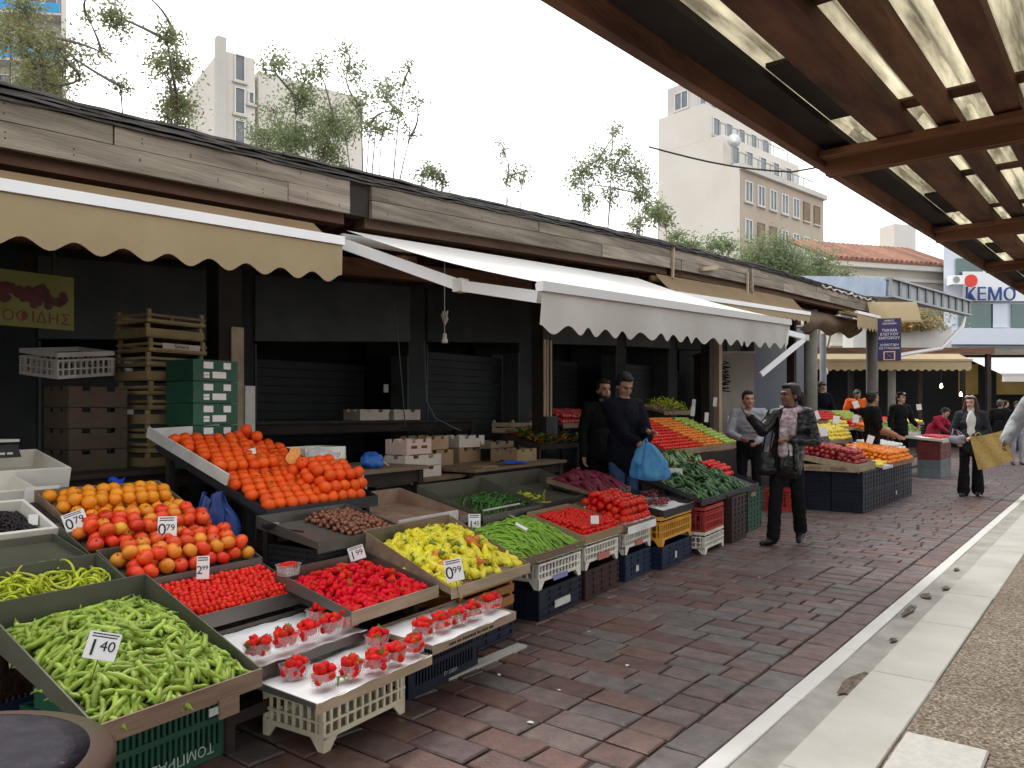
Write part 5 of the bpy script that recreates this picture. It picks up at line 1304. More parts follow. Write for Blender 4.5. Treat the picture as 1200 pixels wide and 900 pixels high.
table('dark shelf along the back wall of the hall', FK, -.4, 5.2, 1.28, 3.4, .4)
for k in range(2): carton('grey carton on the shelf along the back wall', FK, 1.1 + .5*k, 5.25, 1.28, .42, .28, .12, m_cardw, group='grey cartons on the back shelf')
woodbox('pale slatted crate on greens beyond the counter', FA, 7.55, 4.7, 1.12, .46, .3, .13, m_board)
T = Tray('dark crate of leafy greens beside the man with the bag', 7.3, 8.3, 4.2, 4.65, .98, 1.08, .03, .04, m_wdark, m_wdark)
def leafy(label, T, n, mts, seed, u=(0,1), v=(0,1), sz=.1, cat='greens', H=.08):
    rr = random.Random(seed); m = MB()
    for i in range(n):
        p = T.w(rr.uniform(*u), rr.uniform(*v), .02 + H*rr.random()); a = rr.uniform(0, 6.28); l = sz*rr.uniform(.6, 1.3); w_ = l*.22; e = rr.uniform(-.2, .6)
        d = Vector((math.cos(a), math.sin(a), e)); n_ = Vector((-math.sin(a), math.cos(a), 0))
        m.m = rr.randrange(len(mts)); m.add([p, p + d*l*.5 + n_*w_ + Vector((0,0,l*.12)), p + d*l, p + d*l*.5 - n_*w_ + Vector((0,0,l*.12))], [(0,1,2,3)])
    o = m.build('leafy_greens', mts); tag(o, label, cat, None, 'stuff'); return o
leafy('mixed leafy greens heaped in the dark crate', T, 420, [m_leaf, m_leafl, mat('carrot_orange', (.6, .2, .04), .6)], 3)
trestle('dark stand under the leafy greens', FA, 7.3, 8.3, 4.2, 4.65, .98, 1.08, group=None)

# ================================================================ blue-crate stall further along the lane
def band(label, s0, s1, w0, w1, z0, z1, **kw): return Tray(label, s0, s1, w0, w1, z0, z1, F=FK, **kw)
for i, s in enumerate((6.62, 7.24, 7.86, 8.48)):
    for k in range(2): crate('blue black ribbed crate along the lane under the apples and mandarins', FK, s, 1.46, k*.282, 'ribbed', 'navy', .6, .4, .28, False, group='blue black crates under the far stall', tagc=(.05, .1, .06, .06, m_whited) if (i == 3 and k == 0) else None)
for i, w in enumerate((1.88, 2.3)):
    for k in range(2): crate('blue black ribbed crate at the stall end beside the walking woman', FK, 6.62, w, k*.282, 'ribbed', 'navy', .6, .4, .28, False, group='blue black crates at the stall end')
crate('red lattice crate half hidden behind the walking woman', FK, 6.2, 2.3, 0, 'lattice', 'red', .35, .35, .3, False)
crate('blue black ribbed crate at the end of the row under the mandarins', FK, 9.1, 1.46, 0, 'ribbed', 'navy', .6, .4, .28, False); crate('blue black ribbed crate stacked at the end of the row under the mandarins', FK, 9.1, 1.46, .282, 'ribbed', 'navy', .6, .4, .28, False)
T = band('printed wooden crate of dark red apples above the blue crates', 6.56, 7.5, 1.5, 2.75, .575, .80, hf=.09, hb=.06, mt=m_board, mi=m_board)
MB().box(-.012, -.002, .02, 1.2, -.02, .07).build('printed_end', m_board, T.o)
for q in range(3): MB().box(-.0145, -.0125, .15 + .33*q, .36 + .33*q, .0, .04).build('faded_print', m_woodtray, T.o)
heap_balls(T, ME['redap'], .04, 'dark red apple heaped above the blue crates', 'apple', 'dark red apples on the far stall', u=(0, .72), layers=4, seed=40, name='apple', limit=190, shrink=.5, jit=.3)
heap_balls(T, ME['kiwi'], .034, 'brown kiwi heaped beside the dark red apples', 'kiwi', 'kiwis on the far stall', u=(.72, 1), v=(.2, 1), layers=4, seed=41, name='kiwi', shrink=.4, jit=.3)
T = band('white board with bananas and cucumbers on the far stall', 7.5, 8.1, 1.4, 2.25, .575, .68, hf=.01, hb=.02, mt=m_whited, mi=m_whited)
BAN = pod('banana', lambda u: (.09*math.sin((u-.5)*1.7), .09*math.cos((u-.5)*1.7) - .08, 0), lambda u: .016*min(1, u*6+.25)*min(1, (1-u)*5+.25), m_banana, 7, 9)
for q in range(12):
    put('banana', BAN, T.w(.2 + .07*(q % 6), .12 + .09*(q//6), .02 + .014*(q % 3)), rotm(FK.rz + 2.2 + .15*(q % 5)), 'yellow banana in the bunch on the white board', 'banana', 'bananas on the white board', 1.35)
heap_long(T, ME['zuke'], 34, .12, 'pale green cucumber behind the bananas', 'cucumber', 'cucumbers behind the bananas', seed=42, u=(.05, .95), v=(.4, .98), name='cucumber')
T = band('tray of loose mandarins at the far end of the blue crates', 8.12, 9.7, 1.42, 2.2, .575, .72, hf=.03, hb=.04, mt=m_woodtray, mi=m_woodtray)
heap_balls(T, ME['mand'], .036, 'loose mandarin at the far end of the blue crates', 'mandarin', 'loose mandarins on the far stall', layers=3, seed=43, name='mandarin', limit=170, shrink=.6, jit=.35)
T = band('raised tray of lemons behind the dark red apples', 7.5, 9.4, 2.3, 2.8, .9, 1.05, hf=.03, hb=.04, mt=m_woodtray, mi=m_woodtray)
heap_balls(T, ME['lemon'], .036, 'yellow lemon in the raised tray behind the apples', 'lemon', 'lemons on the far stall', layers=3, seed=44, name='lemon', limit=190, jit=.3, shrink=.6)
trestle('dark stand under the lemons', FK, 7.5, 9.4, 2.3, 2.8, .9, 1.05, group=None)
o = thing('black_board', 'black oval board propped in front of the lemons', 'board', FK.p(7.75, 2.25, .86), FK.rz); m = MB(); m.lathe([(.001, -.008), (.25, -.008), (.25, .008), (.001, .008)], 20, sx=1, sy=.42); m.v = [(x, -z, y + .1) for x, y, z in m.v]; m.build('oval_panel', m_black, o); MB().bar((0, .01, -.12), (0, .01, .1), .02, .02).build('stick', m_stick, o); o.rotation_euler = (-.3, .2, FK.rz)
T = band('brown box row of mixed roots behind the lemons', 8.6, 12.6, 2.85, 3.15, 1.06, 1.14, hf=.03, hb=.03, mt=m_woodtray, mi=m_woodtray)
heap_balls(T, ME['nut'], .03, 'brown root in the box row behind the lemons', 'root', 'brown roots behind the lemons', u=(0, .45), layers=2, seed=60, name='brown_root', limit=90)
heap_balls(T, ME['lemon'], .04, 'yellow pear in the box row behind the lemons', 'pear', 'yellow pears behind the lemons', u=(.46, .7), layers=2, seed=61, name='yellow_pear', limit=60)
heap_balls(T, ME['tomato'], .04, 'red pepper in the box row behind the lemons', 'pepper', 'red peppers behind the lemons', u=(.71, 1), layers=2, seed=62, name='red_pepper', limit=60)
trestle('dark stand under the box row of roots', FK, 8.6, 12.6, 2.85, 3.15, 1.06, 1.14, group=None)
for s0, s1, key, lb in ((9.3, 10.7, 'pear', 'green apple'), (10.72, 12.3, 'tomato', 'red apple'), (12.32, 13.8, 'pear', 'pale green fig')):
    T = band(f'top row wooden box of {lb}s at the back of the far stall', s0, s1, 3.2, 3.6, 1.18, 1.38, hf=.03, hb=.04, mt=m_woodtray, mi=m_woodtray)
    heap_balls(T, ME[key], .046, f'{lb} in the top row box of the far stall', lb.split()[-1], f'{lb}s in the top row', layers=1, seed=int(s0*10), name=lb.replace(' ', '_'), jit=.1)
    trestle(f'dark stand under the {lb}s', FK, s0, s1, 3.2, 3.6, 1.18, 1.38, group=None)
for px, py, Y, lb in ((956, 487, 11.5, 'white slip in front of the lemons'), (965, 506, 11, 'small white slip in the dark red apples'), (980, 492, 12.5, 'tilted white slip between red apples and lemons'), (1003, 491, 13, 'white slip before the pale figs'), (1003, 474, 14, 'bright white price board above the figs'), (1000, 528, 11.2, 'white slip before the cucumbers'), (1040, 533, 12, 'brown card stuck in the mandarins'), (1077, 477, 17, 'white square price card above the red berries'), (1020, 515, 12.2, 'yellow slip behind the cucumbers')):
    price(lb, '1,5', px, py, Y=Y, w=.1, h=.13, stick=.14, roll=rng.uniform(-.4, .4), blank=True)
# ---- white onions on a printed carton, berries on crates
carton('white and violet printed carton under the white onions', FK, 10.4, 1.95, 0, .9, .6, .62, m_cardw, notch=False)
T = band('tray of white onions on the printed carton', 10.2, 11.6, 1.9, 2.6, .66, .78, hf=.03, hb=.04, mt=m_whited, mi=m_whited)
heap_balls(T, ME['onion'], .038, 'white onion on the flat tray past the mandarins', 'onion', 'white onions on the far stall', layers=2, seed=45, name='white_onion', limit=160)
trestle('dark stand under the white onions', FK, 10.3, 11.5, 2.2, 2.6, .66, .74, group=None)
T = band('brown tray of dark dates between mandarins and onions', 9.3, 10.1, 2.1, 2.7, .68, .8, hf=.03, hb=.04, mt=m_woodtray, mi=m_woodtray)
heap_balls(T, ME['nut'], .026, 'dark date in the brown tray', 'date', 'dates on the far stall', layers=2, seed=46, name='date', limit=120)
trestle('dark stand under the dates', FK, 9.3, 10.1, 2.1, 2.7, .68, .8, group=None)
for k in range(4):
    for j in range(2): crate('grey ribbed crate stacked under the raspberry punnets' if k < 2 else 'maroon crate under the raspberry punnets', FK, 13.5 + j*.62, 1.65, k*.19, 'ribbed', 'steel' if k < 2 else 'maroon', .6, .42, .188, False, group='grey crates under the raspberries' if k < 2 else 'maroon crates under the raspberries')
T = band('tray of raspberry punnets on the stacked crates', 13.45, 14.8, 1.6, 2.3, .77, .84, hf=.03, hb=.04, mt=m_cardw, mi=m_cardw, lining=m_paper)
heap_balls(T, ME['berry'], .03, 'red raspberry cluster on the stacked crates', 'raspberries', 'raspberries on the crates', layers=2, seed=47, name='raspberry_cluster', limit=140)
for q, o in enumerate([x for x in COL.objects if x.name.startswith('raspberry_cluster')]): o.scale = (2.2, 2.2, 2.0)
T = band('tray of pale lettuce behind the raspberries', 14.2, 15.6, 2.4, 3.1, .9, 1.0, hf=.03, hb=.04, mt=m_whited, mi=m_whited)
leafy('pale lettuce heaped behind the raspberries', T, 300, [m_leafl, mat('pale_leaf', (.5, .55, .25), .6)], 6, sz=.14, H=.14)
trestle('dark stand under the lettuce', FK, 14.2, 15.6, 2.4, 3.1, .9, 1.0, group=None)
T = band('long tray of red radishes at the back of the far stalls', 14.0, 21.0, 3.3, 3.9, 1.05, 1.2, hf=.04, hb=.04, mt=m_woodtray, mi=m_woodtray)
heap_balls(T, ME['tomato'], .05, 'red radish on the long tray at the back', 'radish', 'red radishes on the long tray', u=(0, .66), layers=1, seed=48, name='radish', limit=180)
heap_balls(T, ME['lemon'], .05, 'yellow quince on the long tray at the back', 'quince', 'yellow quinces on the long tray', u=(.68, 1), layers=1, seed=49, name='quince', limit=80)
trestle('dark stand under the radishes', FK, 14.0, 21.0, 3.3, 3.9, 1.05, 1.2, group=None)
T = band('tray of carrots and pale cabbages by the black shirt', 11.7, 13.3, 2.5, 3.1, .95, 1.1, hf=.04, hb=.04, mt=m_woodtray, mi=m_woodtray)
heap_balls(T, ME['mand'], .04, 'orange mandarin in the tray beyond the black shirt', 'mandarin', 'mandarins beyond the black shirt', u=(0, .6), layers=2, seed=50, name='mandarin', limit=90)
heap_balls(T, ME['pear'], .05, 'pale cabbage in the tray beyond the black shirt', 'cabbage', 'pale cabbages', u=(.62, 1), layers=1, seed=51, name='cabbage', limit=40)
trestle('dark stand under the pale cabbages', FK, 11.7, 13.3, 2.5, 3.1, .95, 1.1, group=None)

# ================================================================ market halls across the end of the lane
m_tile = mat('dirty_white_wall', (.5, .48, .45), .85, (.62, .6, .56), scale=1.2, bump=.1)
def farhall(label, x0, x1, Y, ztop, awn, posts=True):
    o = thing('market_stall_hall', label, 'market hall', (0, Y, 0), 0)
    MB().box(x0, x1, 0, 5, ztop - .06, ztop).build('roof', m_felt, o)
    MB().box(x0, x1, -.06, -.01, ztop - .2, ztop + .02).build('fascia_board', m_wbrown if awn is m_awn_t else m_wgrey, o)
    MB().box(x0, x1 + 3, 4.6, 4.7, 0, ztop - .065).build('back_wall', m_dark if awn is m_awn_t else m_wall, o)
    n = max(2, int((x1 - x0)/2.2))
    for i in range(n + 1):
        x = x0 + .1 + (x1 - x0 - .3)*i/n; MB().box(x, x + .14, .02, .16, 0, ztop - .065).build('post', m_wdark, o)
    return o
fh = farhall('brown roofed market hall with tan awning across the end of the lane', 9.0, 16.3, 26.0, 3.55, m_awn_t)
o = thing('far_awning', 'tan awning with scalloped edge on the hall across the lane end', 'awning', (0, 25.9, 0), 0)
MB().grid(lambda u, v: (9.0 + 6.0*u, -.1 - .7*v, 3.35 - .25*v), 20, 5).build('canopy_cloth', m_awn_c, o, smooth=True)
MB().box(8.98, 15.02, -.86, -.8, 3.05, 3.12).build('front_bar', m_awn_c, o)
MB().grid(lambda u, v: (9.0 + 6.0*u, -.83, 3.05 - .32*v*(1 - .18*(1+math.cos(u*2*math.pi*24))/2)), 240, 3).build('valance', m_awn_c, o, smooth=True)
fh2 = farhall('grey roofed market hall with white awnings beyond the walking women', 16.9, 30, 29.0, 3.75, m_awn_w)
for i in range(4):
    x0 = 17.0 + i*3.0; o = thing('far_awning', 'white awning sloping out from the grey roofed far hall', 'awning', (x0, 28.9, 0), 0, 'white awnings of the far hall')
    MB().grid(lambda u, v: (2.9*u, -.05 - 2.2*v, 3.45 - .75*v), 10, 6).build('canopy_cloth', m_awn_w, o, smooth=True)
    MB().grid(lambda u, v: (2.9*u, -2.26, 2.7 - .25*v), 30, 3).build('valance', m_awn_w, o, smooth=True)
    MB().box(-.02, 2.92, -2.3, -2.24, 2.7, 2.76).build('front_bar', m_white, o)
m_yel = mat('yellow_tarp', (.5, .34, .1), .8, (.6, .44, .16), scale=1.5, transl=.4)
o = MB().grid(lambda u, v: (17 + 10*u, 30.6 + .08*math.sin(u*40), 3.3 - 1.2*v), 60, 4).build('yellow_curtain', m_yel, smooth=True); tag(o, 'yellow tarp curtain hanging inside the grey roofed hall', 'curtain')
m_bulb = mat('lit_bulb', (1, .9, .7), .4, emit=(1.0, .82, .5), estr=9.0)
for px, py, Y, lb in ((1103, 453, 27, 'lit warm bulb hanging inside the far hall beside the post'), (1126, 463, 28, 'lit white bulb hanging under the white far awning')):
    p = at(px, py, Y); o = thing('light_bulb', lb, 'light bulb', p); m = MB(); m.lathe([(.001, -.06), (.04, -.04), (.05, 0), (.035, .05), (.02, .1), (.001, .12)], 12); m.build('glass_bulb', m_bulb, o, smooth=True); MB().tube([(0, 0, .1), (0, 0, 3.45 - p.z)], .008, 5).build('cord', m_black, o)
p = at(504, 412, 11); p = at(968, 435, 24); o = thing('light_bulb', 'unlit white bulb hanging in front of the tan awning', 'light bulb', p); MB().lathe([(.001, -.12), (.07, -.08), (.06, .02), (.03, .1), (.001, .12)], 10).build('glass_bulb', m_white, o, smooth=True); MB().tube([(0,0,.1), (0,0,1.0)], .01, 5).build('cord', m_black, o)
# posts of the end of the lane
for px, Y, z1, lb, mt in ((950, 14.5, 3.3, 'thick grey pole rising behind the navy figure', 'grey_post'), (1022, 16.6, 3.7, 'tall grey corner pole carrying the purple sign', 'grey_post'), (1045, 25.5, 3.0, 'round grey column in the dark far hall', 'grey_post')):
    p = at(px, 484, Y); o = thing('pole', lb, 'pole', (p.x, p.y, 0)); m = MB(); m.lathe([(.12, 0), (.12, z1)], 14); m.build('shaft', MATS.get(mt) or m_tile, o, smooth=True); MB().lathe([(.17, 0), (.17, .06), (.125, .07)], 14).build('foot', m_steel, o)
# purple municipal sign
m_purple = mat('sign_navy', (.035, .025, .09), .5); m_sgw = mat('sign_white', (.75, .75, .78), .6); m_sgp = mat('sign_peach', (.75, .45, .35), .6)
p = at(1042, 423, 15.9); o = thing('municipal_sign', 'tall navy sign with white lettering and square emblem on the grey pole', 'sign', p, -.35)
MB().box(-.22, .22, -.02, .02, 0, .88).build('panel', m_purple, o)
MB().bar((-.22, .0, .7), (-.36, .05, .7), .03, .03).build('bracket', m_steel, o)
Fx = Matrix.Rotation(R(90), 4, 'X')
for z, s_, tx in ((.83, .05, 'ΔΗΜΟΣ'), (.77, .05, 'ΑΘΗΝΑΙΩΝ'), (.63, .075, 'ΤΜΗΜΑ'), (.55, .075, 'ΕΛΕΓΧΟΥ'), (.47, .075, 'ΕΜΠΟΡΙΟΥ'), (.33, .065, 'ΔΗΜΟΤΙΚΗ'), (.26, .065, 'ΑΣΤΥΝΟΜΙΑ')):
    text('lettering', tx, s_, m_sgw, o, Matrix.Translation((0, -.022, z)) @ Fx)
em = MB().box(-.11, .11, -.024, -.021, .015, .2).build('emblem_frame', m_sgp, o); MB().box(-.085, .085, -.027, -.025, .035, .18).build('emblem_field', m_purple, em)
MB().bar((-.05, -.03, .06), (.05, -.03, .155), .03, .002).build('emblem_bar', m_sgw, em); MB().bar((.05, -.0325, .06), (-.05, -.0325, .155), .03, .002).build('emblem_bar', m_sgw, em)
# steel canopy beyond the hall, with its bent pipe
m_gsteel = mat('grey_steel', (.2, .22, .23), .5, (.28, .3, .31), scale=2, metal=.2); m_bsteel = mat('blue_steel', (.17, .22, .3), .5, (.24, .3, .38), scale=2)
o = thing('steel_canopy', 'flat grey steel canopy on a ribbed beam above the purple sign', 'canopy', (0, 0, 0))
A_, B_ = at(1040, 338, 16.5), at(1133, 362, 21); C_ = at(935, 333, 22); Dp = B_ + (C_ - A_)
MB().hexa([A_ + Vector((0,0,-.08)), B_ + Vector((0,0,-.08)), Dp + Vector((0,0,-.08)), C_ + Vector((0,0,-.08)), A_ + Vector((0,0,.08)), B_ + Vector((0,0,.08)), Dp + Vector((0,0,.08)), C_ + Vector((0,0,.08))]).build('roof_plate', m_gsteel, o)
MB().bar(A_ + Vector((0, -.06, .0)), B_ + Vector((0, -.06, .0)), .05, .36).build('ribbed_beam', m_gsteel, o)
for i in range(11):
    q = A_.lerp(B_, i/10); MB().bar(q + Vector((0, -.13, -.17)), q + Vector((0, -.13, .17)), .05, .05).build('beam_rib', m_gsteel, o)
MB().bar(A_ + Vector((-.03, -.12, .19)), B_ + Vector((-.03, -.12, .19)), .18, .04).build('beam_flange', m_gsteel, o); MB().bar(A_ + Vector((-.03, -.12, -.19)), B_ + Vector((-.03, -.12, -.19)), .18, .04).build('beam_flange', m_gsteel, o)
MB().bar(A_ + Vector((-.02, -.04, .02)), C_ + Vector((-.02, -.04, .02)), .06, .42).build('blue_fascia', m_bsteel, o)
pp = [at(1130, 370, 20.6), at(1128, 382, 20.6), at(1103, 408, 20.3), at(1060, 415, 19), at(1040, 420, 18)]
MB().tube(pp, .05, 8).build('drain_pipe', m_white, o, smooth=True)
MB().lathe([(.09, 0), (.09, 3.6)], 10, (Dp.x - 2, Dp.y - .5, 0)).build('post', m_gsteel, o); MB().lathe([(.09, 0), (.09, 3.6)], 10, (C_.x + .6, C_.y - .3, 0)).build('post', m_gsteel, o)
o = thing('side_awning', 'small cream awning folded under the grey steel canopy', 'awning', at(1046, 377, 16.3), 0)
MB().grid(lambda u, v: (-.55 + 1.05*u, -.2*v, .42 - .42*v**1.3), 12, 6).build('canopy_cloth', m_awn_c, o, smooth=True); MB().box(-.57, .52, -.24, -.2, -.04, .0).build('front_bar', m_awn_c, o)
# white block walls with graffiti behind the awning arms
def wallbox(label, px0, px1, py0, Y, mt, depth=1.0, name='block_wall'):
    a, b = at(px0, py0, Y), at(px1, py0, Y); o = thing(name, label, 'wall', (a.x, Y, 0)); slab(MB(), 0, b.x - a.x, 0, depth, 0, a.z, .01).build('wall_body', mt, o)
    MB().box(-.03, b.x - a.x + .03, -.03, depth + .03, a.z + .001, a.z + .06).build('coping', m_tile, o); return o
w1_ = wallbox('pale plastered wall with black graffiti behind the terraced stall', 826, 884, 415, 16.5, mat('pale_plaster', (.42, .38, .32), .85, (.56, .51, .44), scale=1.5, bump=.15, col3=(.36, .24, .15)))
m = MB(); rr = random.Random(8); z = 2.4; pts = []
for q in range(26): pts.append((.42 + .13*math.sin(q*2.1) + rr.uniform(-.03, .03), -.006, 2.45 - q*.026 + rr.uniform(-.03, .03)))
m.tube(pts, .016, 4).build('graffiti', m_ink, w1_)
wallbox('blue grey panel wall behind the folded arms', 884, 944, 383, 18.5, mat('bluegrey_wall', (.3, .34, .4), .8, (.38, .42, .48), scale=1))
wallbox('long low white parapet wall with planting behind the purple sign', 1000, 1115, 384, 31, m_tile)

# dark round lid of a drum close to the camera
o = thing('drum', 'dark drum with a scuffed rainbow rimmed lid beside the broad bean tray', 'drum', (-.955, 1.235, 0))
m_lid = mat('lid_dark', (.009, .009, .014), .7, (.026, .02, .028), scale=22, amt=.6, bump=.3, col3=(.16, .16, .17), spec=.12); m_rim = mat('lid_rim', (.035, .05, .018), .7, (.07, .02, .022), scale=7, amt=.6, col3=(.09, .09, .07), spec=.12)
MB().lathe([(.25, 0), (.27, .3), (.265, .6), (.27, .749)], 40).build('drum_body', m_lid, o, smooth=True)
MB().lathe([(.282, .75), (.285, .765), (.277, .775), (.243, .781)], 48).build('lid_rim', m_rim, o, smooth=True)
MB().lathe([(.243, .781), (.2, .787), (.1, .796), (.001, .799)], 48).build('lid', m_lid, o, smooth=True)

o = table('long dark counter inside the grey roofed far hall', Frame(17, 27.6, 90), 0, 0, 1.0, 9, .8); 
MB().box(.02, 8.98, -.012, .0, .02, .95).build('counter_front', m_wdark, o)
rr = random.Random(77)
for i in range(14):
    woodbox('fruit crate on the counter of the grey roofed far hall', Frame(17, 27.6, 90), .2 + i*.62, .1, 1.0, .5, .35, .14, rr.choice([m_board, m_swood, m_woodtray]), group='fruit crates in the far hall')
# ================================================================ trees and town behind the roofs
m_bark = mat('grey_bark', (.13, .115, .10), .9, (.22, .2, .18), scale=6, bump=.5, bscale=20)  # grey set lighter, with the sky glare put into the bark colour
LEAFM = [mat('olive_leaf', (.15, .19, .085), .6, (.22, .27, .14), scale=.8, rnd=.3, island=True, transl=.4), mat('brown_olive_leaf', (.19, .175, .07), .6, (.26, .24, .11), scale=.8, rnd=.3, island=True, transl=.4)]  # leaf colours lightened to carry the glare of the white sky
def tree(label, base_px, Y, clumps, seed, mi=0.0, leafpx=4.2, dens=1.0, trunk=.04, name='sparse_tree', fork=.55, stems=2):
    """trunk and limbs rise from the ground behind the hall and carry leaf clumps; clumps are (px, py, radius px, fullness)"""
    rr = random.Random(seed); k = Y/900
    b = at(base_px, 484, Y); b.z = 0; t = thing(name, label, 'tree', b)
    wood = MB(); lv = MB()
    C = []
    for c in clumps:
        p = at(c[0], c[1], Y) - b; p.y += rr.gauss(0, .5); C.append((p, c[2]*k, c[3] if len(c) > 3 else 1.0))
    top = max(p.z for p, _, _ in C); low = min(p.z - r for p, r, _ in C); zf = low*fork*.72
    heads = []
    for s_ in range(stems):
        h = Vector((rr.uniform(-.25, .25)*stems, rr.uniform(-.3, .3), max(.8, zf*rr.uniform(.85, 1.0)))); heads.append(h)
        pts = [Vector((0, 0, 0)).lerp(h, q/5) + Vector((rr.gauss(0, .03), rr.gauss(0, .03), 0))*(q > 0) for q in range(6)]
        wood.tube(pts, [trunk*(1.15 - .08*q) for q in range(6)], 7, cap=False)
    C.sort(key=lambda c: c[0].z); done = []
    for p, r_, f in C:
        r_ *= 1.3
        low_ = [q for q in done if q.z < p.z - .15]
        h = min(heads, key=lambda q: abs(q.x - p.x) + .2*rr.random()); n = 7; pts = []
        if low_ and rr.random() < .62: h = min(low_, key=lambda q: (q - p).length)
        done.append(p)
        mid = h.lerp(p, .55) + Vector((rr.gauss(0, .12), rr.gauss(0, .12), .25*(p - h).length*.3))
        for q in range(n + 1):
            u = q/n; pts.append(h*(1-u)**2 + mid*2*u*(1-u) + p*u**2)
        r0 = trunk*rr.uniform(.42, .6); wood.tube(pts, [r0*(1 - .85*q/n) + .003 for q in range(n+1)], 5, cap=False)
        nt = int(5 + 5*f)
        for w_ in range(nt):                                   # twigs and their leaves
            d = Vector((rr.gauss(0, 1), rr.gauss(0, 1), rr.gauss(0, .8))).normalized(); e = p + d*r_*rr.uniform(.5, 1.2)
            wood.tube([pts[-2].lerp(p, rr.random()), p.lerp(e, .5) + Vector((0, 0, .03)), e], [.006, .005, .003], 4, cap=False)
            for i in range(int(dens*f*(c_area(r_/k))/nt)):
                c = p.lerp(e, rr.uniform(.2, 1.15)) + Vector((rr.gauss(0, 1), rr.gauss(0, 1), rr.gauss(0, 1)))*r_*.36
                dl = (d*.5 + Vector((rr.gauss(0, 1), rr.gauss(0, 1), rr.gauss(-.25, .8)))).normalized(); u = dl.orthogonal().normalized(); u.rotate(Matrix.Rotation(rr.uniform(0, 6), 3, dl))
                l = leafpx*k*rr.uniform(.6, 1.4); lv.m = 1 if rr.random() < mi else 0
                lv.add([c, c + dl*l*.5 + u*l*.24, c + dl*l, c + dl*l*.5 - u*l*.24], [(0, 1, 2, 3)])
    wood.build('trunk', m_bark, t, smooth=True); lv.build('crown', LEAFM, t)
    return t
def c_area(rpx): return 330*(rpx/12)**2
lo = .35
tree('olive brown leafy tree in front of the blue balcony tower', 20, 9.6, [(10,30,24),(42,42,26),(60,72,20),(18,80,24),(76,62,12,.6),(35,12,20),(0,58,22),(90,85,9,.5),(48,100,16),(15,55,20)], 3, .6, 4.6, .5, fork=.9)
tree('thin forked tree with one full clump beside the pale blank wall', 122, 10.2, [(160,25,9,lo),(190,18,11,lo),(170,60,14,.7),(185,72,15),(212,82,18),(240,95,11),(185,104,18),(205,120,14),(176,124,15),(152,110,9,.7),(110,55,9,.5),(108,25,9,lo),(128,10,8,lo),(202,45,9,lo),(92,70,8,.5)], 5, .35, 4.2, 1.0, fork=.95)
tree('leafy grey green tree before the lower wing of the pale building', 345, 12.6, [(330,90,15,.8),(345,110,18),(318,140,20),(365,130,17),(298,152,15),(340,165,20),(376,172,16),(362,85,11,.5),(385,100,13,.5),(395,150,15),(310,115,9,.5)], 9, .08, 4.0, 1.0, fork=.9)
tree('tall wispy tree with bare forks above the middle of the hall roof', 436, 13.4, [(405,75,14,.5),(430,60,13,.4),(415,110,16,.6),(445,100,13,.4),(430,140,14,.6),(460,125,11,.5),(470,90,10,lo),(482,78,9,lo),(490,130,9,lo),(410,165,13,.7),(455,165,10,.4),(480,155,9,lo),(400,50,11,.4),(445,75,9,lo)], 8, .0, 4.0, 1.0, fork=.98, stems=3)
tree('small bush top showing just over the hall roof', 507, 14.8, [(500,212,8),(512,206,8),(520,216,7),(506,200,6,.6)], 10, 0, 3.6)
tree('very thin bare tree above the hall roof', 606, 16.4, [(590,190,8,.4),(600,202,9,.6),(616,192,8,.4),(612,216,7,.5),(594,222,6,.4),(582,168,6,.3)], 11, 0, 3.6, trunk=.04, fork=1.0, stems=1)
tree('airy round headed tree beside the tan apartment block', 720, 19.5, [(720,162,9,.5),(735,176,11,.8),(700,190,12),(680,206,14),(690,226,11),(720,196,14,.7),(742,206,12),(757,196,8,.7),(715,226,12,.7),(746,236,10),(668,226,8,.6),(757,226,8,.6),(720,148,5,.5)], 12, .05, 3.4, 1.1, fork=.95)
tree('leafy shoot growing over the broken corner of the roof', 767, 21, [(765,246,11),(754,256,10),(776,258,10),(765,262,9)], 13, .2, 4.0, trunk=.04)
tree('bright green shrub top behind the hall roof', 818, 24, [(800,282,9),(815,286,11),(830,291,11),(845,295,8),(790,277,8),(822,298,10)], 14, 0, 3.8, 1.2)
tree('pale green tree in front of the tan apartment block', 905, 30, [(880,300,17),(905,300,20),(925,312,17),(890,320,18),(940,318,15),(915,286,11),(900,330,16),(870,315,11)], 15, 0, 3.2, 1.3, trunk=.12)
tree('pale green tree before the old house with tiled roof', 962, 31, [(958,306,14),(975,318,12),(945,326,13),(965,330,14),(985,328,9)], 16, 0, 3.2, 1.3, trunk=.1)
# autumn-coloured shrubs on the parapet
for px, Y, cm in ((1062, 30.4, 1), (1080, 30.4, 0)):
    p = at(px, 386, Y); rr = random.Random(px); m = MB()
    for i in range(900):
        c = Vector((rr.gauss(0, .55), rr.gauss(0, .3), abs(rr.gauss(0, .45)))); d = Vector((rr.gauss(0,1), rr.gauss(0,1), rr.gauss(0,1))).normalized(); u = d.orthogonal().normalized(); l = .16
        m.add([c, c+d*l*.5+u*l*.25, c+d*l, c+d*l*.5-u*l*.25], [(0,1,2,3)])
    o = thing('autumn_shrub', 'orange brown shrub on the white parapet' if cm else 'yellow green shrub on the white parapet', 'shrub', p)
    m.build('foliage', mat('autumn_leaf', (.35, .16, .03), .7, (.42, .26, .06), scale=3, rnd=.3, island=True) if cm else LEAFM[1], o)
    MB().tube([(0,0,-.1), (0,0,.5)], .04, 5).build('stem', m_bark, o)

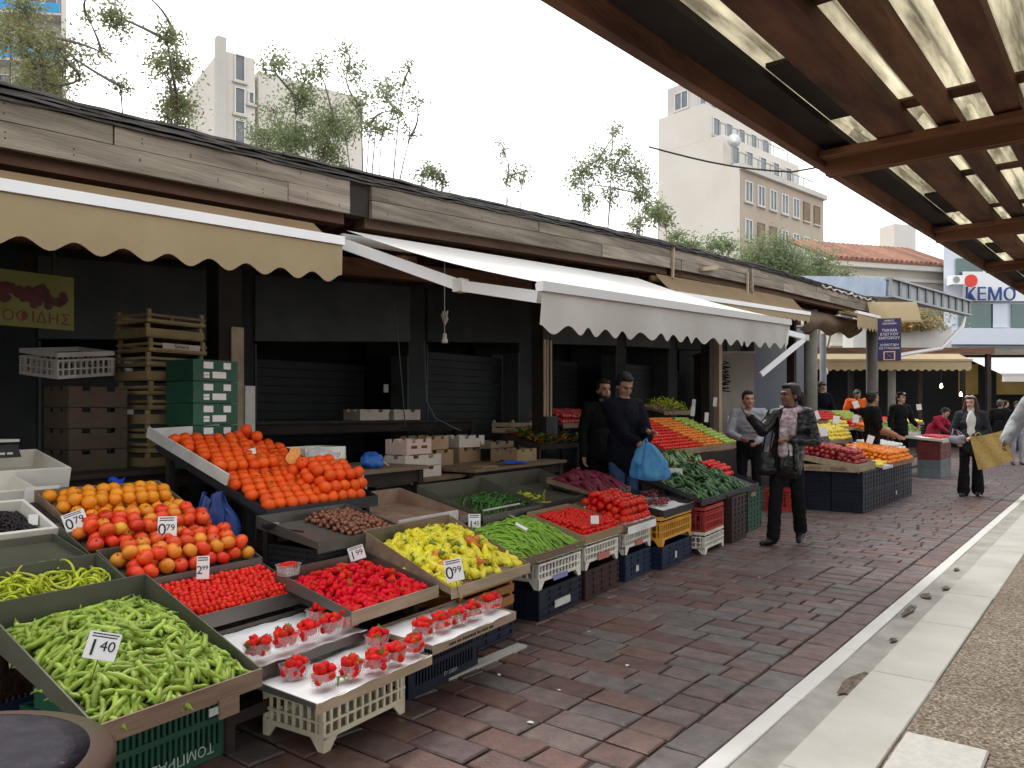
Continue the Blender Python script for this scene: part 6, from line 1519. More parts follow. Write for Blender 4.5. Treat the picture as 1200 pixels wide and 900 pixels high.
# ---------------------------------------------------------------- buildings
m_bld_t = mat('tan_render', (.33, .27, .21), .9, (.42, .36, .29), scale=.25, amt=.4, bump=.1, bscale=3, detail=8)
m_bld_w = mat('pale_render', (.55, .51, .45), .9, (.64, .61, .55), scale=.2, amt=.4, bump=.1, bscale=2, detail=8, col3=(.46, .41, .35))
m_bld_g = mat('grey_render', (.44, .42, .39), .9, (.54, .52, .48), scale=.3, amt=.4, detail=8)
m_glass = mat('window_glass', (.06, .075, .085), .12, (.12, .14, .15), scale=.8, spec=.7)
m_frame = mat('window_frame', (.62, .62, .6), .6)
m_shutb = mat('brown_shutter', (.16, .11, .075), .8, (.22, .16, .11), scale=3)
def house_box(o, name, P, ux, uy, lx, ly, z0, z1, mt):
    P = Vector((P[0], P[1], 0)); ux = Vector(ux).normalized()*lx; uy = Vector(uy).normalized()*ly; a = Vector((0,0,z0)); b = Vector((0,0,z1))
    return MB().hexa([P+a, P+ux+a, P+ux+uy+a, P+uy+a, P+b, P+ux+b, P+ux+uy+b, P+uy+b]).build(name, mt, o)
def window(o, P, ux, n, x, z, w, h, kind=0):
    """a framed window standing proud of the wall; n is the outward normal"""
    ux = Vector(ux).normalized(); n = Vector(n).normalized(); c = Vector((P[0], P[1], 0)) + ux*x + Vector((0,0,z))
    def plate(m, x0, x1, z0, z1, d0, d1):
        pts = [c + ux*xx + Vector((0,0,zz)) + n*dd for zz in (z0, z1) for xx, dd in ((x0, d1), (x1, d1), (x1, d0), (x0, d0))]
        m.hexa(pts); return m
    fr = MB(); b = .07
    for q in ((0, w, 0, b), (0, w, h-b, h), (0, b, b, h-b), (w-b, w, b, h-b)): plate(fr, *q, .0, .10)
    if kind == 0: plate(fr, w/2-b/2, w/2+b/2, b, h-b, .0, .09)
    f = fr.build('window', m_frame if kind != 2 else m_shutb, o)
    plate(MB(), b, w-b, b, h-b, .005, .03 if kind != 2 else .08).build('pane', m_glass if kind != 2 else m_shutb, f)
    plate(MB(), -.1, w+.1, -.12, -.005, 0, .18).build('sill', m_bld_g, f)
    return f
# tan apartment block
tb = thing('apartment_block', 'tan apartment block with rows of windows and stepped pale upper floors', 'building', (0, 0, 0))
C0 = at(868, 484, 60); C0.z = 0; UX = Vector((10, 8.8, 0)).normalized(); UY = Vector((-UX.y, UX.x, 0))
house_box(tb, 'front_wall', C0, UX, UY, 13.4, 7.9, -1, 20.8, m_bld_t)
house_box(tb, 'side_wall', C0 - UX*.1 + UY*.05, UX, UY, .25, 7.9, -1, 20.9, m_bld_w)
house_box(tb, 'upper_floor', C0 + UX*.0 + UY*1.6, UX, UY, 12.0, 6.4, 20.81, 23.6, m_bld_w)
house_box(tb, 'upper_floor', C0 + UX*.0 + UY*3.4, UX, UY, 10.5, 4.6, 23.61, 26.6, m_bld_w)
house_box(tb, 'penthouse', C0 + UX*1.0 + UY*5.0, UX, UY, 8.5, 2.8, 26.61, 29.4, m_bld_g)
house_box(tb, 'cornice', C0 - UX*.15 - UY*.3, UX, UY, 13.7, .35, 20.4, 20.82, m_bld_g)
for i in range(7):
    for f in range(7):
        window(tb, C0 - UY*.002, UX, -UY, .55 + i*1.84, 18.0 - f*3.0, 1.05, 1.65, 2 if (i*3+f*5) % 7 in (1, 4) else 0)
for i in range(5):
    window(tb, C0 + UY*1.598, UX, -UY, 1.2 + i*2.1, 21.5, 1.0, 1.5, 1); window(tb, C0 + UY*3.398, UX, -UY, 1.2 + i*1.9, 24.3, 1.0, 1.5, 1)
    window(tb, C0 + UX*1.0 + UY*4.998, UX, -UY, .6 + i*1.6, 27.3, .9, 1.3, 1)
window(tb, C0 + UX*.998 + UY*7.6, -UY, -UX, .6, 27.2, 1.4, 1.5, 0)
# railings of the terraces
for w_, z_, L_ in ((.2, 20.85, 12), (1.9, 23.65, 10.5)):
    for i in range(14): house_box(tb, 'railing_post', C0 + UY*w_ + UX*(.1 + L_*i/13), UX, UY, .06, .06, z_, z_ + .95, m_gsteel)
    house_box(tb, 'railing', C0 + UY*w_, UX, UY, L_, .06, z_ + .952, z_ + 1.02, m_gsteel)
o = thing('satellite_dish', 'white satellite dish on the terrace of the tan block', 'satellite dish', C0 + UX*.4 + UY*.9 + Vector((0, 0, 20.9)))
m = MB(); m.lathe([(.001, 0), (.3, .05), (.55, .18)], 16); m.v = [(x, -z, y + 2.0) for x, y, z in m.v]; m.build('dish', m_white, o, smooth=True); MB().tube([(0, .1, 0), (0, .1, 2)], .04, 6).build('mast', m_gsteel, o)
tag(MB().tube([at(760 + 24*i, 172 + 3.4*i + 9*math.sin(i/9*3.14) - (10 if i > 7 else 0)*(i-7)/2, 25) for i in range(10)], .03, 5).build('overhead_cable', m_wdark, smooth=True), 'dark cable slung across the sky in front of the tan block', 'cable')
# pale building on the other side, stepped in plan
pb = thing('pale_building', 'pale tall building with blank wall, vertical pilaster and small windows', 'building', (0, 0, 0))
D0 = at(258, 484, 42); VX = Vector((.8, .6, 0)).normalized(); VY = Vector((-VX.y, VX.x, 0))
house_box(pb, 'blank_wall', D0, VX, VY, 1.9, 7, -1, at(0, 58, 42).z, m_bld_w)
house_box(pb, 'pilaster', D0 - VX*.25 - VY*.3, VX, VY, .5, .5, -1, at(0, 45, 42).z, m_bld_g)
house_box(pb, 'stair_wall', D0 + VX*1.92 + VY*1.0, VX, VY, .35, 5, -1, at(0, 70, 42).z, m_bld_g)
house_box(pb, 'lower_wing', D0 + VX*2.3 + VY*.6, VX, VY, 6.5, 5, -1, at(0, 84, 44).z, m_bld_w)
for f in range(5):
    window(pb, D0 - VY*.002, VX, -VY, .75, at(0, 86 + 39*f, 42).z - .2, .6, 1.5, 1)
    window(pb, D0 - VY*.002, VX, -VY, 1.5, at(0, 114 + 39*f, 42).z, .35, .7, 1)
# tower with blue balconies
bt = thing('balcony_tower', 'pale tower block with bright blue balcony bands', 'building', (0, 0, 0))
E0 = at(-60, 484, 48); E0.z = 0; m_blueb = mat('balcony_blue', (.02, .3, .62), .6); QX = Vector((1, .12, 0)).normalized(); QY = Vector((-.62, 1, 0)).normalized()
house_box(bt, 'wall', E0 + QY*1.2, QX, QY, 6.6, 6, -1, 40, m_bld_g); house_box(bt, 'end_wall', E0 + QX*6.62, QX, QY, .3, 6, -1, 40, m_bld_w)
for f in range(8):
    z = at(0, 120, 48).z + (f - 4)*3.0
    house_box(bt, 'balcony_slab', E0, QX, QY, 6.6, 1.19, z - .15, z, m_bld_g); house_box(bt, 'balcony_panel', E0 - QY*.02, QX, QY, 6.5, .05, z + .001, z + .6, m_blueb)
    for i in range(7): window(bt, E0 + QY*1.198, QX, -QY, .1 + i*.92, z + .05, .8, 2.3, 1)
# old house with tiled roof
oh = thing('old_house', 'old ochre stained house with tiled roof and cornices', 'building', (0, 0, 0))
m_ochre = mat('ochre_render', (.45, .4, .32), .9, (.58, .53, .44), scale=.5, amt=.5, detail=8, col3=(.5, .34, .12))
H0 = at(972, 484, 38); H0.z = 0; H1 = at(1106, 484, 40); H1.z = 0; HX = (H1 - H0); HX.z = 0; LH = HX.length; HX.normalize(); HY = Vector((-HX.y, HX.x, 0)); zt_ = at(0, 306, 38).z
house_box(oh, 'wall', H0, HX, HY, LH, 8, -1, zt_ - .25, m_ochre); house_box(oh, 'cornice', H0 - HX*.2 - HY*.35, HX, HY, LH + .4, .5, zt_ - .25, zt_, m_bld_w)
for k_, z in enumerate((zt_ - .8, zt_ - 4.2)): house_box(oh, 'string_course', H0 - HY*.12, HX, HY, LH, .12, z, z + .16, m_bld_w)
for i in range(3):
    x = .5 + i*2.0; window(oh, H0 - HY*.002, HX, -HY, x, zt_ - 3.4, .9, 1.9, 1); house_box(oh, 'window_hood', H0 + HX*(x - .25) - HY*.3, HX, HY, 1.4, .3, zt_ - 1.35, zt_ - 1.12, m_bld_w)
    window(oh, H0 - HY*.002, HX, -HY, x, zt_ - 7.2, .9, 2.0, 1)
m_tiles = mat('roof_tiles', (.2, .085, .05), .85, (.3, .15, .1), scale=3, rnd=.3, bump=.2)
rt = house_box(oh, 'roof', H0 - HX*.3 - HY*.4, HX, HY, LH + .3, 8.6, zt_ + .001, zt_ + .05, m_tiles)
n = 26
tm = None
for i in range(n):
    a = H0 - HX*.25 - HY*.4 + HX*(LH + .5)*i/(n-1) + Vector((0, 0, zt_ + .1)); b = a + HY*3.2 + Vector((0, 0, 1.5))
    MB().tube([a.lerp(b, q/4) for q in range(5)], .12, 6).build('tile_row', m_tiles, rt)
MB().hexa([H0 - HX*.3 - HY*.4 + Vector((0,0,zt_+.06)), H0 + HX*(LH+.3) - HY*.4 + Vector((0,0,zt_+.06)), H0 + HX*(LH+.3) + HY*2.8 + Vector((0,0,zt_+1.5)), H0 - HX*.3 + HY*2.8 + Vector((0,0,zt_+1.5)),
           H0 - HX*.3 - HY*.4 + Vector((0,0,zt_+.09)), H0 + HX*(LH+.3) - HY*.4 + Vector((0,0,zt_+.09)), H0 + HX*(LH+.3) + HY*2.8 + Vector((0,0,zt_+1.54)), H0 - HX*.3 + HY*2.8 + Vector((0,0,zt_+1.54))]).build('roof_slope', m_tiles, oh)
house_box(oh, 'chimney', at(1048, 484, 46), HX, HY, 1.6, 1.2, zt_, at(0, 262, 46).z, m_bld_w)
# shop building with blue lettering
kb = thing('shop_building', 'pale blue shop building with large blue letters and red disc', 'building', (0, 0, 0))
m_kw = mat('pale_blue_cladding', (.52, .57, .64), .6, (.58, .63, .7), scale=.5); m_kg = mat('green_glass', (.02, .07, .065), .1, (.05, .12, .1), scale=.5, spec=.8); m_kb = mat('letter_blue', (.015, .05, .2), .5); m_kr = mat('disc_red', (.62, .05, .03), .5)
K0 = at(1106, 484, 36); KX = Vector((1, .05, 0)).normalized(); KY = Vector((.56, 1, 0)).normalized(); K0.z = 0
zz = lambda py: at(0, py, 36).z
house_box(kb, 'wall', K0, KX, KY, 12, 6, -1, 16, m_kw)
house_box(kb, 'sign_band', K0 + KX*.9 - KY*.25, KX, KY, 11, .24, zz(353), zz(319), mat('sign_band_white', (.7, .71, .73), .5))
for i in range(4):
    x = .75 + i*2.55; house_box(kb, 'window', K0 + KX*x - KY*.12, KX, KY, 1.45 if i else 1.6, .1, zz(384), zz(356), m_kg); house_box(kb, 'mullion', K0 + KX*(x + 1.62) - KY*.2, KX, KY, .7, .18, zz(384), zz(356), m_kw)
house_box(kb, 'ledge', K0 - KY*.35, KX, KY, 12, .34, zz(404), zz(385), m_kw); house_box(kb, 'shop_window', K0 + KX*.8 - KY*.1, KX, KY, 11, .09, -1, zz(406), m_glass)
house_box(kb, 'upper_window', K0 + KX*.6 - KY*.1, KX, KY, 1.3, .09, zz(322), zz(303), m_kg)
M_ = Matrix.Translation(at(1130, 347, 36) - KY*.5) @ Matrix.Rotation(math.atan2(KX.y, KX.x), 4, 'Z') @ Matrix.Rotation(R(90), 4, 'X')
text('lettering', 'ΚΕΜΟ', .85, m_kb, kb, M_, 'LEFT', .03)
m = MB(); m.lathe([(.001, -.03), (.29, -.03), (.29, .03), (.001, .03)], 24); m.v = [(x, z, y) for x, y, z in m.v]; d = m.build('red_disc', m_kr, kb); d.location = at(1138, 329, 35.4)
o = thing('air_conditioner', 'white air conditioner unit on the pale blue shop wall', 'air conditioner', at(1120, 334, 35.6)); MB().box(-.3, .3, -.2, .2, 0, .42).build('casing', m_white, o); MB().lathe([(.001, 0), (.15, 0), (.15, .01), (.001, .01)], 14).build('fan_grille', m_gsteel, o); o.children[-1].rotation_euler = (R(90), 0, 0); o.children[-1].location = (-.08, -.205, .21)
# ================================================================ people
SKIN = {k: mat('skin_' + k, c, .55, tuple(x*1.12 for x in c), scale=20, sss=.08) for k, c in dict(light=(.5, .3, .22), tan=(.36, .2, .135), brown=(.2, .1, .065)).items()}
m_hairb = mat('black_hair', (.006, .005, .004), .5, (.016, .012, .01), scale=30, bump=.8, bscale=60, stretch=(6, 6, 1))
m_hairbr = mat('auburn_hair', (.035, .011, .007), .5, (.08, .028, .017), scale=30, bump=.8, bscale=60, stretch=(6, 6, 1))
m_eye = mat('eye_dark', (.015, .012, .01), .3); m_lip = mat('lip', (.3, .09, .075), .5)
def cloth(name, c, c2=None, rough=.9, scale=9, bump=.35): return mat(name, c, rough, c2 or tuple(x*1.4 + .001 for x in c), scale=scale, bump=bump, bscale=14, spec=.15 if rough > .5 else .4)
m_leather = cloth('black_leather', (.006, .0065, .007), (.011, .012, .013), .34, 6, .5)
m_trous = cloth('black_trousers', (.006, .0065, .008)); m_shoe = cloth('black_shoe', (.006, .006, .006), None, .35)
m_navyc = cloth('navy_jacket', (.005, .006, .011)); m_jeans = cloth('blue_jeans', (.03, .06, .15), (.06, .1, .22)); m_greyc = cloth('grey_sweater', (.26, .27, .31), (.34, .35, .39))
m_whitec = cloth('white_top', (.68, .67, .65), (.76, .75, .73)); m_orvest = cloth('orange_vest', (.75, .1, .015), (.8, .16, .03)); m_blackt = cloth('black_tshirt', (.006, .007, .007)); m_maroon = cloth('maroon_jacket', (.3, .015, .04), (.4, .03, .07))
m_blazer = cloth('grey_blazer', (.025, .028, .034), (.045, .05, .058)); m_greyj = cloth('grey_jacket', (.24, .25, .26), (.4, .41, .42))

def capsule_mesh(m, p, q, r0, r1, n=14):
    p, q = Vector(p), Vector(q); d = (q - p); L = d.length; d = d.normalized() if L > 1e-6 else Vector((0, 0, 1))
    pts, rad = [], []
    for i in range(5):
        a = math.pi/2*i/4; pts.append(p - d*r0*math.cos(a)); rad.append(max(.0008, r0*math.sin(a)))
    for i in range(5):
        a = math.pi/2*(1 - i/4); pts.append(q + d*r1*math.cos(a)); rad.append(max(.0008, r1*math.sin(a)))
    m.tube(pts, rad, n)
def ell_mesh(m, c, r, rot=None, n=16, k=10):
    vs = []
    for i in range(k+1):
        th = math.pi*i/k; s_, z = max(.01, math.sin(th)), math.cos(th)
        for j in range(n):
            a = 2*math.pi*j/n; v = Vector((r[0]*s_*math.cos(a), r[1]*s_*math.sin(a), r[2]*z))
            if rot: v = rot @ v
            vs.append(Vector(c) + v)
    fs = [(i*n+j, (i+1)*n+j, (i+1)*n+(j+1)%n, i*n+(j+1)%n) for i in range(k) for j in range(n)] + [tuple(range(n)), tuple(k*n + j for j in range(n-1, -1, -1))]
    m.add(vs, fs)
class Fig:
    """implicit figure: tapered capsules and ellipsoids fused to one skin"""
    def __init__(self): self.pr = []
    def cap(self, p, q, r0, r1, m): self.pr.append(('c', Vector(p), Vector(q), r0, r1, m))
    def ell(self, c, r, m, rot=None): self.pr.append(('e', Vector(c), Vector(r), rot, None, m))
    def build(self, name, mats, parent, voxel=.011, smooth=4, wrinkle=.007, skin=None):
        mb = MB()
        for pr in self.pr:
            if pr[0] == 'c': capsule_mesh(mb, pr[1], pr[2], pr[3], pr[4])
            else: ell_mesh(mb, pr[1], pr[2], pr[3])
        me = mb.mesh(name + '_tmp', mats[0]); o = bpy.data.objects.new(name + '_tmp', me); tmp = bpy.data.scenes.new('scratch'); tmp.collection.objects.link(o)
        md = o.modifiers.new('r', 'REMESH'); md.mode = 'VOXEL'; md.voxel_size = voxel; md.use_smooth_shade = True
        sm = o.modifiers.new('s', 'SMOOTH'); sm.factor = .5; sm.iterations = smooth
        dg = scratch_graph(tmp)
        out = bpy.data.meshes.new_from_object(o.evaluated_get(dg)); out.name = name
        bpy.data.objects.remove(o); bpy.data.meshes.remove(me); bpy.data.scenes.remove(tmp)
        n = len(out.polygons); C = np.empty(n*3); out.polygons.foreach_get('center', C); C = C.reshape(-1, 3)
        best = np.full(n, 1e9); idx = np.zeros(n, int)
        for pr in self.pr:
            if pr[0] == 'c':
                p, q = np.array(pr[1]), np.array(pr[2]); d = q - p; L2 = max(1e-9, d @ d)
                t = np.clip(((C - p) @ d)/L2, 0, 1); dist = np.linalg.norm(C - p - t[:, None]*d, axis=1) - (pr[3] + (pr[4]-pr[3])*t)
            else:
                v = C - np.array(pr[1])
                if pr[3] is not None: v = v @ np.array(pr[3])
                rr_ = np.array(pr[2]); kk = np.linalg.norm(v/rr_, axis=1); dist = (kk - 1)*rr_.min()
            w_ = dist < best; best[w_] = dist[w_]; idx[w_] = pr[5]
        out.materials.clear()
        for m in mats: out.materials.append(m)
        out.polygons.foreach_set('material_index', idx.astype(np.int32)); out.polygons.foreach_set('use_smooth', np.ones(n, bool)); out.update()
        if wrinkle:                                        # folds in the cloth, none on the skin
            nv = len(out.vertices); lab = np.zeros(nv, int)
            for pl in out.polygons:
                for vi in pl.vertices: lab[vi] = max(lab[vi], pl.material_index + 1) if pl.material_index != skin else lab[vi]
            sd = Vector((len(self.pr)*1.7, nv % 97, 0))
            nr = [v.normal.copy() for v in out.vertices]
            for v in out.vertices:
                if lab[v.index] == 0: continue
                c = v.co; q = Vector((c.x*9, c.y*9, c.z*15)) + sd
                f = 1 - 2*abs(mnoise.noise(q)) ; f2 = mnoise.noise(q*2.3)
                v.co = c + nr[v.index]*wrinkle*(f*.8 - .3 + .35*f2)
            out.update()
        return link(name, out, parent)
def hand(F, w, d, nrm, mi, side=1, curl=.5, sc=1.0):
    """palm with four fingers of unequal length and a thumb leaving its side; d fingers' direction, nrm out of the palm"""
    w, d, nrm = Vector(w), Vector(d).normalized(), Vector(nrm); nrm = (nrm - d*nrm.dot(d)).normalized(); x = d.cross(nrm)*side
    F.cap(w, w + d*.03*sc, .024*sc, .026*sc, mi)
    for i, (o, L) in enumerate(((-.027, .066), (-.009, .076), (.009, .072), (.026, .058))):
        a = w + d*.035*sc + x*o*sc*.6; b = w + d*.085*sc + x*o*sc
        F.cap(a, b, .0135*sc, .0105*sc, mi)
        c = b + (d*math.cos(curl) + nrm*math.sin(curl))*L*.5*sc; e = c + (d*math.cos(curl*2.2) + nrm*math.sin(curl*2.2))*L*.5*sc
        F.cap(b, c, .0095*sc, .0085*sc, mi); F.cap(c, e, .0085*sc, .007*sc, mi)
    t0 = w + d*.03*sc - x*.022*sc; t1 = t0 + (d*.6 - x*.8 + nrm*.3).normalized()*.035*sc; F.cap(t0, t1, .013*sc, .0105*sc, mi); F.cap(t1, t1 + (d*.9 - x*.2 + nrm*.5).normalized()*.028*sc, .01*sc, .008*sc, mi)
BASE = dict(pelvis=(0, 0, .93), waist=(0, 0, 1.06), chest=(0, 0, 1.27), neck=(0, .005, 1.43), head=(0, -.015, 1.585),
            sl=(.175, .005, 1.385), el=(.235, .03, 1.11), wl=(.235, -.04, .86), sr=(-.175, .005, 1.385), er=(-.235, .03, 1.11), wr=(-.235, -.04, .86),
            hl=(.088, 0, .9), kl=(.095, -.015, .5), al=(.1, .03, .09), hr=(-.088, 0, .9), kr=(-.095, -.015, .5), ar=(-.1, .03, .09))
def person(label, loc, rz, look, yaw=0.0, head_yaw=0.0, H=1.72, J=None, abs_J=None, skin='tan', hair='short', hairm=None, top=None, bottom=None, shoes=None, sleeve='long',
           coat=0.02, fem=False, voxel=.011, inner=None, hands=None, hem=.0, flare=0.0, head_tilt=0.0, beard=False, group=None):
    """joints are given for a figure 1.70 m tall that faces -Y; yaw turns it; abs_J overrides joints after turning"""
    k = H/1.70; j = {a: Vector(b) for a, b in BASE.items()}
    if J: j.update({a: Vector(b) for a, b in J.items()})
    Rz = Matrix.Rotation(yaw, 3, 'Z'); j = {a: Rz @ b for a, b in j.items()}
    if abs_J: j.update({a: Vector(b) for a, b in abs_J.items()})
    j = {a: b*k for a, b in j.items()}
    t = thing('person', label, 'person', loc, rz, group); F = Fig()
    SK, TP, BT, SH, IN = range(5); mats = [SKIN[skin], top, bottom, shoes or m_shoe, inner or top]
    c = coat; wd = .93 if fem else 1.0
    Rt = Rz.copy()
    up = (j['neck'] - j['pelvis']).normalized(); fx = (j['sl'] - j['sr']).normalized(); fy = up.cross(fx).normalized(); up2 = fx.cross(fy)
    Tm = Matrix((fx, fy, up2)).transposed()
    F.ell(j['chest'], ((.165*wd + c)*k, (.108 + c)*k, (.19 + c*.5)*k), TP, Tm)
    F.ell(j['waist'], ((.142*wd + c)*k, (.102 + c)*k, (.17)*k), TP, Tm)
    F.ell(j['pelvis'] + up*.02, ((.165 + c*.6)*k, (.12 + c*.5)*k, .13*k), TP if hem else BT, Tm)
    if fem: F.ell(j['chest'] - fy*(-.0) + (Tm @ Vector((0, -.075, -.02)))*k, ((.13 + c*.5)*k, (.06 + c*.5)*k, .075*k), TP, Tm)
    if hem: F.cap(j['waist'], j['pelvis'] - up*hem*k, (.13 + c)*k, (.15 + c)*k, TP)
    F.ell(j['pelvis'] - up*.06, (.158*k, .118*k, .12*k), BT, Tm)
    F.cap(j['sl']*.96 + j['neck']*.04, j['neck'] - Vector((0, 0, .04))*k, (.052 + c)*k, (.055 + c)*k, TP); F.cap(j['sr'], j['neck'] - Vector((0, 0, .04))*k, (.052 + c)*k, (.055 + c)*k, TP)
    F.cap(j['neck'] - up*.02, j['head'] - Vector((0, 0, .06)) *k, .05*k, .047*k, SK)
    # head and face
    Hr = Matrix.Rotation(yaw + head_yaw, 3, 'Z') @ Matrix.Rotation(head_tilt, 3, 'X'); h = j['head']; hp = lambda x, y, z: h + (Hr @ Vector((x, y, z)))*k
    F.ell(hp(0, .012, .03), (.073*k, .092*k, .09*k), SK, Hr); F.ell(hp(0, -.022, -.035), (.057*k, .068*k, .075*k), SK, Hr)
    F.ell(hp(0, -.066, -.088), (.026*k, .024*k, .022*k), SK, Hr); F.cap(hp(0, -.088, .008), hp(0, -.104, -.03), .009*k, .0135*k, SK)
    F.ell(hp(0, -.078, .025), (.05*k, .022*k, .014*k), SK, Hr); F.ell(hp(.035, -.062, -.03), (.02*k, .02*k, .022*k), SK, Hr); F.ell(hp(-.035, -.062, -.03), (.02*k, .02*k, .022*k), SK, Hr)
    for s_ in (-1, 1): F.ell(hp(s_*.075, .012, -.012), (.01*k, .02*k, .03*k), SK, Hr)
    # arms
    for s_, n in ((1, 'l'), (-1, 'r')):
        S, E, W_ = j['s'+n], j['e'+n], j['w'+n]
        F.cap(S, E, (.054 + c)*k*wd, (.042 + c*.8)*k*wd, TP if sleeve != 'none' else SK)
        if sleeve == 'short': F.cap(S, S.lerp(E, .62), (.06 + c)*k, (.056 + c)*k, TP); F.cap(S.lerp(E, .55), E, .045*k, .04*k, SK)
        F.cap(E, W_, (.041 + c*.8)*k*wd, (.03 + c*.6)*k*wd, TP if sleeve == 'long' else SK)
        hd = (hands or {}).get(n); d = (W_ - E).normalized()
        if hd is None: hand(F, W_ + d*.012*k, d, Vector((-s_*.8, -.5, 0)) , SK, s_, .45, k)
        else: hand(F, W_ + d*.012*k, Vector(hd[0]) if hd[0] else d, Vector(hd[1]), SK, s_, hd[2], k)
    # legs
    for n in 'lr':
        h_, kn, an = j['h'+n], j['k'+n], j['a'+n]
        F.cap(h_, kn, .088*k, (.062 + flare*.2)*k, BT); F.cap(kn, an + Vector((0, 0, .01)), (.06 + flare*.3)*k, (.048 + flare)*k, BT)
        fd = j.get('f'+n)
        fwd = (fd - an) if fd is not None else (Rz @ Vector((.02 if n == 'l' else -.02, -.16, -.055)))*k
        F.cap(an + Vector((0, 0, -.035))*k, an + fwd*.55 + Vector((0, 0, -.02))*k, .042*k, .04*k, SH); F.cap(an + fwd*.5 + Vector((0, 0, -.02))*k, an + fwd, .04*k, .028*k, SH)
    F.build('body', mats, t, voxel, 3, .009, SK)
    # eyes, brows, mouth
    m = MB()
    for s_ in (-1, 1): ell_mesh(m, hp(s_*.029, -.083, .008), (.011*k, .007*k, .0055*k), Hr, 8, 6)
    m.build('eyes', m_eye, t, smooth=True)
    m = MB()
    for s_ in (-1, 1): m.tube([hp(s_*.014, -.096, .026), hp(s_*.03, -.095, .031), hp(s_*.046, -.082, .026)], [.0035*k, .004*k, .002*k], 5)
    m.build('eyebrows', hairm or m_hairb, t)
    m = MB(); ell_mesh(m, hp(0, -.087, -.058), (.021*k, .008*k, .0065*k), Hr, 10, 6); m.build('mouth', m_lip, t, smooth=True)
    # hair
    HF = Fig()
    if hair in ('short', 'cap', 'pony', 'long'):
        HF.ell(hp(0, .03, .05), (.08*k, .094*k, .082*k), 0, Hr); HF.ell(hp(0, .055, -.0), (.073*k, .062*k, .075*k), 0, Hr)
        HF.ell(hp(0, -.045, .094), (.055*k, .04*k, .025*k), 0, Hr)
        for s_ in (-1, 1): HF.ell(hp(s_*.07, .02, .03), (.014*k, .045*k, .05*k), 0, Hr)
    if hair == 'pony':
        HF.ell(hp(0, .12, .0), (.04*k, .05*k, .05*k), 0, Hr); HF.cap(hp(0, .13, 0), hp(.0, .16, -.13), .045*k, .03*k, 0); HF.cap(hp(0, .15, -.1), hp(.02, .14, -.2), .035*k, .012*k, 0)
    if hair == 'long':
        for s_ in (-1, 1):
            HF.cap(hp(s_*.065, .0, .05), hp(s_*.095, -.01, -.12), .03*k, .04*k, 0); HF.cap(hp(s_*.095, -.01, -.12), hp(s_*.12, -.03, -.25), .042*k, .02*k, 0)
        HF.cap(hp(0, .06, 0), hp(0, .09, -.2), .085*k, .07*k, 0)
    HF.build('hair', [hairm or m_hairb], t, .009, 2, .005)
    if beard:
        B = Fig(); B.ell(hp(0, -.06, -.085), (.04*k, .03*k, .03*k), 0, Hr); B.ell(hp(.05, -.03, -.06), (.014*k, .035*k, .04*k), 0, Hr); B.ell(hp(-.05, -.03, -.06), (.014*k, .035*k, .04*k), 0, Hr); B.build('beard', [m_hairb], t, .008, 2)
    return t, j, hp, k, Hr
def face_cam(p): return math.atan2(-p.x, p.y)

# ---- woman in the black jacket walking down the lane
p = ground(918, 640)
aj = dict(pelvis=(.03, 0, .93), waist=(.05, 0, 1.06), chest=(.07, 0, 1.25), neck=(.075, .01, 1.41), head=(.06, .0, 1.56),
          sr=(-.09, -.06, 1.345), er=(-.2, -.16, 1.19), wr=(-.315, -.30, 1.335), sl=(.235, .05, 1.355), el=(.31, .03, 1.09), wl=(.07, -.2, 1.11),
          hr=(-.045, .0, .9), kr=(-.075, -.06, .5), ar=(-.1, .0, .085), fr=(-.21, -.08, .035), hl=(.11, .0, .9), kl=(.14, .04, .5), al=(.17, .2, .15), fl=(.15, .09, .05))
w1, j, hp, k, Hr = person('woman in black leather jacket and patterned scarf walking with one open hand raised', p, face_cam(p), None, yaw=R(-28), head_yaw=R(-24), H=1.68, abs_J=aj, skin='brown', hair='pony', top=m_leather, bottom=m_trous, inner=m_whitec, fem=True, voxel=.0085, hem=.09, coat=.026, flare=.02,
    hands={'r': ((-.55, -.5, .5), (.3, -.4, .8), .25), 'l': ((-.85, -.45, .05), (-.2, .3, -.9), .9)})
F = Fig(); F.ell((.045, -.125, 1.2), (.06, .04, .16), 0); F.ell((.055, -.118, .98), (.055, .045, .17), 0); F.build('white_blouse', [m_whitec], w1, .009, 3)
F = Fig()
for sx, x0, x1 in ((-1, -.005, -.02), (1, .1, .125)):      # open front edges and collar of the jacket
    F.cap((.03 + sx*.075, -.085, 1.36), (x0, -.155, 1.15), .03, .026, 0); F.cap((x0, -.155, 1.15), (x1, -.15, .8), .026, .03, 0)
F.cap((-.03, .03, 1.41), (.17, .05, 1.41), .03, .03, 0)
F.build('jacket_front', [m_leather], w1, .009, 3)
m_scarf = mat('patterned_scarf', (.62, .5, .52), .8, (.16, .1, .13), scale=26, amt=.6, bump=.3, col3=(.72, .66, .66))
F = Fig()
for a in range(9):
    a0, a1 = math.pi*2*a/9, math.pi*2*(a+1)/9; F.cap((.068 + .085*math.cos(a0), .0 + .075*math.sin(a0), 1.395 + .018*math.sin(a0)), (.068 + .085*math.cos(a1), .0 + .075*math.sin(a1), 1.395 + .018*math.sin(a1)), .036, .036, 0)
F.cap((.03, -.1, 1.37), (.0, -.175, 1.15), .04, .045, 0); F.cap((.0, -.175, 1.15), (-.005, -.19, .96), .045, .05, 0); F.cap((.1, -.1, 1.37), (.075, -.17, 1.15), .035, .04, 0); F.ell((.03, -.15, 1.26), (.07, .04, .08), 0)
F.build('scarf', [m_scarf], w1, .011, 2)
b = thing('handbag', 'black leather shoulder bag hanging at the hip of the woman in the leather jacket', 'handbag', p, face_cam(p))
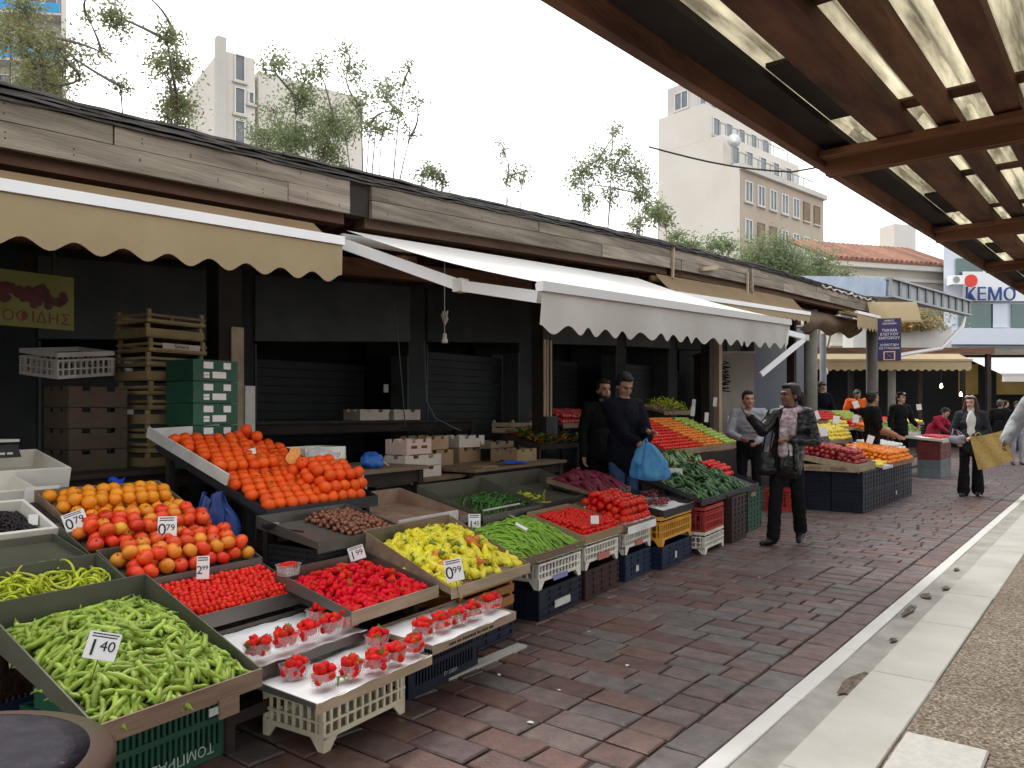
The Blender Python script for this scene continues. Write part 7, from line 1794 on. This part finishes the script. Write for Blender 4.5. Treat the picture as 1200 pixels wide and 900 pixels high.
m = MB(); F = Fig(); F.ell((-.16, -.12, .86), (.10, .055, .12), 0); F.ell((-.16, -.12, .79), (.115, .06, .07), 0); F.build('bag_body', [m_leather], b, .012, 3)
MB().tube([(-.2, -.13, .95), (-.17, -.14, 1.15), (-.1, -.12, 1.37), (-.06, -.03, 1.41), (-.08, .07, 1.3), (-.13, .02, 1.0), (-.14, -.08, .95)], .008, 6).build('strap', m_leather, b, smooth=True)

# ---- woman with the yellow shopping bag
p = ground(1138, 582)
aj = dict(er=(-.27, .04, 1.1), wr=(-.2, -.12, .93), el=(.25, .06, 1.1), wl=(.03, -.2, 1.02), kr=(-.1, -.06, .5), ar=(-.11, -.03, .085), kl=(.09, .0, .5), al=(.1, .12, .1))
w2, j, hp, k, Hr = person('woman in grey blazer and white turtleneck carrying a yellow patterned bag', p, face_cam(p), None, yaw=R(-8), head_yaw=R(-6), H=1.63, abs_J=aj, skin='light', hair='long', hairm=m_hairbr, top=m_blazer, bottom=m_trous, fem=True, hem=.06, coat=.022, flare=.05, voxel=.010,
    hands={'l': ((-.7, -.4, -.3), (0, .3, -1), 1.0), 'r': (None, (.5, -.6, 0), .7)})
F = Fig(); F.ell((0, -.115, 1.24), (.07, .04, .15), 0); F.ell((0, -.112, 1.05), (.06, .04, .14), 0); F.cap((0, -.01, 1.36), (0, -.015, 1.45), .064, .058, 0); F.build('white_turtleneck', [m_whitec], w2, .011, 3)
MB().tube([hp(-.07, -.05, .1), hp(-.035, -.075, .115), hp(0, -.075, .11), hp(.035, -.075, .115), hp(.07, -.05, .1)], [.012, .022, .008, .022, .012], 8).build('sunglasses', m_whited, w2, smooth=True)
rzp = face_cam(p)
sb_ = thing('shopping_bag', 'yellow patterned shopping bag held flat in front of the woman in the blazer', 'bag', p, rzp)
m_ybag = mat('yellow_print', (.62, .46, .16), .75, (.3, .18, .05), scale=55, amt=.3, col3=(.12, .07, .02))
def yb(u, v, d): 
    x = .0 + .47*u; z = .98 - .52*v + .12*u - .02*math.sin(u*3) + (.06*u*v)
    return (x - .02 + .13*v*.9 - .0, -.30 + d + .03*math.sin(u*4 + v*3) - .04*v + .015*math.sin(u*13 - v*5), z)
m = MB(); m.grid(lambda u, v: yb(u, v, 0), 12, 10); m.grid(lambda u, v: yb(1-u, v, .05), 12, 10)
for e in ((0, .0), (1, 1)):
    m.grid(lambda u, v: yb(e[0], v, .05*u) if e[0] else yb(0, v, .05*u), 2, 10)
m.build('bag_body', m_ybag, sb_, smooth=True); MB().tube([(.06, -.27, .97), (.06, -.26, 1.02), (.1, -.25, 1.05), (.15, -.26, .99)], .008, 5).build('handle', m_ybag, sb_, smooth=True)
b = thing('handbag', 'small grey handbag under the arm of the woman in the blazer', 'handbag', p, rzp); F = Fig(); F.ell((-.2, -.17, .92), (.13, .05, .07), 0, Matrix.Rotation(.25, 3, 'Y')); F.ell((-.13, -.18, .96), (.06, .045, .05), 0); F.build('bag_body', [m_greyc], b, .012, 2); MB().tube([(-.28, -.15, .95), (-.25, -.05, 1.1), (-.15, -.1, 1.05), (-.1, -.16, .98)], .008, 5).build('strap', m_greyc, b, smooth=True)

# ---- man with the light blue carrier bag
p = Vector((1.12, 7.7, 0))
aj = dict(er=(.02, -.13, 1.08), wr=(.13, -.34, 1.05), el=(.22, -.02, 1.1), wl=(.2, -.28, 1.14))
mn, j, hp, k, Hr = person('dark haired man in navy jacket holding a light blue carrier bag', p, face_cam(p), None, yaw=R(42), head_yaw=R(-14), head_tilt=R(26), H=1.75, abs_J=aj, skin='tan', top=m_navyc, bottom=m_jeans, hem=.04, coat=.028, voxel=.010,
    hands={'r': ((.3, -.6, -.6), (.5, 0, -.3), 1.1), 'l': ((.8, -.3, .1), (0, -.3, -1), .6)})
m_lbag = mat('light_blue_film', (.06, .34, .7), .3, (.2, .52, .8), scale=7, amt=.6, bump=1.0, bscale=16, transl=.4)
bg_ = thing('carrier_bag', 'full light blue plastic carrier bag hanging from the hand of the man in navy', 'bag', p, face_cam(p))
def cbag(u, v):
    a = u*2*math.pi; r_ = .03 + .15*math.sin(min(1.0, v*1.15)*math.pi*.52)**.8; r_ *= (1 if v < .85 else math.sqrt(max(0, 1 - ((v-.85)/.152)**2)))
    r_ *= 1 + .10*math.sin(a*7 + v*4)*(1-v*.6) + .05*math.sin(a*13) + .16*mnoise.noise((math.cos(a)*2.5, math.sin(a)*2.5, v*5))
    return (.215 + r_*math.cos(a) + .04*v, -.42 + r_*.75*math.sin(a), 1.08 - .36*v)
MB().grid(cbag, 56, 18).build('bag_body', m_lbag, bg_, smooth=True)
MB().tube([(.2, -.42, 1.0), (.19, -.4, 1.1), (.21, -.39, 1.12), (.24, -.42, 1.03)], .012, 6).build('handle', m_lbag, bg_, smooth=True)
p = Vector((1.06, 8.9, 0)); person('bearded man in dark clothes standing close behind the man with the blue bag', p, face_cam(p), None, yaw=R(15), head_yaw=R(10), H=1.74, skin='tan', beard=True, top=m_blackt, bottom=m_trous, hem=.04)
# ---- vendor in the grey sweater
p = Vector((3.2, 10.35, 0)); aj = dict(er=(-.26, -.1, 1.1), wr=(-.12, -.32, 1.04), el=(.2, -.1, 1.12), wl=(.1, -.33, 1.0))
person('vendor in grey sweater leaning over the pears behind the walking woman', p, face_cam(p), None, yaw=R(-5), head_yaw=R(20), H=1.68, J=dict(chest=(0, -.06, 1.25), neck=(0, -.1, 1.41), head=(0, -.14, 1.555), sl=(.175, -.06, 1.37), sr=(-.175, -.06, 1.37)), abs_J=aj, skin='tan', top=m_greyc, bottom=m_trous)
# ---- vendors and shoppers further down
def pallet(label, p, h):
    o = thing('pallet', label, 'pallet', (p.x, p.y, 0)); 
    for i in range(5): MB().box(-.5, .5, -.4 + i*.17, -.28 + i*.17, h - .03, h).build('board', m_board, o)
    for x in (-.45, 0, .4): MB().box(x, x + .08, -.4, .4, 0, h - .031).build('bearer', m_board, o)
p = at(962, 484, 17.5); p.z = .3; pallet('wooden pallet under the vendor in navy', p, .3); person('vendor in dark navy looking down behind the green apples', p, face_cam(p), None, yaw=R(35), head_yaw=R(15), head_tilt=R(25), H=1.76, J=dict(wl=(.15, -.3, 1.05), el=(.22, -.08, 1.12), wr=(-.15, -.3, 1.05), er=(-.22, -.08, 1.12)), skin='light', top=m_navyc, bottom=m_trous, hairm=mat('grey_hair', (.05, .045, .04), .6), coat=.035)
p = at(1004, 484, 18.6); p.z = .25; pallet('wooden pallet under the vendor in orange', p, .25)
o, j, hp, k, Hr = person('vendor in orange and black vest bending over the figs', p, face_cam(p), None, yaw=R(5), head_tilt=R(28), H=1.7, J=dict(wl=(.16, -.35, 1.0), el=(.26, -.1, 1.12), wr=(-.16, -.35, 1.0), er=(-.26, -.1, 1.12), chest=(0, -.05, 1.25), neck=(0, -.08, 1.41), head=(0, -.13, 1.54)), skin='tan', top=m_orvest, bottom=m_trous, sleeve='short', coat=.025)
F = Fig(); F.ell((0, -.12, 1.18), (.15, .06, .14), 0); F.ell((.13, -.05, 1.15), (.05, .1, .16), 0); F.ell((-.13, -.05, 1.15), (.05, .1, .16), 0); F.build('black_apron', [m_blackt], o, .014, 2)
p = at(1022, 484, 12.9); person('man in black t-shirt with bare arms standing with his back half turned at the onions', (p.x, p.y, 0), face_cam(p), None, yaw=R(110), head_yaw=R(20), H=1.72, J=dict(wl=(.2, -.28, 1.0), el=(.25, -.02, 1.1), wr=(-.2, -.3, .98), er=(-.24, -.03, 1.1)), skin='tan', top=m_blackt, bottom=m_trous, sleeve='short', coat=.015, hair='short')
p = at(1055, 484, 16.8); o, j, hp, k, Hr = person('vendor in black shirt and white fronted cap behind the red berries', (p.x, p.y, .05), face_cam(p), None, yaw=R(40), head_yaw=R(15), H=1.75, skin='light', top=m_blackt, bottom=m_trous, J=dict(wl=(.16, -.32, 1.0), el=(.25, -.06, 1.1)))
F = Fig(); F.ell(hp(0, .01, .09), (.084, .098, .05), 0, Hr); F.ell(hp(0, -.1, .07), (.06, .06, .012), 0, Hr); F.build('cap', [m_blackt], o, .009, 2); ell = MB(); ell_mesh(ell, hp(0, -.085, .1), (.03, .015, .02), Hr); ell.build('cap_badge', m_whitec, o, smooth=True)
p = at(1094, 484, 18.3); person('person in maroon jacket bending over the raspberries', (p.x, p.y, 0), face_cam(p), None, yaw=R(60), head_tilt=R(30), H=1.6, J=dict(chest=(0, -.12, 1.2), neck=(0, -.22, 1.34), head=(0, -.3, 1.45), sl=(.17, -.16, 1.3), sr=(-.17, -.16, 1.3), el=(.22, -.32, 1.08), wl=(.15, -.5, .95), er=(-.22, -.32, 1.08), wr=(-.15, -.5, .95)), skin='light', top=m_maroon, bottom=m_trous, fem=True, hem=.06)
p = ground(1172, 541); person('man in black jacket and blue jeans seen from behind walking away', p, face_cam(p), None, yaw=R(165), H=1.72, skin='tan', top=m_blackt, bottom=m_jeans, hem=.05, coat=.03, J=dict(kl=(.1, -.06, .5), al=(.1, -.1, .09), kr=(-.1, .0, .5), ar=(-.1, .14, .12)), hairm=mat('grey_brown_hair', (.07, .05, .04), .6))
p = at(1133, 484, 24); person('figure in dark clothes in the shade of the far hall', (p.x, p.y, 0), face_cam(p), None, yaw=R(-30), H=1.7, skin='tan', top=m_navyc, bottom=m_trous, voxel=.016)
p = at(1178, 484, 27); person('tall figure in dark clothes by the yellow curtain', (p.x, p.y, 0), face_cam(p), None, yaw=R(120), H=1.8, skin='tan', top=m_blackt, bottom=m_trous, voxel=.016)
p = at(1192, 484, 20); person('figure in grey trousers walking beyond the man in jeans', (p.x, p.y, 0), face_cam(p), None, yaw=R(20), H=1.66, skin='tan', top=m_navyc, bottom=m_greyc, voxel=.016)
# ---- person at the edge of the picture, of whom a grey sleeve and hand show
p = Vector((5.87, 8.3, .0)); aj = dict(sr=(-.2, .0, 1.4), er=(-.34, .08, 1.18), wr=(-.42, -.12, 1.02))
person('person in pale grey jacket whose sleeve and hand show at the pavement edge', p, face_cam(p), None, yaw=R(-20), H=1.78, abs_J=aj, skin='brown', top=m_greyj, bottom=m_jeans, hem=.1, coat=.05, hands={'r': ((-.3, -.5, -.8), (.6, -.3, 0), .6)}, voxel=.010)
texts_to_mesh()
